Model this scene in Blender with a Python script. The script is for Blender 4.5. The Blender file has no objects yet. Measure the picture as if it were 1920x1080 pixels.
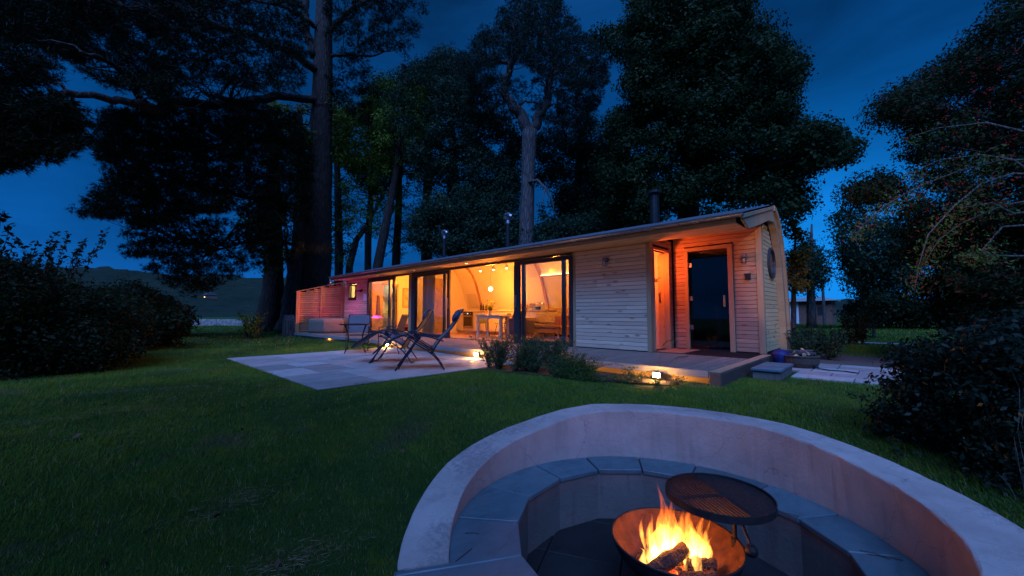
import bpy, bmesh, math, random
import numpy as np
from math import sin, cos, tan, atan2, pi, radians, sqrt, hypot, degrees, atan, exp
from mathutils import Vector, Matrix

random.seed(7)
rng = np.random.default_rng(11)
scene = bpy.context.scene
COL = scene.collection

# ------------------------------------------------------------------ camera
CAM = np.array([0.0, 0.0, 0.8])
PITCH = atan(48.5 / 742.0)
YAW = radians(43.6)
cd = bpy.data.cameras.new('camera')
cam = bpy.data.objects.new('camera', cd)
COL.objects.link(cam)
cam.location = CAM
cam.rotation_euler = (pi / 2 + PITCH, 0, YAW)
cd.sensor_width = 36.0
cd.lens = 742.0 / 1920 * 36
cd.clip_start = 0.05
cd.clip_end = 4000
scene.camera = cam

# ------------------------------------------------------------------ dusk sky
world = bpy.data.worlds.new('World')
scene.world = world
world.use_nodes = True
wn = world.node_tree.nodes
wl = world.node_tree.links
wn.clear()
w_out = wn.new('ShaderNodeOutputWorld')
w_bg = wn.new('ShaderNodeBackground')
w_tc = wn.new('ShaderNodeTexCoord')
w_sep = wn.new('ShaderNodeSeparateXYZ')
w_ramp = wn.new('ShaderNodeValToRGB')
w_map = wn.new('ShaderNodeMapping')
w_map.inputs['Scale'].default_value = (1.0, 1.0, 3.2)
w_noise = wn.new('ShaderNodeTexNoise')
w_noise.inputs['Scale'].default_value = 2.3
w_noise.inputs['Detail'].default_value = 5.0
w_noise.inputs['Roughness'].default_value = 0.5
w_noise.inputs['Distortion'].default_value = 0.6
w_cr = wn.new('ShaderNodeMapRange')
w_cr.inputs['From Min'].default_value = 0.3
w_cr.inputs['From Max'].default_value = 0.7
w_cr.inputs['To Min'].default_value = 0.55
w_cr.inputs['To Max'].default_value = 1.28
w_mul = wn.new('ShaderNodeVectorMath')
w_mul.operation = 'SCALE'
r = w_ramp.color_ramp
r.elements[0].position = 0.0
r.elements[0].color = (0.006, 0.105, 0.41, 1)
r.elements[1].position = 1.0
r.elements[1].color = (0.010, 0.045, 0.150, 1)
e = r.elements.new(0.12); e.color = (0.003, 0.095, 0.37, 1)
e = r.elements.new(0.35); e.color = (0.001, 0.062, 0.25, 1)
e = r.elements.new(0.6); e.color = (0.002, 0.048, 0.185, 1)
wl.new(w_tc.outputs['Generated'], w_sep.inputs[0])
wl.new(w_sep.outputs['Z'], w_ramp.inputs['Fac'])
wl.new(w_tc.outputs['Generated'], w_map.inputs['Vector'])
wl.new(w_map.outputs[0], w_noise.inputs['Vector'])
wl.new(w_noise.outputs['Fac'], w_cr.inputs['Value'])
wl.new(w_ramp.outputs['Color'], w_mul.inputs[0])
wl.new(w_cr.outputs[0], w_mul.inputs['Scale'])
w_fin = (w_mul, w_bg)
# afterglow low in the north, where the sun went down
def w_dot(vec):
    d = wn.new('ShaderNodeVectorMath'); d.operation = 'DOT_PRODUCT'
    n_ = wn.new('ShaderNodeVectorMath'); n_.operation = 'NORMALIZE'
    wl.new(w_tc.outputs['Generated'], n_.inputs[0]); wl.new(n_.outputs[0], d.inputs[0]); d.inputs[1].default_value = vec
    return d.outputs['Value']
def w_math(op, a, b):
    m_ = wn.new('ShaderNodeMath'); m_.operation = op
    for i_, v_ in enumerate((a, b)):
        if isinstance(v_, (int, float)): m_.inputs[i_].default_value = v_
        else: wl.new(v_, m_.inputs[i_])
    return m_.outputs[0]
g1 = w_math('POWER', w_math('MAXIMUM', w_dot((-0.10, 0.993, 0.06)), 0.0), 36.0)
w_add = wn.new('ShaderNodeMix'); w_add.data_type = 'RGBA'; w_add.blend_type = 'ADD'; w_add.inputs[0].default_value = 1
w_g1 = wn.new('ShaderNodeVectorMath'); w_g1.operation = 'SCALE'; w_g1.inputs[0].default_value = (0.004, 0.19, 0.58); wl.new(g1, w_g1.inputs['Scale'])
wl.new(w_mul.outputs[0], w_add.inputs[6]); wl.new(w_g1.outputs[0], w_add.inputs[7])
wl.new(w_add.outputs[2], w_bg.inputs['Color'])
w_bg.inputs['Strength'].default_value = 1.0
wl.new(w_bg.outputs[0], w_out.inputs['Surface'])

# soft blue dusk light from the brighter half of the sky, behind the camera
sd = bpy.data.lights.new('sun', 'SUN')
sd.energy = 5.0
sd.angle = radians(50)
sd.color = (0.19, 0.375, 1.0)
sun = bpy.data.objects.new('sun', sd)
COL.objects.link(sun)
sun.rotation_euler = Vector((-0.32, 0.52, -0.79)).to_track_quat('-Z', 'Y').to_euler()

scene.view_settings.view_transform = 'Standard'
scene.view_settings.look = 'None'
scene.view_settings.exposure = 0
scene.view_settings.gamma = 1
scene.view_settings.use_curve_mapping = False
scene.render.engine = 'CYCLES'
cy = scene.cycles
cy.max_bounces = 7
cy.diffuse_bounces = 4
cy.glossy_bounces = 3
cy.transmission_bounces = 4
cy.transparent_max_bounces = 12
cy.volume_bounces = 0
cy.caustics_reflective = False
cy.caustics_refractive = False
cy.sample_clamp_indirect = 3.0
cy.use_denoising = True


def at(px, py, d):
    """world point seen at photo pixel (px, py) at horizontal distance d"""
    fw = np.array([-sin(YAW) * cos(PITCH), cos(YAW) * cos(PITCH), sin(PITCH)])
    rt = np.array([cos(YAW), sin(YAW), 0])
    up = np.cross(rt, fw)
    v = fw * 742.0 + rt * (px - 960) + up * (540 - py)
    return CAM + v * (d / hypot(v[0], v[1]))


# ------------------------------------------------------------------ helpers
def tag(o, label=None, cat=None, group=None, kind=None):
    if label: o['label'] = label
    if cat: o['category'] = cat
    if group: o['group'] = group
    if kind: o['kind'] = kind
    return o


def empty(name, loc, label=None, cat=None, group=None, kind=None, rz=0):
    o = bpy.data.objects.new(name, None)
    COL.objects.link(o)
    o.location = loc
    o.rotation_euler = (0, 0, rz)
    o.empty_display_size = 0.1
    return tag(o, label, cat, group, kind)


def wloc(p):
    v = Vector((0, 0, 0))
    while p is not None:
        v = v + p.location
        p = p.parent
    return v


def link_mesh(name, me, mat=None, parent=None, loc=(0, 0, 0)):
    o = bpy.data.objects.new(name, me)
    COL.objects.link(o)
    if mat is not None and len(me.materials) == 0:
        me.materials.append(mat)
    if parent is not None:
        o.parent = parent
    o.location = loc
    return o


class MB:
    """collects simple solids; build() turns them into one mesh object"""
    def __init__(self):
        self.v = []
        self.f = []

    def add(self, vs, fs):
        n = len(self.v)
        self.v += [tuple(map(float, p)) for p in vs]
        self.f += [tuple(i + n for i in f) for f in fs]
        return self

    def box(self, x0, x1, y0, y1, z0, z1):
        if x0 > x1: x0, x1 = x1, x0
        if y0 > y1: y0, y1 = y1, y0
        if z0 > z1: z0, z1 = z1, z0
        vs = [(x0, y0, z0), (x1, y0, z0), (x1, y1, z0), (x0, y1, z0), (x0, y0, z1), (x1, y0, z1), (x1, y1, z1), (x0, y1, z1)]
        return self.add(vs, [(0, 3, 2, 1), (4, 5, 6, 7), (0, 1, 5, 4), (1, 2, 6, 5), (2, 3, 7, 6), (3, 0, 4, 7)])

    def obox(self, c, ax, ay, az):
        """box from centre and three half-axis vectors"""
        c, ax, ay, az = map(np.array, (c, ax, ay, az))
        vs = [c + sx * ax + sy * ay + sz * az for sz in (-1, 1) for sx, sy in ((-1, -1), (1, -1), (1, 1), (-1, 1))]
        return self.add(vs, [(0, 3, 2, 1), (4, 5, 6, 7), (0, 1, 5, 4), (1, 2, 6, 5), (2, 3, 7, 6), (3, 0, 4, 7)])

    def bar(self, p, q, w, h=None):
        h = h or w
        p, q = Vector(p), Vector(q)
        d = (q - p)
        L = d.length
        d.normalize()
        s = d.cross(Vector((0, 0, 1)))
        if s.length < 1e-3: s = Vector((1, 0, 0))
        s.normalize()
        u = s.cross(d)
        return self.obox((p + q) / 2, d * L / 2, s * w / 2, u * h / 2)

    def tube(self, pts, r, n=8, cap=True, jit=0.0):
        pts = [Vector(p) for p in pts]
        if not hasattr(r, '__len__'): r = [r] * len(pts)
        base = len(self.v)
        t0 = (pts[1] - pts[0]).normalized()
        u = t0.orthogonal().normalized()
        for i, p in enumerate(pts):
            if i == 0: t = t0
            elif i == len(pts) - 1: t = (pts[i] - pts[i - 1]).normalized()
            else: t = ((pts[i + 1] - pts[i]).normalized() + (pts[i] - pts[i - 1]).normalized()).normalized()
            u = (u - t * u.dot(t))
            if u.length < 1e-6: u = t.orthogonal()
            u.normalize()
            w = t.cross(u)
            for k in range(n):
                a = 2 * pi * k / n
                rr = r[i] * (1 + (random.uniform(-jit, jit) if jit else 0))
                self.v.append(tuple(p + (u * cos(a) + w * sin(a)) * rr))
        for i in range(len(pts) - 1):
            for k in range(n):
                a = base + i * n + k
                b = base + i * n + (k + 1) % n
                self.f.append((a, b, b + n, a + n))
        if cap:
            self.f.append(tuple(base + k for k in reversed(range(n))))
            self.f.append(tuple(base + (len(pts) - 1) * n + k for k in range(n)))
        return self

    def lathe(self, prof, c=(0, 0, 0), n=24, cap=False):
        base = len(self.v)
        for (r_, z) in prof:
            for k in range(n):
                a = 2 * pi * k / n
                self.v.append((c[0] + r_ * cos(a), c[1] + r_ * sin(a), c[2] + z))
        for i in range(len(prof) - 1):
            for k in range(n):
                a = base + i * n + k
                b = base + i * n + (k + 1) % n
                self.f.append((a, b, b + n, a + n))
        if cap:
            self.f.append(tuple(base + k for k in reversed(range(n))))
            self.f.append(tuple(base + (len(prof) - 1) * n + k for k in range(n)))
        return self

    def prism(self, poly, axis, a0, a1):
        """poly: 2-D points; axis 'x' -> poly is (y,z); 'y' -> (x,z); 'z' -> (x,y)"""
        def P(p, a):
            return {'x': (a, p[0], p[1]), 'y': (p[0], a, p[1]), 'z': (p[0], p[1], a)}[axis]
        n = len(poly)
        vs = [P(p, a0) for p in poly] + [P(p, a1) for p in poly]
        fs = [(i, (i + 1) % n, n + (i + 1) % n, n + i) for i in range(n)]
        fs += [tuple(reversed(range(n))), tuple(range(n, 2 * n))]
        return self.add(vs, fs)

    def blob(self, c, rx, ry=None, rz=None, n=10, m=6, jit=0.0):
        ry = ry or rx; rz = rz or rx
        prof = []
        base = len(self.v)
        for j in range(m + 1):
            t = pi * j / m
            for k in range(n):
                a = 2 * pi * k / n
                q = 1 + (random.uniform(-jit, jit) if jit else 0)
                s = max(sin(t), 1e-3)
                self.v.append((c[0] + rx * s * cos(a) * q, c[1] + ry * s * sin(a) * q, c[2] - rz * cos(t) * q))
        for j in range(m):
            for k in range(n):
                a = base + j * n + k
                b = base + j * n + (k + 1) % n
                self.f.append((a, b, b + n, a + n))
        return self

    def build(self, name, mat=None, parent=None, smooth=False, bev=0.0, seg=1, local=False, label=None):
        off = Vector((0, 0, 0)) if (local or parent is None) else wloc(parent)
        me = bpy.data.meshes.new(name)
        me.from_pydata([(p[0] - off.x, p[1] - off.y, p[2] - off.z) for p in self.v], [], self.f)
        bm = bmesh.new()
        bm.from_mesh(me)
        bmesh.ops.recalc_face_normals(bm, faces=bm.faces)
        if bev:
            es = [e_ for e_ in bm.edges if len(e_.link_faces) == 2 and e_.calc_face_angle(0) > 0.6]
            bmesh.ops.bevel(bm, geom=es, offset=bev, segments=seg, affect='EDGES', clamp_overlap=True, profile=0.6)
        bm.to_mesh(me)
        bm.free()
        if smooth:
            me.polygons.foreach_set('use_smooth', [True] * len(me.polygons))
        me.update()
        o = link_mesh(name, me, mat, parent)
        if label: o['label'] = label
        return o


def copy_tree(o, parent=None):
    c = o.copy()
    COL.objects.link(c)
    c.parent = parent
    for ch in o.children:
        copy_tree(ch, c)
    return c


def np_mesh(name, verts, faces, mat, parent=None, k=4, smooth=False):
    """fast mesh from numpy arrays; faces all with k corners"""
    me = bpy.data.meshes.new(name)
    nv, nf = len(verts), len(faces)
    me.vertices.add(nv)
    me.vertices.foreach_set('co', np.asarray(verts, dtype=np.float32).ravel())
    me.loops.add(nf * k)
    me.loops.foreach_set('vertex_index', np.asarray(faces, dtype=np.int32).ravel())
    me.polygons.add(nf)
    me.polygons.foreach_set('loop_start', np.arange(0, nf * k, k, dtype=np.int32))
    me.polygons.foreach_set('loop_total', np.full(nf, k, dtype=np.int32))
    if smooth:
        me.polygons.foreach_set('use_smooth', np.ones(nf, dtype=bool))
    me.update(calc_edges=True)
    return link_mesh(name, me, mat, parent)


# ------------------------------------------------------------------ materials
def new_mat(name):
    m = bpy.data.materials.new(name)
    m.use_nodes = True
    nt = m.node_tree
    for n_ in list(nt.nodes): nt.nodes.remove(n_)
    out = nt.nodes.new('ShaderNodeOutputMaterial')
    return m, nt.nodes, nt.links, out


def mixrgb(N, L, fac, a, b, mode='MIX'):
    n_ = N.new('ShaderNodeMix')
    n_.data_type = 'RGBA'
    n_.blend_type = mode
    for s, v in ((n_.inputs[0], fac), (n_.inputs[6], a), (n_.inputs[7], b)):
        if isinstance(v, (int, float)): s.default_value = v
        elif isinstance(v, tuple): s.default_value = (*v[:3], 1)
        else: L.new(v, s)
    return n_.outputs[2]


def maprange(N, L, v, a, b, c, d):
    n_ = N.new('ShaderNodeMapRange')
    L.new(v, n_.inputs['Value'])
    for k_, x in zip(('From Min', 'From Max', 'To Min', 'To Max'), (a, b, c, d)): n_.inputs[k_].default_value = x
    return n_.outputs[0]


def noise(N, L, vec, scale, detail=4, rough=0.55):
    n_ = N.new('ShaderNodeTexNoise')
    n_.inputs['Scale'].default_value = scale
    n_.inputs['Detail'].default_value = detail
    n_.inputs['Roughness'].default_value = rough
    if vec is not None: L.new(vec, n_.inputs['Vector'])
    return n_.outputs['Fac']


def mapping(N, L, vec, scale):
    n_ = N.new('ShaderNodeMapping')
    n_.inputs['Scale'].default_value = scale
    L.new(vec, n_.inputs['Vector'])
    return n_.outputs[0]


def simple(name, col, rough=0.6, var=0.25, scale=6.0, metal=0.0, bump=0.0, bscale=60, col2=None, spec=0.4, objvar=0.0, coat=0.0):
    m, N, L, out = new_mat(name)
    b = N.new('ShaderNodeBsdfPrincipled')
    tc = N.new('ShaderNodeTexCoord').outputs['Object']
    f = noise(N, L, tc, scale, 5, 0.6)
    c2 = col2 or tuple(x * (1 - var) for x in col)
    c1 = col if col2 else tuple(min(1, x * (1 + var * 0.5)) for x in col)
    c = mixrgb(N, L, maprange(N, L, f, 0.3, 0.7, 0, 1), c1, c2)
    if objvar:
        oi = N.new('ShaderNodeObjectInfo').outputs['Random']
        hv = N.new('ShaderNodeHueSaturation')
        L.new(c, hv.inputs['Color'])
        L.new(maprange(N, L, oi, 0, 1, 1 - objvar, 1 + objvar), hv.inputs['Value'])
        c = hv.outputs[0]
    L.new(c, b.inputs['Base Color'])
    b.inputs['Metallic'].default_value = metal
    b.inputs['Specular IOR Level'].default_value = spec
    b.inputs['Coat Weight'].default_value = coat
    f2 = noise(N, L, tc, scale * 3, 3)
    L.new(maprange(N, L, f2, 0.3, 0.7, max(rough - 0.1, 0.02), min(rough + 0.12, 1)), b.inputs['Roughness'])
    if bump:
        bn = N.new('ShaderNodeBump')
        bn.inputs['Strength'].default_value = bump
        bn.inputs['Distance'].default_value = 0.01
        L.new(noise(N, L, tc, bscale, 4), bn.inputs['Height'])
        L.new(bn.outputs[0], b.inputs['Normal'])
    L.new(b.outputs[0], out.inputs[0])
    return m


def wood(name, c1, c2, knot=(0.1, 0.04, 0.015), rough=0.65, objvar=0.16, knots=True, grain=1.0):
    """grain runs along the object's local x"""
    m, N, L, out = new_mat(name)
    b = N.new('ShaderNodeBsdfPrincipled')
    tc = N.new('ShaderNodeTexCoord').outputs['Object']
    oi = N.new('ShaderNodeObjectInfo')
    ofs = N.new('ShaderNodeVectorMath'); ofs.operation = 'SCALE'
    cmb = N.new('ShaderNodeCombineXYZ')
    for i in range(3): L.new(oi.outputs['Random'], cmb.inputs[i])
    L.new(cmb.outputs[0], ofs.inputs[0]); ofs.inputs['Scale'].default_value = 37.0
    add = N.new('ShaderNodeVectorMath'); add.operation = 'ADD'
    L.new(tc, add.inputs[0]); L.new(ofs.outputs[0], add.inputs[1])
    v = add.outputs[0]
    g = noise(N, L, mapping(N, L, v, (1.2 * grain, 22 * grain, 22 * grain)), 2.0, 6, 0.65)
    c = mixrgb(N, L, maprange(N, L, g, 0.35, 0.68, 0, 1), c1, c2)
    g2 = noise(N, L, mapping(N, L, v, (0.6, 3, 3)), 1.3, 3)
    c = mixrgb(N, L, maprange(N, L, g2, 0.35, 0.75, 0, 0.5), c, tuple(x * 0.72 for x in c2))
    if knots:
        vo = N.new('ShaderNodeTexVoronoi')
        vo.inputs['Scale'].default_value = 1.0
        L.new(mapping(N, L, v, (2.6, 7.5, 7.5)), vo.inputs['Vector'])
        k_ = maprange(N, L, vo.outputs['Distance'], 0.06, 0.24, 0.85, 0)
        c = mixrgb(N, L, k_, c, knot)
    hv = N.new('ShaderNodeHueSaturation')
    L.new(c, hv.inputs['Color'])
    L.new(maprange(N, L, oi.outputs['Random'], 0, 1, 1 - objvar, 1 + objvar), hv.inputs['Value'])
    L.new(hv.outputs[0], b.inputs['Base Color'])
    b.inputs['Roughness'].default_value = rough
    b.inputs['Specular IOR Level'].default_value = 0.3
    bn = N.new('ShaderNodeBump')
    bn.inputs['Strength'].default_value = 0.35
    bn.inputs['Distance'].default_value = 0.004
    L.new(g, bn.inputs['Height'])
    L.new(bn.outputs[0], b.inputs['Normal'])
    L.new(b.outputs[0], out.inputs[0])
    return m


def leafmat(name, c1, c2, c3=None, rare=0.93, trans=0.3, rough=0.5):
    m, N, L, out = new_mat(name)
    geo = N.new('ShaderNodeNewGeometry')
    rnd = geo.outputs['Random Per Island']
    c = mixrgb(N, L, rnd, c1, c2)
    pos = geo.outputs['Position']
    f = noise(N, L, pos, 0.55, 3)
    c = mixrgb(N, L, maprange(N, L, f, 0.35, 0.65, 0, 0.55), c, tuple(x * 0.45 for x in c1))
    if c3:
        mt = N.new('ShaderNodeMath'); mt.operation = 'GREATER_THAN'
        wn_ = N.new('ShaderNodeTexWhiteNoise'); wn_.noise_dimensions = '1D'
        L.new(rnd, wn_.inputs['W'])
        L.new(wn_.outputs['Value'], mt.inputs[0]); mt.inputs[1].default_value = rare
        c = mixrgb(N, L, mt.outputs[0], c, c3)
    b = N.new('ShaderNodeBsdfPrincipled')
    L.new(c, b.inputs['Base Color'])
    b.inputs['Roughness'].default_value = rough
    b.inputs['Specular IOR Level'].default_value = 0.08
    t = N.new('ShaderNodeBsdfTranslucent')
    L.new(c, t.inputs['Color'])
    mx = N.new('ShaderNodeMixShader'); mx.inputs[0].default_value = trans
    L.new(b.outputs[0], mx.inputs[1]); L.new(t.outputs[0], mx.inputs[2])
    L.new(mx.outputs[0], out.inputs[0])
    return m


def bark(name, c1, c2, scale=1.0):
    m, N, L, out = new_mat(name)
    b = N.new('ShaderNodeBsdfPrincipled')
    tc = N.new('ShaderNodeNewGeometry').outputs['Position']
    v = mapping(N, L, tc, (9 * scale, 9 * scale, 1.6 * scale))
    f = noise(N, L, v, 1.0, 6, 0.7)
    vo = N.new('ShaderNodeTexVoronoi'); vo.feature = 'DISTANCE_TO_EDGE'
    vo.inputs['Scale'].default_value = 1.0
    L.new(v, vo.inputs['Vector'])
    h = N.new('ShaderNodeMath'); h.operation = 'MULTIPLY'
    L.new(maprange(N, L, vo.outputs['Distance'], 0, 0.25, 0.2, 1), h.inputs[0]); L.new(f, h.inputs[1])
    c = mixrgb(N, L, maprange(N, L, h.outputs[0], 0.08, 0.55, 0, 1), c2, c1)
    L.new(c, b.inputs['Base Color'])
    b.inputs['Roughness'].default_value = 0.9
    bn = N.new('ShaderNodeBump'); bn.inputs['Strength'].default_value = 0.9; bn.inputs['Distance'].default_value = 0.06
    L.new(h.outputs[0], bn.inputs['Height']); L.new(bn.outputs[0], b.inputs['Normal'])
    L.new(b.outputs[0], out.inputs[0])
    return m


def emit(name, col, strength):
    m, N, L, out = new_mat(name)
    e_ = N.new('ShaderNodeEmission')
    e_.inputs[0].default_value = (*col, 1); e_.inputs[1].default_value = strength
    L.new(e_.outputs[0], out.inputs[0])
    return m


def glassmat(name, tint=(0.9, 0.93, 0.95), refl=1.0):
    m, N, L, out = new_mat(name)
    t = N.new('ShaderNodeBsdfTransparent'); t.inputs[0].default_value = (*tint, 1)
    g = N.new('ShaderNodeBsdfGlossy'); g.inputs['Roughness'].default_value = 0.015
    g.inputs[0].default_value = (refl, refl, refl, 1)
    lw = N.new('ShaderNodeLayerWeight'); lw.inputs[0].default_value = 0.5
    pw = N.new('ShaderNodeMath'); pw.operation = 'POWER'; L.new(lw.outputs['Facing'], pw.inputs[0]); pw.inputs[1].default_value = 4.0
    fr = N.new('ShaderNodeMath'); fr.operation = 'MULTIPLY_ADD'; L.new(pw.outputs[0], fr.inputs[0]); fr.inputs[1].default_value = 0.9; fr.inputs[2].default_value = 0.05
    mx = N.new('ShaderNodeMixShader')
    L.new(fr.outputs[0], mx.inputs[0]); L.new(t.outputs[0], mx.inputs[1]); L.new(g.outputs[0], mx.inputs[2])
    L.new(mx.outputs[0], out.inputs[0])
    return m


M = {}
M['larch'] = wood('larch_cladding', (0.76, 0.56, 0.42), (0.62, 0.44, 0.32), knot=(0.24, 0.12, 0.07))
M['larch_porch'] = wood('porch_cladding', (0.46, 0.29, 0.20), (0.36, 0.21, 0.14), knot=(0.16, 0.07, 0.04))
M['larch_gable_lamplit'] = wood('larch_gable_lamplit', (0.74, 0.54, 0.30), (0.62, 0.44, 0.22), knot=(0.16, 0.08, 0.035), objvar=0.1)  # gable boards tinted yellower, warm lamp light put into the wood colour
M['larch_warm'] = wood('larch_fence', (0.50, 0.23, 0.12), (0.40, 0.17, 0.08), knot=(0.15, 0.06, 0.025))
M['trim'] = wood('timber_trim', (0.46, 0.31, 0.19), (0.36, 0.23, 0.13), knots=False, objvar=0.06)
M['soffit'] = wood('soffit_board', (0.66, 0.46, 0.26), (0.56, 0.37, 0.19), objvar=0.08)
M['deck'] = wood('deck_board', (0.27, 0.20, 0.165), (0.17, 0.125, 0.10), knots=False, objvar=0.14, rough=0.5)
M['deck_fascia'] = wood('deck_fascia', (0.26, 0.25, 0.25), (0.18, 0.17, 0.17), knots=False, objvar=0.06)
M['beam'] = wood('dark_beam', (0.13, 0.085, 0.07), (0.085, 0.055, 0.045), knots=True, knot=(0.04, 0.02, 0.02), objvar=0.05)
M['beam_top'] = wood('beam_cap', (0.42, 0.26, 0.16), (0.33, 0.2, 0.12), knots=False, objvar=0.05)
M['dark'] = simple('black_membrane', (0.012, 0.011, 0.011), 0.9)
M['frame'] = simple('grey_aluminium', (0.045, 0.045, 0.055), 0.4, metal=0.3, var=0.1)
M['roof'] = simple('roof_sheet', (0.11, 0.13, 0.16), 0.5, metal=0.2, var=0.2, scale=3)
M['gutter'] = simple('gutter_metal', (0.24, 0.25, 0.28), 0.35, metal=0.7, var=0.12, scale=4)
M['steel'] = simple('galvanised_steel', (0.34, 0.35, 0.38), 0.35, metal=0.9, var=0.15)
M['blacksteel'] = simple('black_steel', (0.02, 0.02, 0.024), 0.45, metal=0.3, var=0.2)
M['plaster'] = simple('interior_plaster', (0.78, 0.72, 0.62), 0.85, var=0.03, spec=0.2)
M['glulam'] = wood('glulam', (0.50, 0.29, 0.14), (0.40, 0.21, 0.09), knots=False)
M['oakfloor'] = wood('oak_floor', (0.46, 0.29, 0.15), (0.36, 0.22, 0.11), knots=False, rough=0.3)
M['whitewood'] = simple('white_paint', (0.72, 0.68, 0.62), 0.45, var=0.04)
M['cream'] = simple('cream_cabinet', (0.62, 0.56, 0.46), 0.4, var=0.03)
M['worktop'] = simple('pale_worktop', (0.75, 0.68, 0.55), 0.3, var=0.05)
M['ply'] = wood('birch_ply', (0.62, 0.40, 0.22), (0.54, 0.33, 0.17), knots=True, objvar=0.05)
M['ovenglass'] = simple('oven_glass', (0.03, 0.025, 0.02), 0.12, var=0.1)
M['green_seat'] = simple('green_seat', (0.018, 0.03, 0.02), 0.5)
M['glass'] = glassmat('window_glass', refl=0.9)
M['darkglass'] = glassmat('sauna_glass', (0.30, 0.32, 0.4))
M['mirror'] = simple('round_mirror', (0.13, 0.13, 0.12), 0.35, metal=0.0, var=0.5, scale=5)
M['sofa'] = simple('sofa_fabric', (0.40, 0.26, 0.15), 0.9, var=0.15, bump=0.2, bscale=150)
M['armchair'] = simple('armchair_fabric', (0.10, 0.07, 0.075), 0.9, var=0.15)
M['cushion'] = simple('cushion_fabric', (0.42, 0.33, 0.22), 0.9, var=0.2, scale=18)
M['cushion2'] = simple('ribbed_cushion', (0.5, 0.40, 0.27), 0.9, var=0.45, scale=26)
M['blanket'] = simple('pink_blanket', (0.45, 0.16, 0.13), 0.95, var=0.2)
M['bedding'] = simple('white_bedding', (0.75, 0.68, 0.56), 0.9, var=0.06, bump=0.4, bscale=8)
def mat_curtain():
    m, N, L, out = new_mat('grey_curtain')
    d = N.new('ShaderNodeBsdfDiffuse'); d.inputs[0].default_value = (.60, .55, .48, 1)
    t = N.new('ShaderNodeBsdfTranslucent'); t.inputs[0].default_value = (.62, .56, .48, 1)
    mx = N.new('ShaderNodeMixShader'); mx.inputs[0].default_value = .5
    L.new(d.outputs[0], mx.inputs[1]); L.new(t.outputs[0], mx.inputs[2]); L.new(mx.outputs[0], out.inputs[0])
    return m


M['curtain'] = mat_curtain()
M['towel'] = simple('striped_towel', (0.12, 0.1, 0.12), 0.95, var=0.5, scale=14)
M['tub'] = simple('tub_shell', (0.17, 0.13, 0.105), 0.75, var=0.12, scale=9, bump=0.15, bscale=40)
M['navy'] = simple('dark_blue_frame', (0.018, 0.022, 0.04), 0.4, metal=0.2)
M['sling'] = simple('sling_fabric', (0.13, 0.12, 0.14), 0.8, var=0.12, bump=0.1, bscale=300)
M['pillow'] = simple('pillow_fabric', (0.05, 0.06, 0.11), 0.8)
M['rust'] = simple('rusty_iron', (0.17, 0.055, 0.022), 0.7, col2=(0.07, 0.024, 0.013), scale=14, bump=0.4, bscale=60, metal=0.15)
M['iron'] = simple('dark_iron', (0.035, 0.025, 0.026), 0.6, var=0.4, scale=20, bump=0.25, bscale=120, metal=0.3)
M['char'] = simple('charred_wood', (0.045, 0.022, 0.016), 0.95, var=0.6, scale=30, bump=1.0, bscale=45)
M['soil'] = simple('bark_mulch', (0.05, 0.032, 0.022), 0.95, var=0.5, scale=40, bump=0.8, bscale=80)
M['gravel'] = simple('red_gravel', (0.16, 0.085, 0.07), 0.95, var=0.4, scale=50, bump=0.6, bscale=90)
M['bluebag'] = simple('blue_plastic', (0.004, 0.014, 0.10), 0.6)
M['wicker'] = simple('wicker', (0.09, 0.06, 0.045), 0.9, var=0.5, scale=30, bump=0.6, bscale=80)
M['stonewhite'] = simple('lichened_stone', (0.32, 0.3, 0.28), 0.95, var=0.6, scale=4)
M['render'] = simple('shed_render', (0.65, 0.68, 0.72), 0.9, var=0.1)
M['brick'] = simple('shed_brick', (0.2, 0.1, 0.07), 0.9, var=0.4, scale=8)
M['paper'] = simple('notice_paper', (0.75, 0.75, 0.8), 0.7, var=0.02)
M['petal'] = simple('yellow_petal', (0.85, 0.62, 0.06), 0.7)
M['ceramic'] = simple('ceramic', (0.7, 0.62, 0.5), 0.25, var=0.05)
M['lampglass'] = glassmat('lamp_glass', (0.85, 0.88, 0.92))
M['mat'] = simple('coir_mat', (0.22, 0.12, 0.07), 0.95, var=0.3, scale=60, bump=0.5, bscale=200)
M['greytube'] = simple('grey_plastic', (0.42, 0.43, 0.48), 0.5, var=0.05)
M['dark_trim'] = simple('dark_plastic', (0.02, 0.022, 0.028), 0.4)


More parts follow.
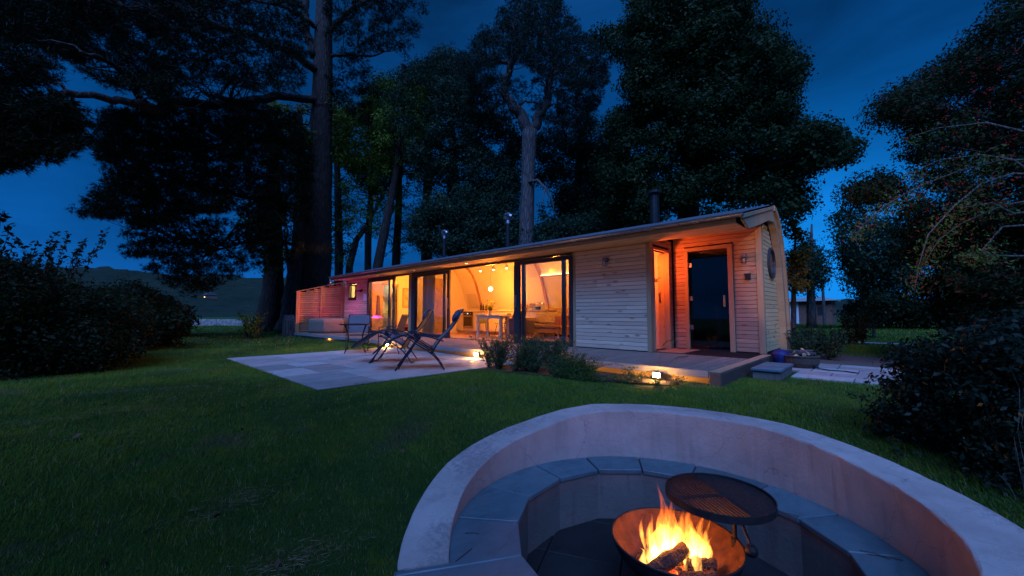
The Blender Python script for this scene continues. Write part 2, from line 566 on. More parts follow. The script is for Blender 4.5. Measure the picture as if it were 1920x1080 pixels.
def mat_plaster_pit(name='pit_render', dark=1.0, stain=.55):
    m, N, L, out = new_mat(name)
    b = N.new('ShaderNodeBsdfPrincipled')
    geo = N.new('ShaderNodeNewGeometry')
    p = geo.outputs['Position']
    f = noise(N, L, p, 2.2, 5, 0.6)
    c = mixrgb(N, L, maprange(N, L, f, 0.32, 0.68, 0, 1), tuple(x * dark for x in (0.46, 0.40, 0.37)), tuple(x * dark for x in (0.33, 0.28, 0.255)))
    # wet, peeling patches on the coping
    f2 = noise(N, L, p, 26, 6, 0.75)
    f3 = noise(N, L, p, 1.6, 2)
    s = N.new('ShaderNodeMath'); s.operation = 'ADD'
    L.new(maprange(N, L, f2, 0.45, 0.56, 0, 1), s.inputs[0]); L.new(maprange(N, L, f3, 0.42, 0.62, -1.1, 0.6), s.inputs[1]); s.use_clamp = True
    sepn = N.new('ShaderNodeSeparateXYZ'); L.new(geo.outputs['True Normal'], sepn.inputs[0])
    hz = N.new('ShaderNodeMath'); hz.operation = 'MULTIPLY'; L.new(s.outputs[0], hz.inputs[0]); L.new(maprange(N, L, sepn.outputs['Z'], .4, .9, 0.12, 0.75), hz.inputs[1])
    c = mixrgb(N, L, hz.outputs[0], c, (0.22, 0.19, 0.19))
    # rain streaks that run down the faces
    f4 = noise(N, L, mapping(N, L, p, (7, 7, 0.7)), 1.0, 4, 0.6)
    c = mixrgb(N, L, maprange(N, L, f4, 0.55, 0.75, 0, stain), c, (0.10, 0.07, 0.065))
    L.new(c, b.inputs['Base Color'])
    b.inputs['Roughness'].default_value = 0.9
    ck = N.new('ShaderNodeTexVoronoi'); ck.feature = 'DISTANCE_TO_EDGE'; ck.inputs['Scale'].default_value = 1.7; ck.inputs['Randomness'].default_value = 1
    cv = N.new('ShaderNodeVectorMath'); cv.operation = 'MULTIPLY_ADD'; nn2 = N.new('ShaderNodeTexNoise'); nn2.inputs['Scale'].default_value = 5; L.new(p, nn2.inputs['Vector'])
    L.new(nn2.outputs['Color'], cv.inputs[0]); cv.inputs[1].default_value = (.3, .3, .3); L.new(p, cv.inputs[2]); L.new(cv.outputs[0], ck.inputs['Vector'])
    c = mixrgb(N, L, maprange(N, L, ck.outputs['Distance'], 0.0, 0.006, .45, 0), c, (.09, .075, .07)); L.new(c, b.inputs['Base Color'])
    sp2 = noise(N, L, p, 120, 3, .6); c = mixrgb(N, L, maprange(N, L, sp2, .62, .72, 0, .5), c, (.12, .1, .095)); L.new(c, b.inputs['Base Color'])
    bn = N.new('ShaderNodeBump'); bn.inputs['Strength'].default_value = 0.7; bn.inputs['Distance'].default_value = 0.012
    L.new(noise(N, L, p, 22, 7, 0.72), bn.inputs['Height']); L.new(bn.outputs[0], b.inputs['Normal'])
    L.new(b.outputs[0], out.inputs[0])
    return m


def mat_slab(name, c1, c2, c3, rough=0.6, bumpd=0.012):
    m, N, L, out = new_mat(name)
    b = N.new('ShaderNodeBsdfPrincipled')
    geo = N.new('ShaderNodeNewGeometry')
    p = geo.outputs['Position']
    oi = N.new('ShaderNodeObjectInfo').outputs['Random']
    f = noise(N, L, p, 3.0, 6, 0.62)
    c = mixrgb(N, L, maprange(N, L, f, 0.3, 0.7, 0, 1), c1, c2)
    c = mixrgb(N, L, maprange(N, L, oi, 0, 1, 0, 0.5), c, c3)
    f1 = noise(N, L, mapping(N, L, p, (5, 1.4, 5)), 2.0, 5, 0.7)
    c = mixrgb(N, L, maprange(N, L, f1, 0.5, 0.66, 0, 0.5), c, tuple(x * 0.6 for x in c2))
    hv = N.new('ShaderNodeHueSaturation'); L.new(c, hv.inputs['Color'])
    wnz = N.new('ShaderNodeTexWhiteNoise'); wnz.noise_dimensions = '1D'; L.new(oi, wnz.inputs['W'])
    L.new(maprange(N, L, wnz.outputs['Value'], 0, 1, 0.66, 1.2), hv.inputs['Value'])
    L.new(hv.outputs[0], b.inputs['Base Color'])
    L.new(maprange(N, L, f, 0.3, 0.7, rough - 0.15, rough + 0.15), b.inputs['Roughness'])
    bn = N.new('ShaderNodeBump'); bn.inputs['Strength'].default_value = 0.5; bn.inputs['Distance'].default_value = bumpd
    L.new(noise(N, L, p, 7, 7, 0.6), bn.inputs['Height']); L.new(bn.outputs[0], b.inputs['Normal'])
    L.new(b.outputs[0], out.inputs[0])
    return m


M['pit'] = mat_plaster_pit(stain=.3)
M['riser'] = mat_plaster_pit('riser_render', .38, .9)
M['slate'] = mat_slab('sky_tinted_slate', (0.085, 0.16, 0.19), (0.05, 0.10, 0.125), (0.10, 0.15, 0.16), 0.45)  # blue of the reflected sky is mixed into the slate colour
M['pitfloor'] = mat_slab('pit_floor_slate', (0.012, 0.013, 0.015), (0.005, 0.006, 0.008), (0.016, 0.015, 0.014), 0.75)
M['patio'] = mat_slab('sandstone', (0.40, 0.37, 0.35), (0.29, 0.27, 0.26), (0.38, 0.32, 0.28), 0.7)


def mat_lawn():
    m, N, L, out = new_mat('lawn_soil')
    b = N.new('ShaderNodeBsdfPrincipled')
    p = N.new('ShaderNodeNewGeometry').outputs['Position']
    f = noise(N, L, p, 0.55, 5, 0.6)
    c = mixrgb(N, L, maprange(N, L, f, 0.35, 0.65, 0, 1), (0.030, 0.085, 0.018), (0.055, 0.085, 0.022))
    f2 = noise(N, L, p, 9, 6, 0.7)
    c = mixrgb(N, L, maprange(N, L, f2, 0.35, 0.7, 0, 0.8), c, (0.02, 0.035, 0.012))
    L.new(c, b.inputs['Base Color'])
    b.inputs['Roughness'].default_value = 0.95
    b.inputs['Specular IOR Level'].default_value = 0.1
    bn = N.new('ShaderNodeBump'); bn.inputs['Strength'].default_value = 0.8; bn.inputs['Distance'].default_value = 0.05
    L.new(noise(N, L, p, 28, 6, 0.7), bn.inputs['Height']); L.new(bn.outputs[0], b.inputs['Normal'])
    L.new(b.outputs[0], out.inputs[0])
    return m


def mat_grass():
    m, N, L, out = new_mat('grass_blade')
    geo = N.new('ShaderNodeNewGeometry')
    p = geo.outputs['Position']
    rnd = geo.outputs['Random Per Island']
    c = mixrgb(N, L, rnd, (0.060, 0.15, 0.024), (0.12, 0.20, 0.034))
    f = noise(N, L, p, 0.8, 4, 0.6)
    c = mixrgb(N, L, maprange(N, L, f, 0.38, 0.66, 0, 0.85), c, (0.17, 0.24, 0.024))
    f2 = noise(N, L, mapping(N, L, p, (1.3, 0.7, 1)), 1.1, 6, 0.7)
    c = mixrgb(N, L, maprange(N, L, f2, 0.585, 0.68, 0, 0.85), c, (0.20, 0.15, 0.085))
    f3 = noise(N, L, p, 0.35, 2)
    c = mixrgb(N, L, maprange(N, L, f3, 0.42, 0.62, 0, 0.6), c, (0.016, 0.055, 0.018))
    f4 = noise(N, L, p, 3.2, 4, 0.7)
    c = mixrgb(N, L, maprange(N, L, f4, 0.52, 0.72, 0, 0.7), c, (0.20, 0.23, 0.025))
    wz = N.new('ShaderNodeTexWhiteNoise'); wz.noise_dimensions = '1D'; L.new(rnd, wz.inputs['W'])
    mt = N.new('ShaderNodeMath'); mt.operation = 'GREATER_THAN'; L.new(wz.outputs['Value'], mt.inputs[0]); mt.inputs[1].default_value = 0.955
    c = mixrgb(N, L, mt.outputs[0], c, (0.30, 0.24, 0.12))
    b = N.new('ShaderNodeBsdfDiffuse'); L.new(c, b.inputs[0])
    t = N.new('ShaderNodeBsdfTranslucent'); L.new(c, t.inputs[0])
    mx = N.new('ShaderNodeMixShader'); mx.inputs[0].default_value = 0.35
    L.new(b.outputs[0], mx.inputs[1]); L.new(t.outputs[0], mx.inputs[2])
    L.new(mx.outputs[0], out.inputs[0])
    return m


M['lawn'] = mat_lawn()
M['grass'] = mat_grass()
M['bark_dark'] = bark('pine_bark', (0.055, 0.036, 0.028), (0.012, 0.008, 0.007))
M['bark_grey'] = bark('grey_bark', (0.11, 0.095, 0.09), (0.035, 0.03, 0.03))
M['bark_pale'] = bark('rowan_bark', (0.15, 0.135, 0.11), (0.06, 0.05, 0.045), 2)
M['needles'] = leafmat('pine_needles', (0.008, 0.015, 0.006), (0.012, 0.022, 0.009), trans=0.1)
M['needles2'] = leafmat('scots_needles', (0.018, 0.038, 0.026), (0.028, 0.052, 0.036), trans=0.1)
M['leaf_dark'] = leafmat('maple_leaves', (0.014, 0.032, 0.011), (0.026, 0.052, 0.018), (0.10, 0.10, 0.03), 0.97)
M['leaf_blue'] = leafmat('lime_leaves', (0.018, 0.046, 0.026), (0.030, 0.066, 0.038), (0.09, 0.12, 0.04), 0.96)
M['leaf_lit'] = leafmat('lit_leaves', (0.10, 0.17, 0.022), (0.15, 0.23, 0.03), (0.2, 0.14, 0.03), 0.93)  # yellow-green brightened so the colour carries warm light spilling from the cabin
M['leaf_rowan'] = leafmat('rowan_leaves', (0.015, 0.032, 0.013), (0.03, 0.052, 0.017), (0.10, 0.02, 0.016), 0.88)
M['leaf_orange_lit'] = leafmat('orange_lit_leaves', (0.30, 0.13, 0.02), (0.22, 0.10, 0.02), (0.08, 0.08, 0.02), 0.75)  # orange stands for lamp light painted into the leaf colour
M['leaf_holly'] = leafmat('holly_leaves', (0.009, 0.02, 0.012), (0.018, 0.034, 0.022), (0.22, 0.08, 0.02), 0.99, trans=0.1, rough=0.35)
M['leaf_hedge'] = leafmat('hedge_leaves', (0.010, 0.022, 0.009), (0.019, 0.033, 0.012), (0.06, 0.035, 0.015), 0.93)
M['leaf_bed'] = leafmat('bed_leaves', (0.055, 0.10, 0.04), (0.095, 0.14, 0.055), (0.16, 0.09, 0.05), 0.9)
M['leaf_fern'] = leafmat('fern_leaves', (0.04, 0.11, 0.025), (0.07, 0.15, 0.03), (0.2, 0.12, 0.03), 0.93)
M['berry'] = simple('red_berry', (0.5, 0.02, 0.015), 0.4)

# ------------------------------------------------------------------ ground
PC = np.array([-1.128, 2.582])        # centre of the fire pit


def smooth(t):
    t = np.clip(t, 0, 1)
    return t * t * (3 - 2 * t)


def ground(x, y):
    x = np.asarray(x, float); y = np.asarray(y, float)
    d = np.hypot(x, y)
    z = -0.205 - 0.42 * (1 - smooth((d - 1.8) / 3.8))
    w = (1 - smooth((d - 4.6) / 1.0)) + smooth((-x - 11.5) / 4)
    z = z + w * 0.018 * (np.sin(x * 1.9 + 0.6 * y) + np.sin(y * 2.3 - x * 0.7) + 0.6 * np.sin(x * 5.1 + y * 4.3))
    return z


def tensor(a, b, fine, lo, hi, ratio=1.22):
    v = list(np.arange(a, b + 1e-6, fine))
    s = fine
    while v[-1] < hi:
        s *= ratio; v.append(v[-1] + s)
    s = fine
    while v[0] > lo:
        s *= ratio; v.insert(0, v[0] - s)
    return np.array(v)


gx = tensor(-12.5, 3.0, 0.1, -420, 420)
gy = tensor(-1.5, 7.0, 0.1, -60, 900)
GX, GY = np.meshgrid(gx, gy, indexing='ij')
GZ = ground(GX, GY)
dp = np.hypot(GX - PC[0], GY - PC[1])
GZ = np.where(dp < 1.54, -1.5, GZ)
GZ = np.where((GX < -1.8) & (GX > -18.7) & (GY > 8.0) & (GY < 11), -0.35, GZ)
nx, ny = GX.shape
idx = np.arange(nx * ny).reshape(nx, ny)
gf = np.stack([idx[:-1, :-1], idx[1:, :-1], idx[1:, 1:], idx[:-1, 1:]], -1).reshape(-1, 4)
lawn = np_mesh('lawn', np.stack([GX, GY, GZ], -1).reshape(-1, 3), gf, M['lawn'], smooth=True)
tag(lawn, kind='structure')

# wooded hills across the valley
def hills():
    naz, nr = 170, 26
    prof = [(-400, 500), (-100, 520), (0, 512), (60, 502), (110, 499), (160, 503), (200, 499), (235, 504), (270, 511), (330, 514), (420, 516), (520, 521),
            (640, 530), (800, 540), (1000, 548), (1300, 556), (1500, 560), (1700, 562), (2100, 560), (2600, 560)]
    px = np.linspace(-400, 2600, naz)
    hy = np.interp(px, [p[0] for p in prof], [p[1] for p in prof])
    vs = []
    for i in range(naz):
        for j in range(nr):
            t = j / (nr - 1)
            d = 150 + 500 * t
            top = at(px[i], hy[i], 650)
            dirv = (top[:2] - CAM[:2]) / 650
            h = (top[2]) * (t ** 1.3) + (2.8 * sin(i * 0.9 + j * 1.7) + 2.2 * sin(i * 2.3 - j * 0.8) + random.uniform(-1.3, 1.3)) * min(1, t * 3) * (0.35 + 0.65 * t) * 0.55
            vs.append((dirv[0] * d, dirv[1] * d, -0.6 + h))
    fs = [(i * nr + j, (i + 1) * nr + j, (i + 1) * nr + j + 1, i * nr + j + 1) for i in range(naz - 1) for j in range(nr - 1)]
    m, N, L, out = new_mat('wooded_hillside')
    b = N.new('ShaderNodeBsdfPrincipled')
    p = N.new('ShaderNodeNewGeometry').outputs['Position']
    f = noise(N, L, mapping(N, L, p, (1, 1, 2)), 0.02, 6, 0.7)
    c = mixrgb(N, L, maprange(N, L, f, 0.35, 0.65, 0, 1), (0.016, 0.030, 0.022), (0.034, 0.052, 0.034))
    f2 = noise(N, L, p, 0.16, 4, 0.7)
    c = mixrgb(N, L, maprange(N, L, f2, 0.35, 0.7, 0, 0.75), c, (0.012, 0.022, 0.014))
    L.new(c, b.inputs['Base Color']); b.inputs['Roughness'].default_value = 1
    b.inputs['Specular IOR Level'].default_value = 0.05
    bn = N.new('ShaderNodeBump'); bn.inputs['Strength'].default_value = 1; bn.inputs['Distance'].default_value = 3
    L.new(f2, bn.inputs['Height']); L.new(bn.outputs[0], b.inputs['Normal'])
    L.new(b.outputs[0], out.inputs[0])
    o = np_mesh('wooded_hills', np.array(vs), np.array(fs), m, smooth=True)
    tag(o, kind='structure')


hills()

# far house with a lit window on the hillside
hp = at(394, 556, 300)
fh = empty('distant_house', (hp[0], hp[1], hp[2] - 3), 'tiny distant house with one lit window on the wooded hillside', 'house')
mb = MB(); mb.box(hp[0] - 4, hp[0] + 3, hp[1] - 3, hp[1] + 3, hp[2] - 3.2, hp[2] + 0.8); mb.build('wall', M['brick'], fh)
mb = MB(); mb.prism([(hp[1] - 3.4, hp[2] + 0.8), (hp[1] + 3.4, hp[2] + 0.8), (hp[1], hp[2] + 2.8)], 'x', hp[0] - 4.3, hp[0] + 3.3); mb.build('roof', M['roof'], fh)
mb = MB(); mb.box(hp[0] + 0.4, hp[0] + 3.03, hp[1] - 3.05, hp[1] - 2.9, hp[2] - 1.2, hp[2] - 0.2); mb.build('window', emit('far_window_light', (1, 0.5, 0.16), 4), fh)

# dry stone wall at the far edge of the lawn
sw0, sw1 = at(322, 608, 44), at(505, 608, 40)
sw = empty('dry_stone_wall', (sw0[0], sw0[1], -0.2), 'low lichened dry stone wall at the far edge of the lawn', 'wall')
mb = MB()
sd_ = (sw1 - sw0)[:2]; SL = hypot(*sd_); sd_ = sd_ / SL
row = 0; z = -0.25
while z < 0.33:
    h = random.uniform(0.12, 0.17)
    s = -6.0
    while s < SL + 4:
        l = random.uniform(0.25, 0.6)
        c = sw0[:2] + sd_ * (s + l / 2)
        mb.obox((c[0], c[1], z + h / 2), (sd_[0] * l * 0.47, sd_[1] * l * 0.47, random.uniform(-.01, .01)), (-sd_[1] * 0.22, sd_[0] * 0.22, 0), (0, 0, h * 0.47))
        s += l
    z += h
o = mb.build('stone', M['stonewhite'], sw); tag(o, kind='stuff')

# shed beyond the far lawn
sp = at(1520, 604, 50)
sh = empty('garden_shed', (sp[0], sp[1], -0.2), 'low white and brick outbuilding with a pale flat roof beyond the right lawn', 'shed')
sx, sy = sp[0], sp[1]
mb = MB(); mb.box(sx - 2.6, sx - 0.95, sy, sy + 4, -0.2, 2.0); mb.build('wall', M['render'], sh)
mb = MB(); mb.box(sx - 0.95, sx + 1.7, sy + 0.02, sy + 4, -0.2, 2.1); mb.build('brick_wall', M['brick'], sh)
mb = MB(); mb.prism([(sx - 3.0, 2.02), (sx + 2.1, 2.12), (sx + 2.1, 2.2), (sx + 0.9, 2.5), (sx - 3.0, 2.35)], 'y', sy - 0.5, sy + 4.4); mb.build('roof', simple('shed_roof', (.45, .5, .52), .7), sh)
mb = MB()
for k in range(2): mb.box(sx - 0.3 + k * 0.9, sx + 0.2 + k * 0.9, sy - 0.02, sy + 0.05, 0.7, 1.5)
mb.build('window', M['frame'], sh)
pp = at(1546, 604, 48)
po = empty('utility_pole', (pp[0], pp[1], -0.2), 'thin wooden pole standing beside the white outbuilding', 'pole')
mb = MB(); mb.tube([(pp[0], pp[1], -0.2), (pp[0], pp[1], 4.2)], [0.14, 0.1]); mb.build('post', M['bark_grey'], po)
mb = MB(); mb.box(pp[0] - 0.5, pp[0] + 0.5, pp[1] - 0.05, pp[1] + 0.05, 3.8, 3.95); mb.build('crossbar', M['bark_grey'], po)

# gravel path, far path, stone path
mb = MB()
mb.add([(-1.45, 11.0, -0.199), (-1.05, 9.85, -0.199), (2.5, 9.6, -0.199), (6, 9.0, -0.199), (6, 10.6, -0.199), (2, 11.4, -0.199), (-0.4, 14.2, -0.199), (-1.9, 15.5, -0.199)], [(0, 1, 2, 3, 4, 5, 6, 7)])
o = mb.build('gravel_path', M['gravel']); tag(o, kind='structure')
mb = MB()
pts = [(-6, 18.9), (-1.8, 18.5), (1, 18.2), (8, 18.9), (20, 21)]
for a, b in zip(pts[:-1], pts[1:]):
    mb.add([(a[0], a[1], -0.198), (b[0], b[1], -0.198), (b[0], b[1] + 0.45, -0.198), (a[0], a[1] + 0.45, -0.198)], [(0, 1, 2, 3)])
o = mb.build('far_path', simple('pale_path', (0.3, 0.28, 0.3), 0.95)); tag(o, kind='structure')
o = empty('stone_path', (-1, 8.5, -0.2)); tag(o, kind='structure')
yy = 7.55
rows = [0.42, 0.5, 0.62, 0.45, 0.38]
for h in rows:
    x = -1.62 + (0.5 if yy < 8.3 else 0)
    if yy < 8.25: x = -1.17
    while x < 3.4:
        l = random.choice([0.45, 0.6, 0.75, 0.9])
        if not (yy < 7.6 and x > 1.2):
            mb = MB(); mb.box(x + .008, x + l - .008, yy + .008, yy + h - .008, -0.24, -0.172 + random.uniform(-.003, .003))
            mb.build('paving_slab', M['patio'], o, bev=0.005)
        x += l
    yy += h

# patio of random rectangular sandstone
patio = empty('patio', (-8, 4, -0.2)); tag(patio, kind='structure')
mb = MB(); mb.box(-10.66, -5.44, 2.04, 5.96, -0.3, -0.196); mb.build('joint_sand', M['soil'], patio)
U = 0.29
NXp, NYp = 18, 14
X0p, Y0p = -10.66, 2.04
Ux, Uy = 5.22 / NXp, 4.2 / NYp
occ = np.zeros((NXp, NYp), bool)
cells = [(i, j) for j in range(NYp) for i in range(NXp)]
for (i, j) in cells:
    if occ[i, j]: continue
    opts = [(3, 2), (2, 3), (3, 2), (2, 2), (3, 3), (2, 1), (1, 2), (1, 1)]
    w_ = random.random()
    opts = sorted(opts[:5], key=lambda q: random.random()) + opts[5:]
    for (a, b) in opts:
        if i + a <= NXp and j + b <= NYp and not occ[i:i + a, j:j + b].any():
            occ[i:i + a, j:j + b] = True
            mb = MB()
            mb.box(X0p + i * Ux + .009, X0p + (i + a) * Ux - .009, Y0p + j * Uy + .009, Y0p + (j + b) * Uy - .009, -0.23, -0.178 + random.uniform(-.004, .003))
            mb.build('paving_slab', M['patio'], patio, bev=0.006)
            break
# planting bed between patio and deck corner
mb = MB()
mb.add([(-5.42, 4.75, -0.19), (-4.4, 4.95, -0.185), (-3.3, 5.15, -0.185), (-2.5, 5.5, -0.19), (-1.9, 5.75, -0.195), (-1.9, 6.4, -0.195), (-5.42, 6.4, -0.19)], [tuple(range(7))])
o = mb.build('planting_bed', M['soil']); tag(o, kind='structure')

# ------------------------------------------------------------------ cabin
YW, YR, XG = 8.08, 9.25, -1.83
cabin = empty('timber_cabin', (-10, 9, 0), 'long larch-clad cabin with curved gable, corrugated roof and glowing sliding doors', 'cabin')
plank_cache = {}


def plank(parent, name, mat, p, L_, rz, h=0.082, t=0.02):
    """one board; local x along its length, local -y is the outer face"""
    key = (round(L_, 3), h, t, mat.name)
    me = plank_cache.get(key)
    if me is None:
        c = 0.005
        prof = [(t, 0), (t, h), (c, h), (0, h - c), (0, c), (c, 0)]
        vs = [(x, q[0], q[1]) for x in (0, L_) for q in prof]
        n = 6
        fs = [(i, (i + 1) % n, n + (i + 1) % n, n + i) for i in range(n)] + [tuple(reversed(range(n))), tuple(range(n, 2 * n))]
        me = bpy.data.meshes.new(name)
        me.from_pydata(vs, [], fs)
        bm = bmesh.new(); bm.from_mesh(me); bmesh.ops.recalc_face_normals(bm, faces=bm.faces); bm.to_mesh(me); bm.free()
        me.materials.append(mat)
        plank_cache[key] = me
    o = bpy.data.objects.new(name, me)
    COL.objects.link(o)
    o.parent = parent
    o.location = Vector(p) - wloc(parent)
    o.rotation_euler = (0, 0, rz)
    return o


def clad(parent, origin, u, length, z0, z1, mat, holes=(), pitch=0.0885, joints=0.25, ends=None, name='cladding_board'):
    """rows of boards along unit vector u starting at origin; holes = (s0, s1, za, zb)"""
    rz = atan2(u[1], u[0])
    z = z0
    while z < z1 - 0.02:
        h = min(pitch - 0.006, z1 - z)
        s0, s1 = (0, length) if ends is None else ends(z + h / 2)
        segs = [(s0, s1)]
        for (a, b, za, zb) in holes:
            if z + h > za and z < zb:
                new = []
                for (p, q) in segs:
                    if b <= p or a >= q: new.append((p, q)); continue
                    if a > p: new.append((p, a))
                    if b < q: new.append((b, q))
                segs = new
        for (p, q) in segs:
            cuts = [p, q]
            if q - p > 1.2 and random.random() < joints:
                cuts = [p, random.uniform(p + 0.4, q - 0.4), q]
            for a, b in zip(cuts[:-1], cuts[1:]):
                if b - a < 0.03: continue
                plank(parent, name, mat, (origin[0] + u[0] * a, origin[1] + u[1] * a, z), b - a - 0.003, rz, round(h, 3))
        z += pitch


# floor slab and backing walls
mb = MB(); mb.box(-18.6, -1.86, 8.1, 10.95, -0.3, 0.0); mb.build('base', M['dark'], cabin)
mb = MB()
z = 0
for k in range(14):
    mb.box(-16.2, -3.8, 8.12 + k * 0.2, 8.12 + (k + 1) * 0.2 - 0.004, 0.001, 0.022)
mb.build('floor', M['oakfloor'], cabin)
for b_ in ((-5.62, -3.68, YW + .022, YW + .12, 0, 2.40),
           (-18.62, -18.17, YW + .022, YW + .12, 0, 2.40),
           (-17.43, -16.30, YW + .022, YW + .12, 0, 2.40),
           (-18.17, -17.43, YW + .022, YW + .12, 0, 1.47),
           (-18.17, -17.43, YW + .022, YW + .12, 2.17, 2.40),
           (-3.76, -3.662, YW + .12, 8.27, 0, 2.62),
           (-3.76, -3.662, 9.05, YR + .02, 0, 2.62),
           (-3.76, -3.662, 8.27, 9.05, 2.2, 2.62),
           (-3.76, -3.30, YR + .022, YR + .1, 0, 2.62),
           (-2.43, -1.86, YR + .022, YR + .1, 0, 2.62),
           (-3.30, -2.43, YR + .022, YR + .1, 2.22, 2.62)):
    mb = MB(); mb.box(*b_); mb.build('wall_core', M['dark'], cabin)


# cladding
clad(cabin, (-5.545, YW), (1, 0), 1.83, 0.012, 2.31, M['larch'], pitch=0.0885, joints=0.6)
clad(cabin, (-18.60, YW), (1, 0), 2.28, 0.012, 2.31, M['larch'], holes=[(0.40, 1.20, 1.44, 2.20)], joints=0.3)
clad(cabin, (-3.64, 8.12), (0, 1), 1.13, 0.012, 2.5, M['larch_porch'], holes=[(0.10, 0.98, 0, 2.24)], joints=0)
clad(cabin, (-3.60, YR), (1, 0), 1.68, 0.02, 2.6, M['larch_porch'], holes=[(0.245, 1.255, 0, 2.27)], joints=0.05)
arch_in = [(-0.1, 10.65), (0.18, 10.66), (0.66, 10.70), (1.14, 10.63), (1.73, 10.45), (2.19, 10.27), (2.6, 9.91), (2.70, 9.6), (2.75, 9.3)]


def arch_end(z):
    return float(np.interp(z, [p[0] for p in arch_in], [p[1] for p in arch_in]))


clad(cabin, (XG, YR + 0.09), (0, 1), 1.5, 0.03, 2.74, M['larch_gable_lamplit'], pitch=0.0885, joints=0.1,
     ends=lambda z: (0.0 if z < 2.58 else max(0, (z - 2.58) * 3.9 - 0.05), arch_end(z) + 0.12 - YR - 0.09))
# trims
for name, b in (('corner_post', (-3.725, -3.635, YW - .02, YW + .1, 0, 2.31)), ('corner_post', (-5.62, -5.55, YW - .012, YW + .022, 0, 2.31)),
                ('corner_post', (-18.66, -18.60, YW - .02, YW + .1, 0, 2.31)),
                ('corner_post', (-1.925, -1.815, YR - .025, YR + .02, 0, 2.575)), ('corner_post', (-1.86, -1.812, YR + .02, YR + .085, 0, 2.59)),
                ('door_trim', (-3.355, -3.275, YR - .02, YR + .1, 0, 2.21)), ('door_trim', (-2.455, -2.355, YR - .02, YR + .1, 0, 2.21)),
                ('door_trim', (-3.355, -2.355, YR - .022, YR + .1, 2.21, 2.29)),
                ('door_trim', (-3.76, -3.63, 8.22, 8.275, 0, 2.2)), ('door_trim', (-3.76, -3.63, 9.045, 9.10, 0, 2.2)), ('door_trim', (-3.76, -3.63, 8.22, 9.10, 2.2, 2.255)),
                ('header_board', (-3.66, -1.93, YR - .012, YR + .02, 2.55, 2.60))):
    x0, x1, y0, y1, z0, z1 = b
    # built lying along local x so that the grain follows the board
    L3 = [x1 - x0, y1 - y0, z1 - z0]
    mb = MB()
    if L3[2] == max(L3):
        mb.box(0, L3[2], 0, L3[1], 0, L3[0]); o = mb.build(name, M['trim'], cabin, bev=.003, local=True)
        o.rotation_euler = (0, -pi / 2, 0); o.location = Vector((x1, y0, z0)) - wloc(cabin)
    else:
        mb.box(0, L3[0], 0, L3[1], 0, L3[2]); o = mb.build(name, M['trim'], cabin, bev=.003, local=True)
        o.location = Vector((x0, y0, z0)) - wloc(cabin)

# roof
XR0, XR1 = -18.25, -1.72
top = [(7.20, 2.465), (8.5, 2.795), (9.55, 3.06), (9.85, 3.10), (10.12, 3.02), (10.36, 2.83), (10.58, 2.52), (10.76, 2.1), (10.9, 1.5), (10.98, 0.9), (11.02, 0.3), (11.02, -0.15)]


def band(poly, t):
    P = [np.array(p) for p in poly]
    inn = []
    for i, p in enumerate(P):
        a = P[max(i - 1, 0)]; b = P[min(i + 1, len(P) - 1)]
        d = (b - a) / np.linalg.norm(b - a)
        inn.append(tuple(p + np.array([-d[1], d[0]]) * (-t)))
    return inn


def band_mesh(mb, outer, t, x0, x1):
    inn = band(outer, t)
    n = len(outer)
    vs = [(x0, *p) for p in outer] + [(x0, *p) for p in inn] + [(x1, *p) for p in outer] + [(x1, *p) for p in inn]
    fs = []
    for i in range(n - 1):
        fs += [(i, i + 1, n + i + 1, n + i), (2 * n + i, 3 * n + i, 3 * n + i + 1, 2 * n + i + 1),
               (i, 2 * n + i, 2 * n + i + 1, i + 1), (n + i, n + i + 1, 3 * n + i + 1, 3 * n + i)]
    fs += [(0, n, 3 * n, 2 * n), (n - 1, 3 * n - 1, 4 * n - 1, 2 * n - 1)]
    mb.add(vs, fs)


mb = MB(); band_mesh(mb, band(top, 0.02), 0.07, XR0, XR1 - 0.03); mb.build('roof_deck', M['dark'], cabin)
# corrugated sheets
pitch = 0.0762
x = XR0 - 0.02
k = 0
base_prof = top
while x < XR1 + 0.03:
    w_ = min(0.914, XR1 + 0.04 - x)
    nxs = max(2, int(w_ / pitch * 6))
    vs = []
    for i in range(nxs + 1):
        xx = x + w_ * i / nxs
        a = 0.010 * sin(2 * pi * xx / pitch)
        for j, p in enumerate(band(base_prof, -a - 0.002 * (k % 2))):
            q = p
            if j == 0: q = (p[0] - 0.05, p[1] - 0.013)
            vs.append((xx, q[0], q[1]))
    n = len(base_prof)
    me = MB(); me.add(vs, [(i * n + j, (i + 1) * n + j, (i + 1) * n + j + 1, i * n + j + 1) for i in range(nxs) for j in range(n - 1)])
    o = me.build('roof_sheet', M['roof'], cabin, smooth=True)
    x += w_ - 0.0
    k += 1
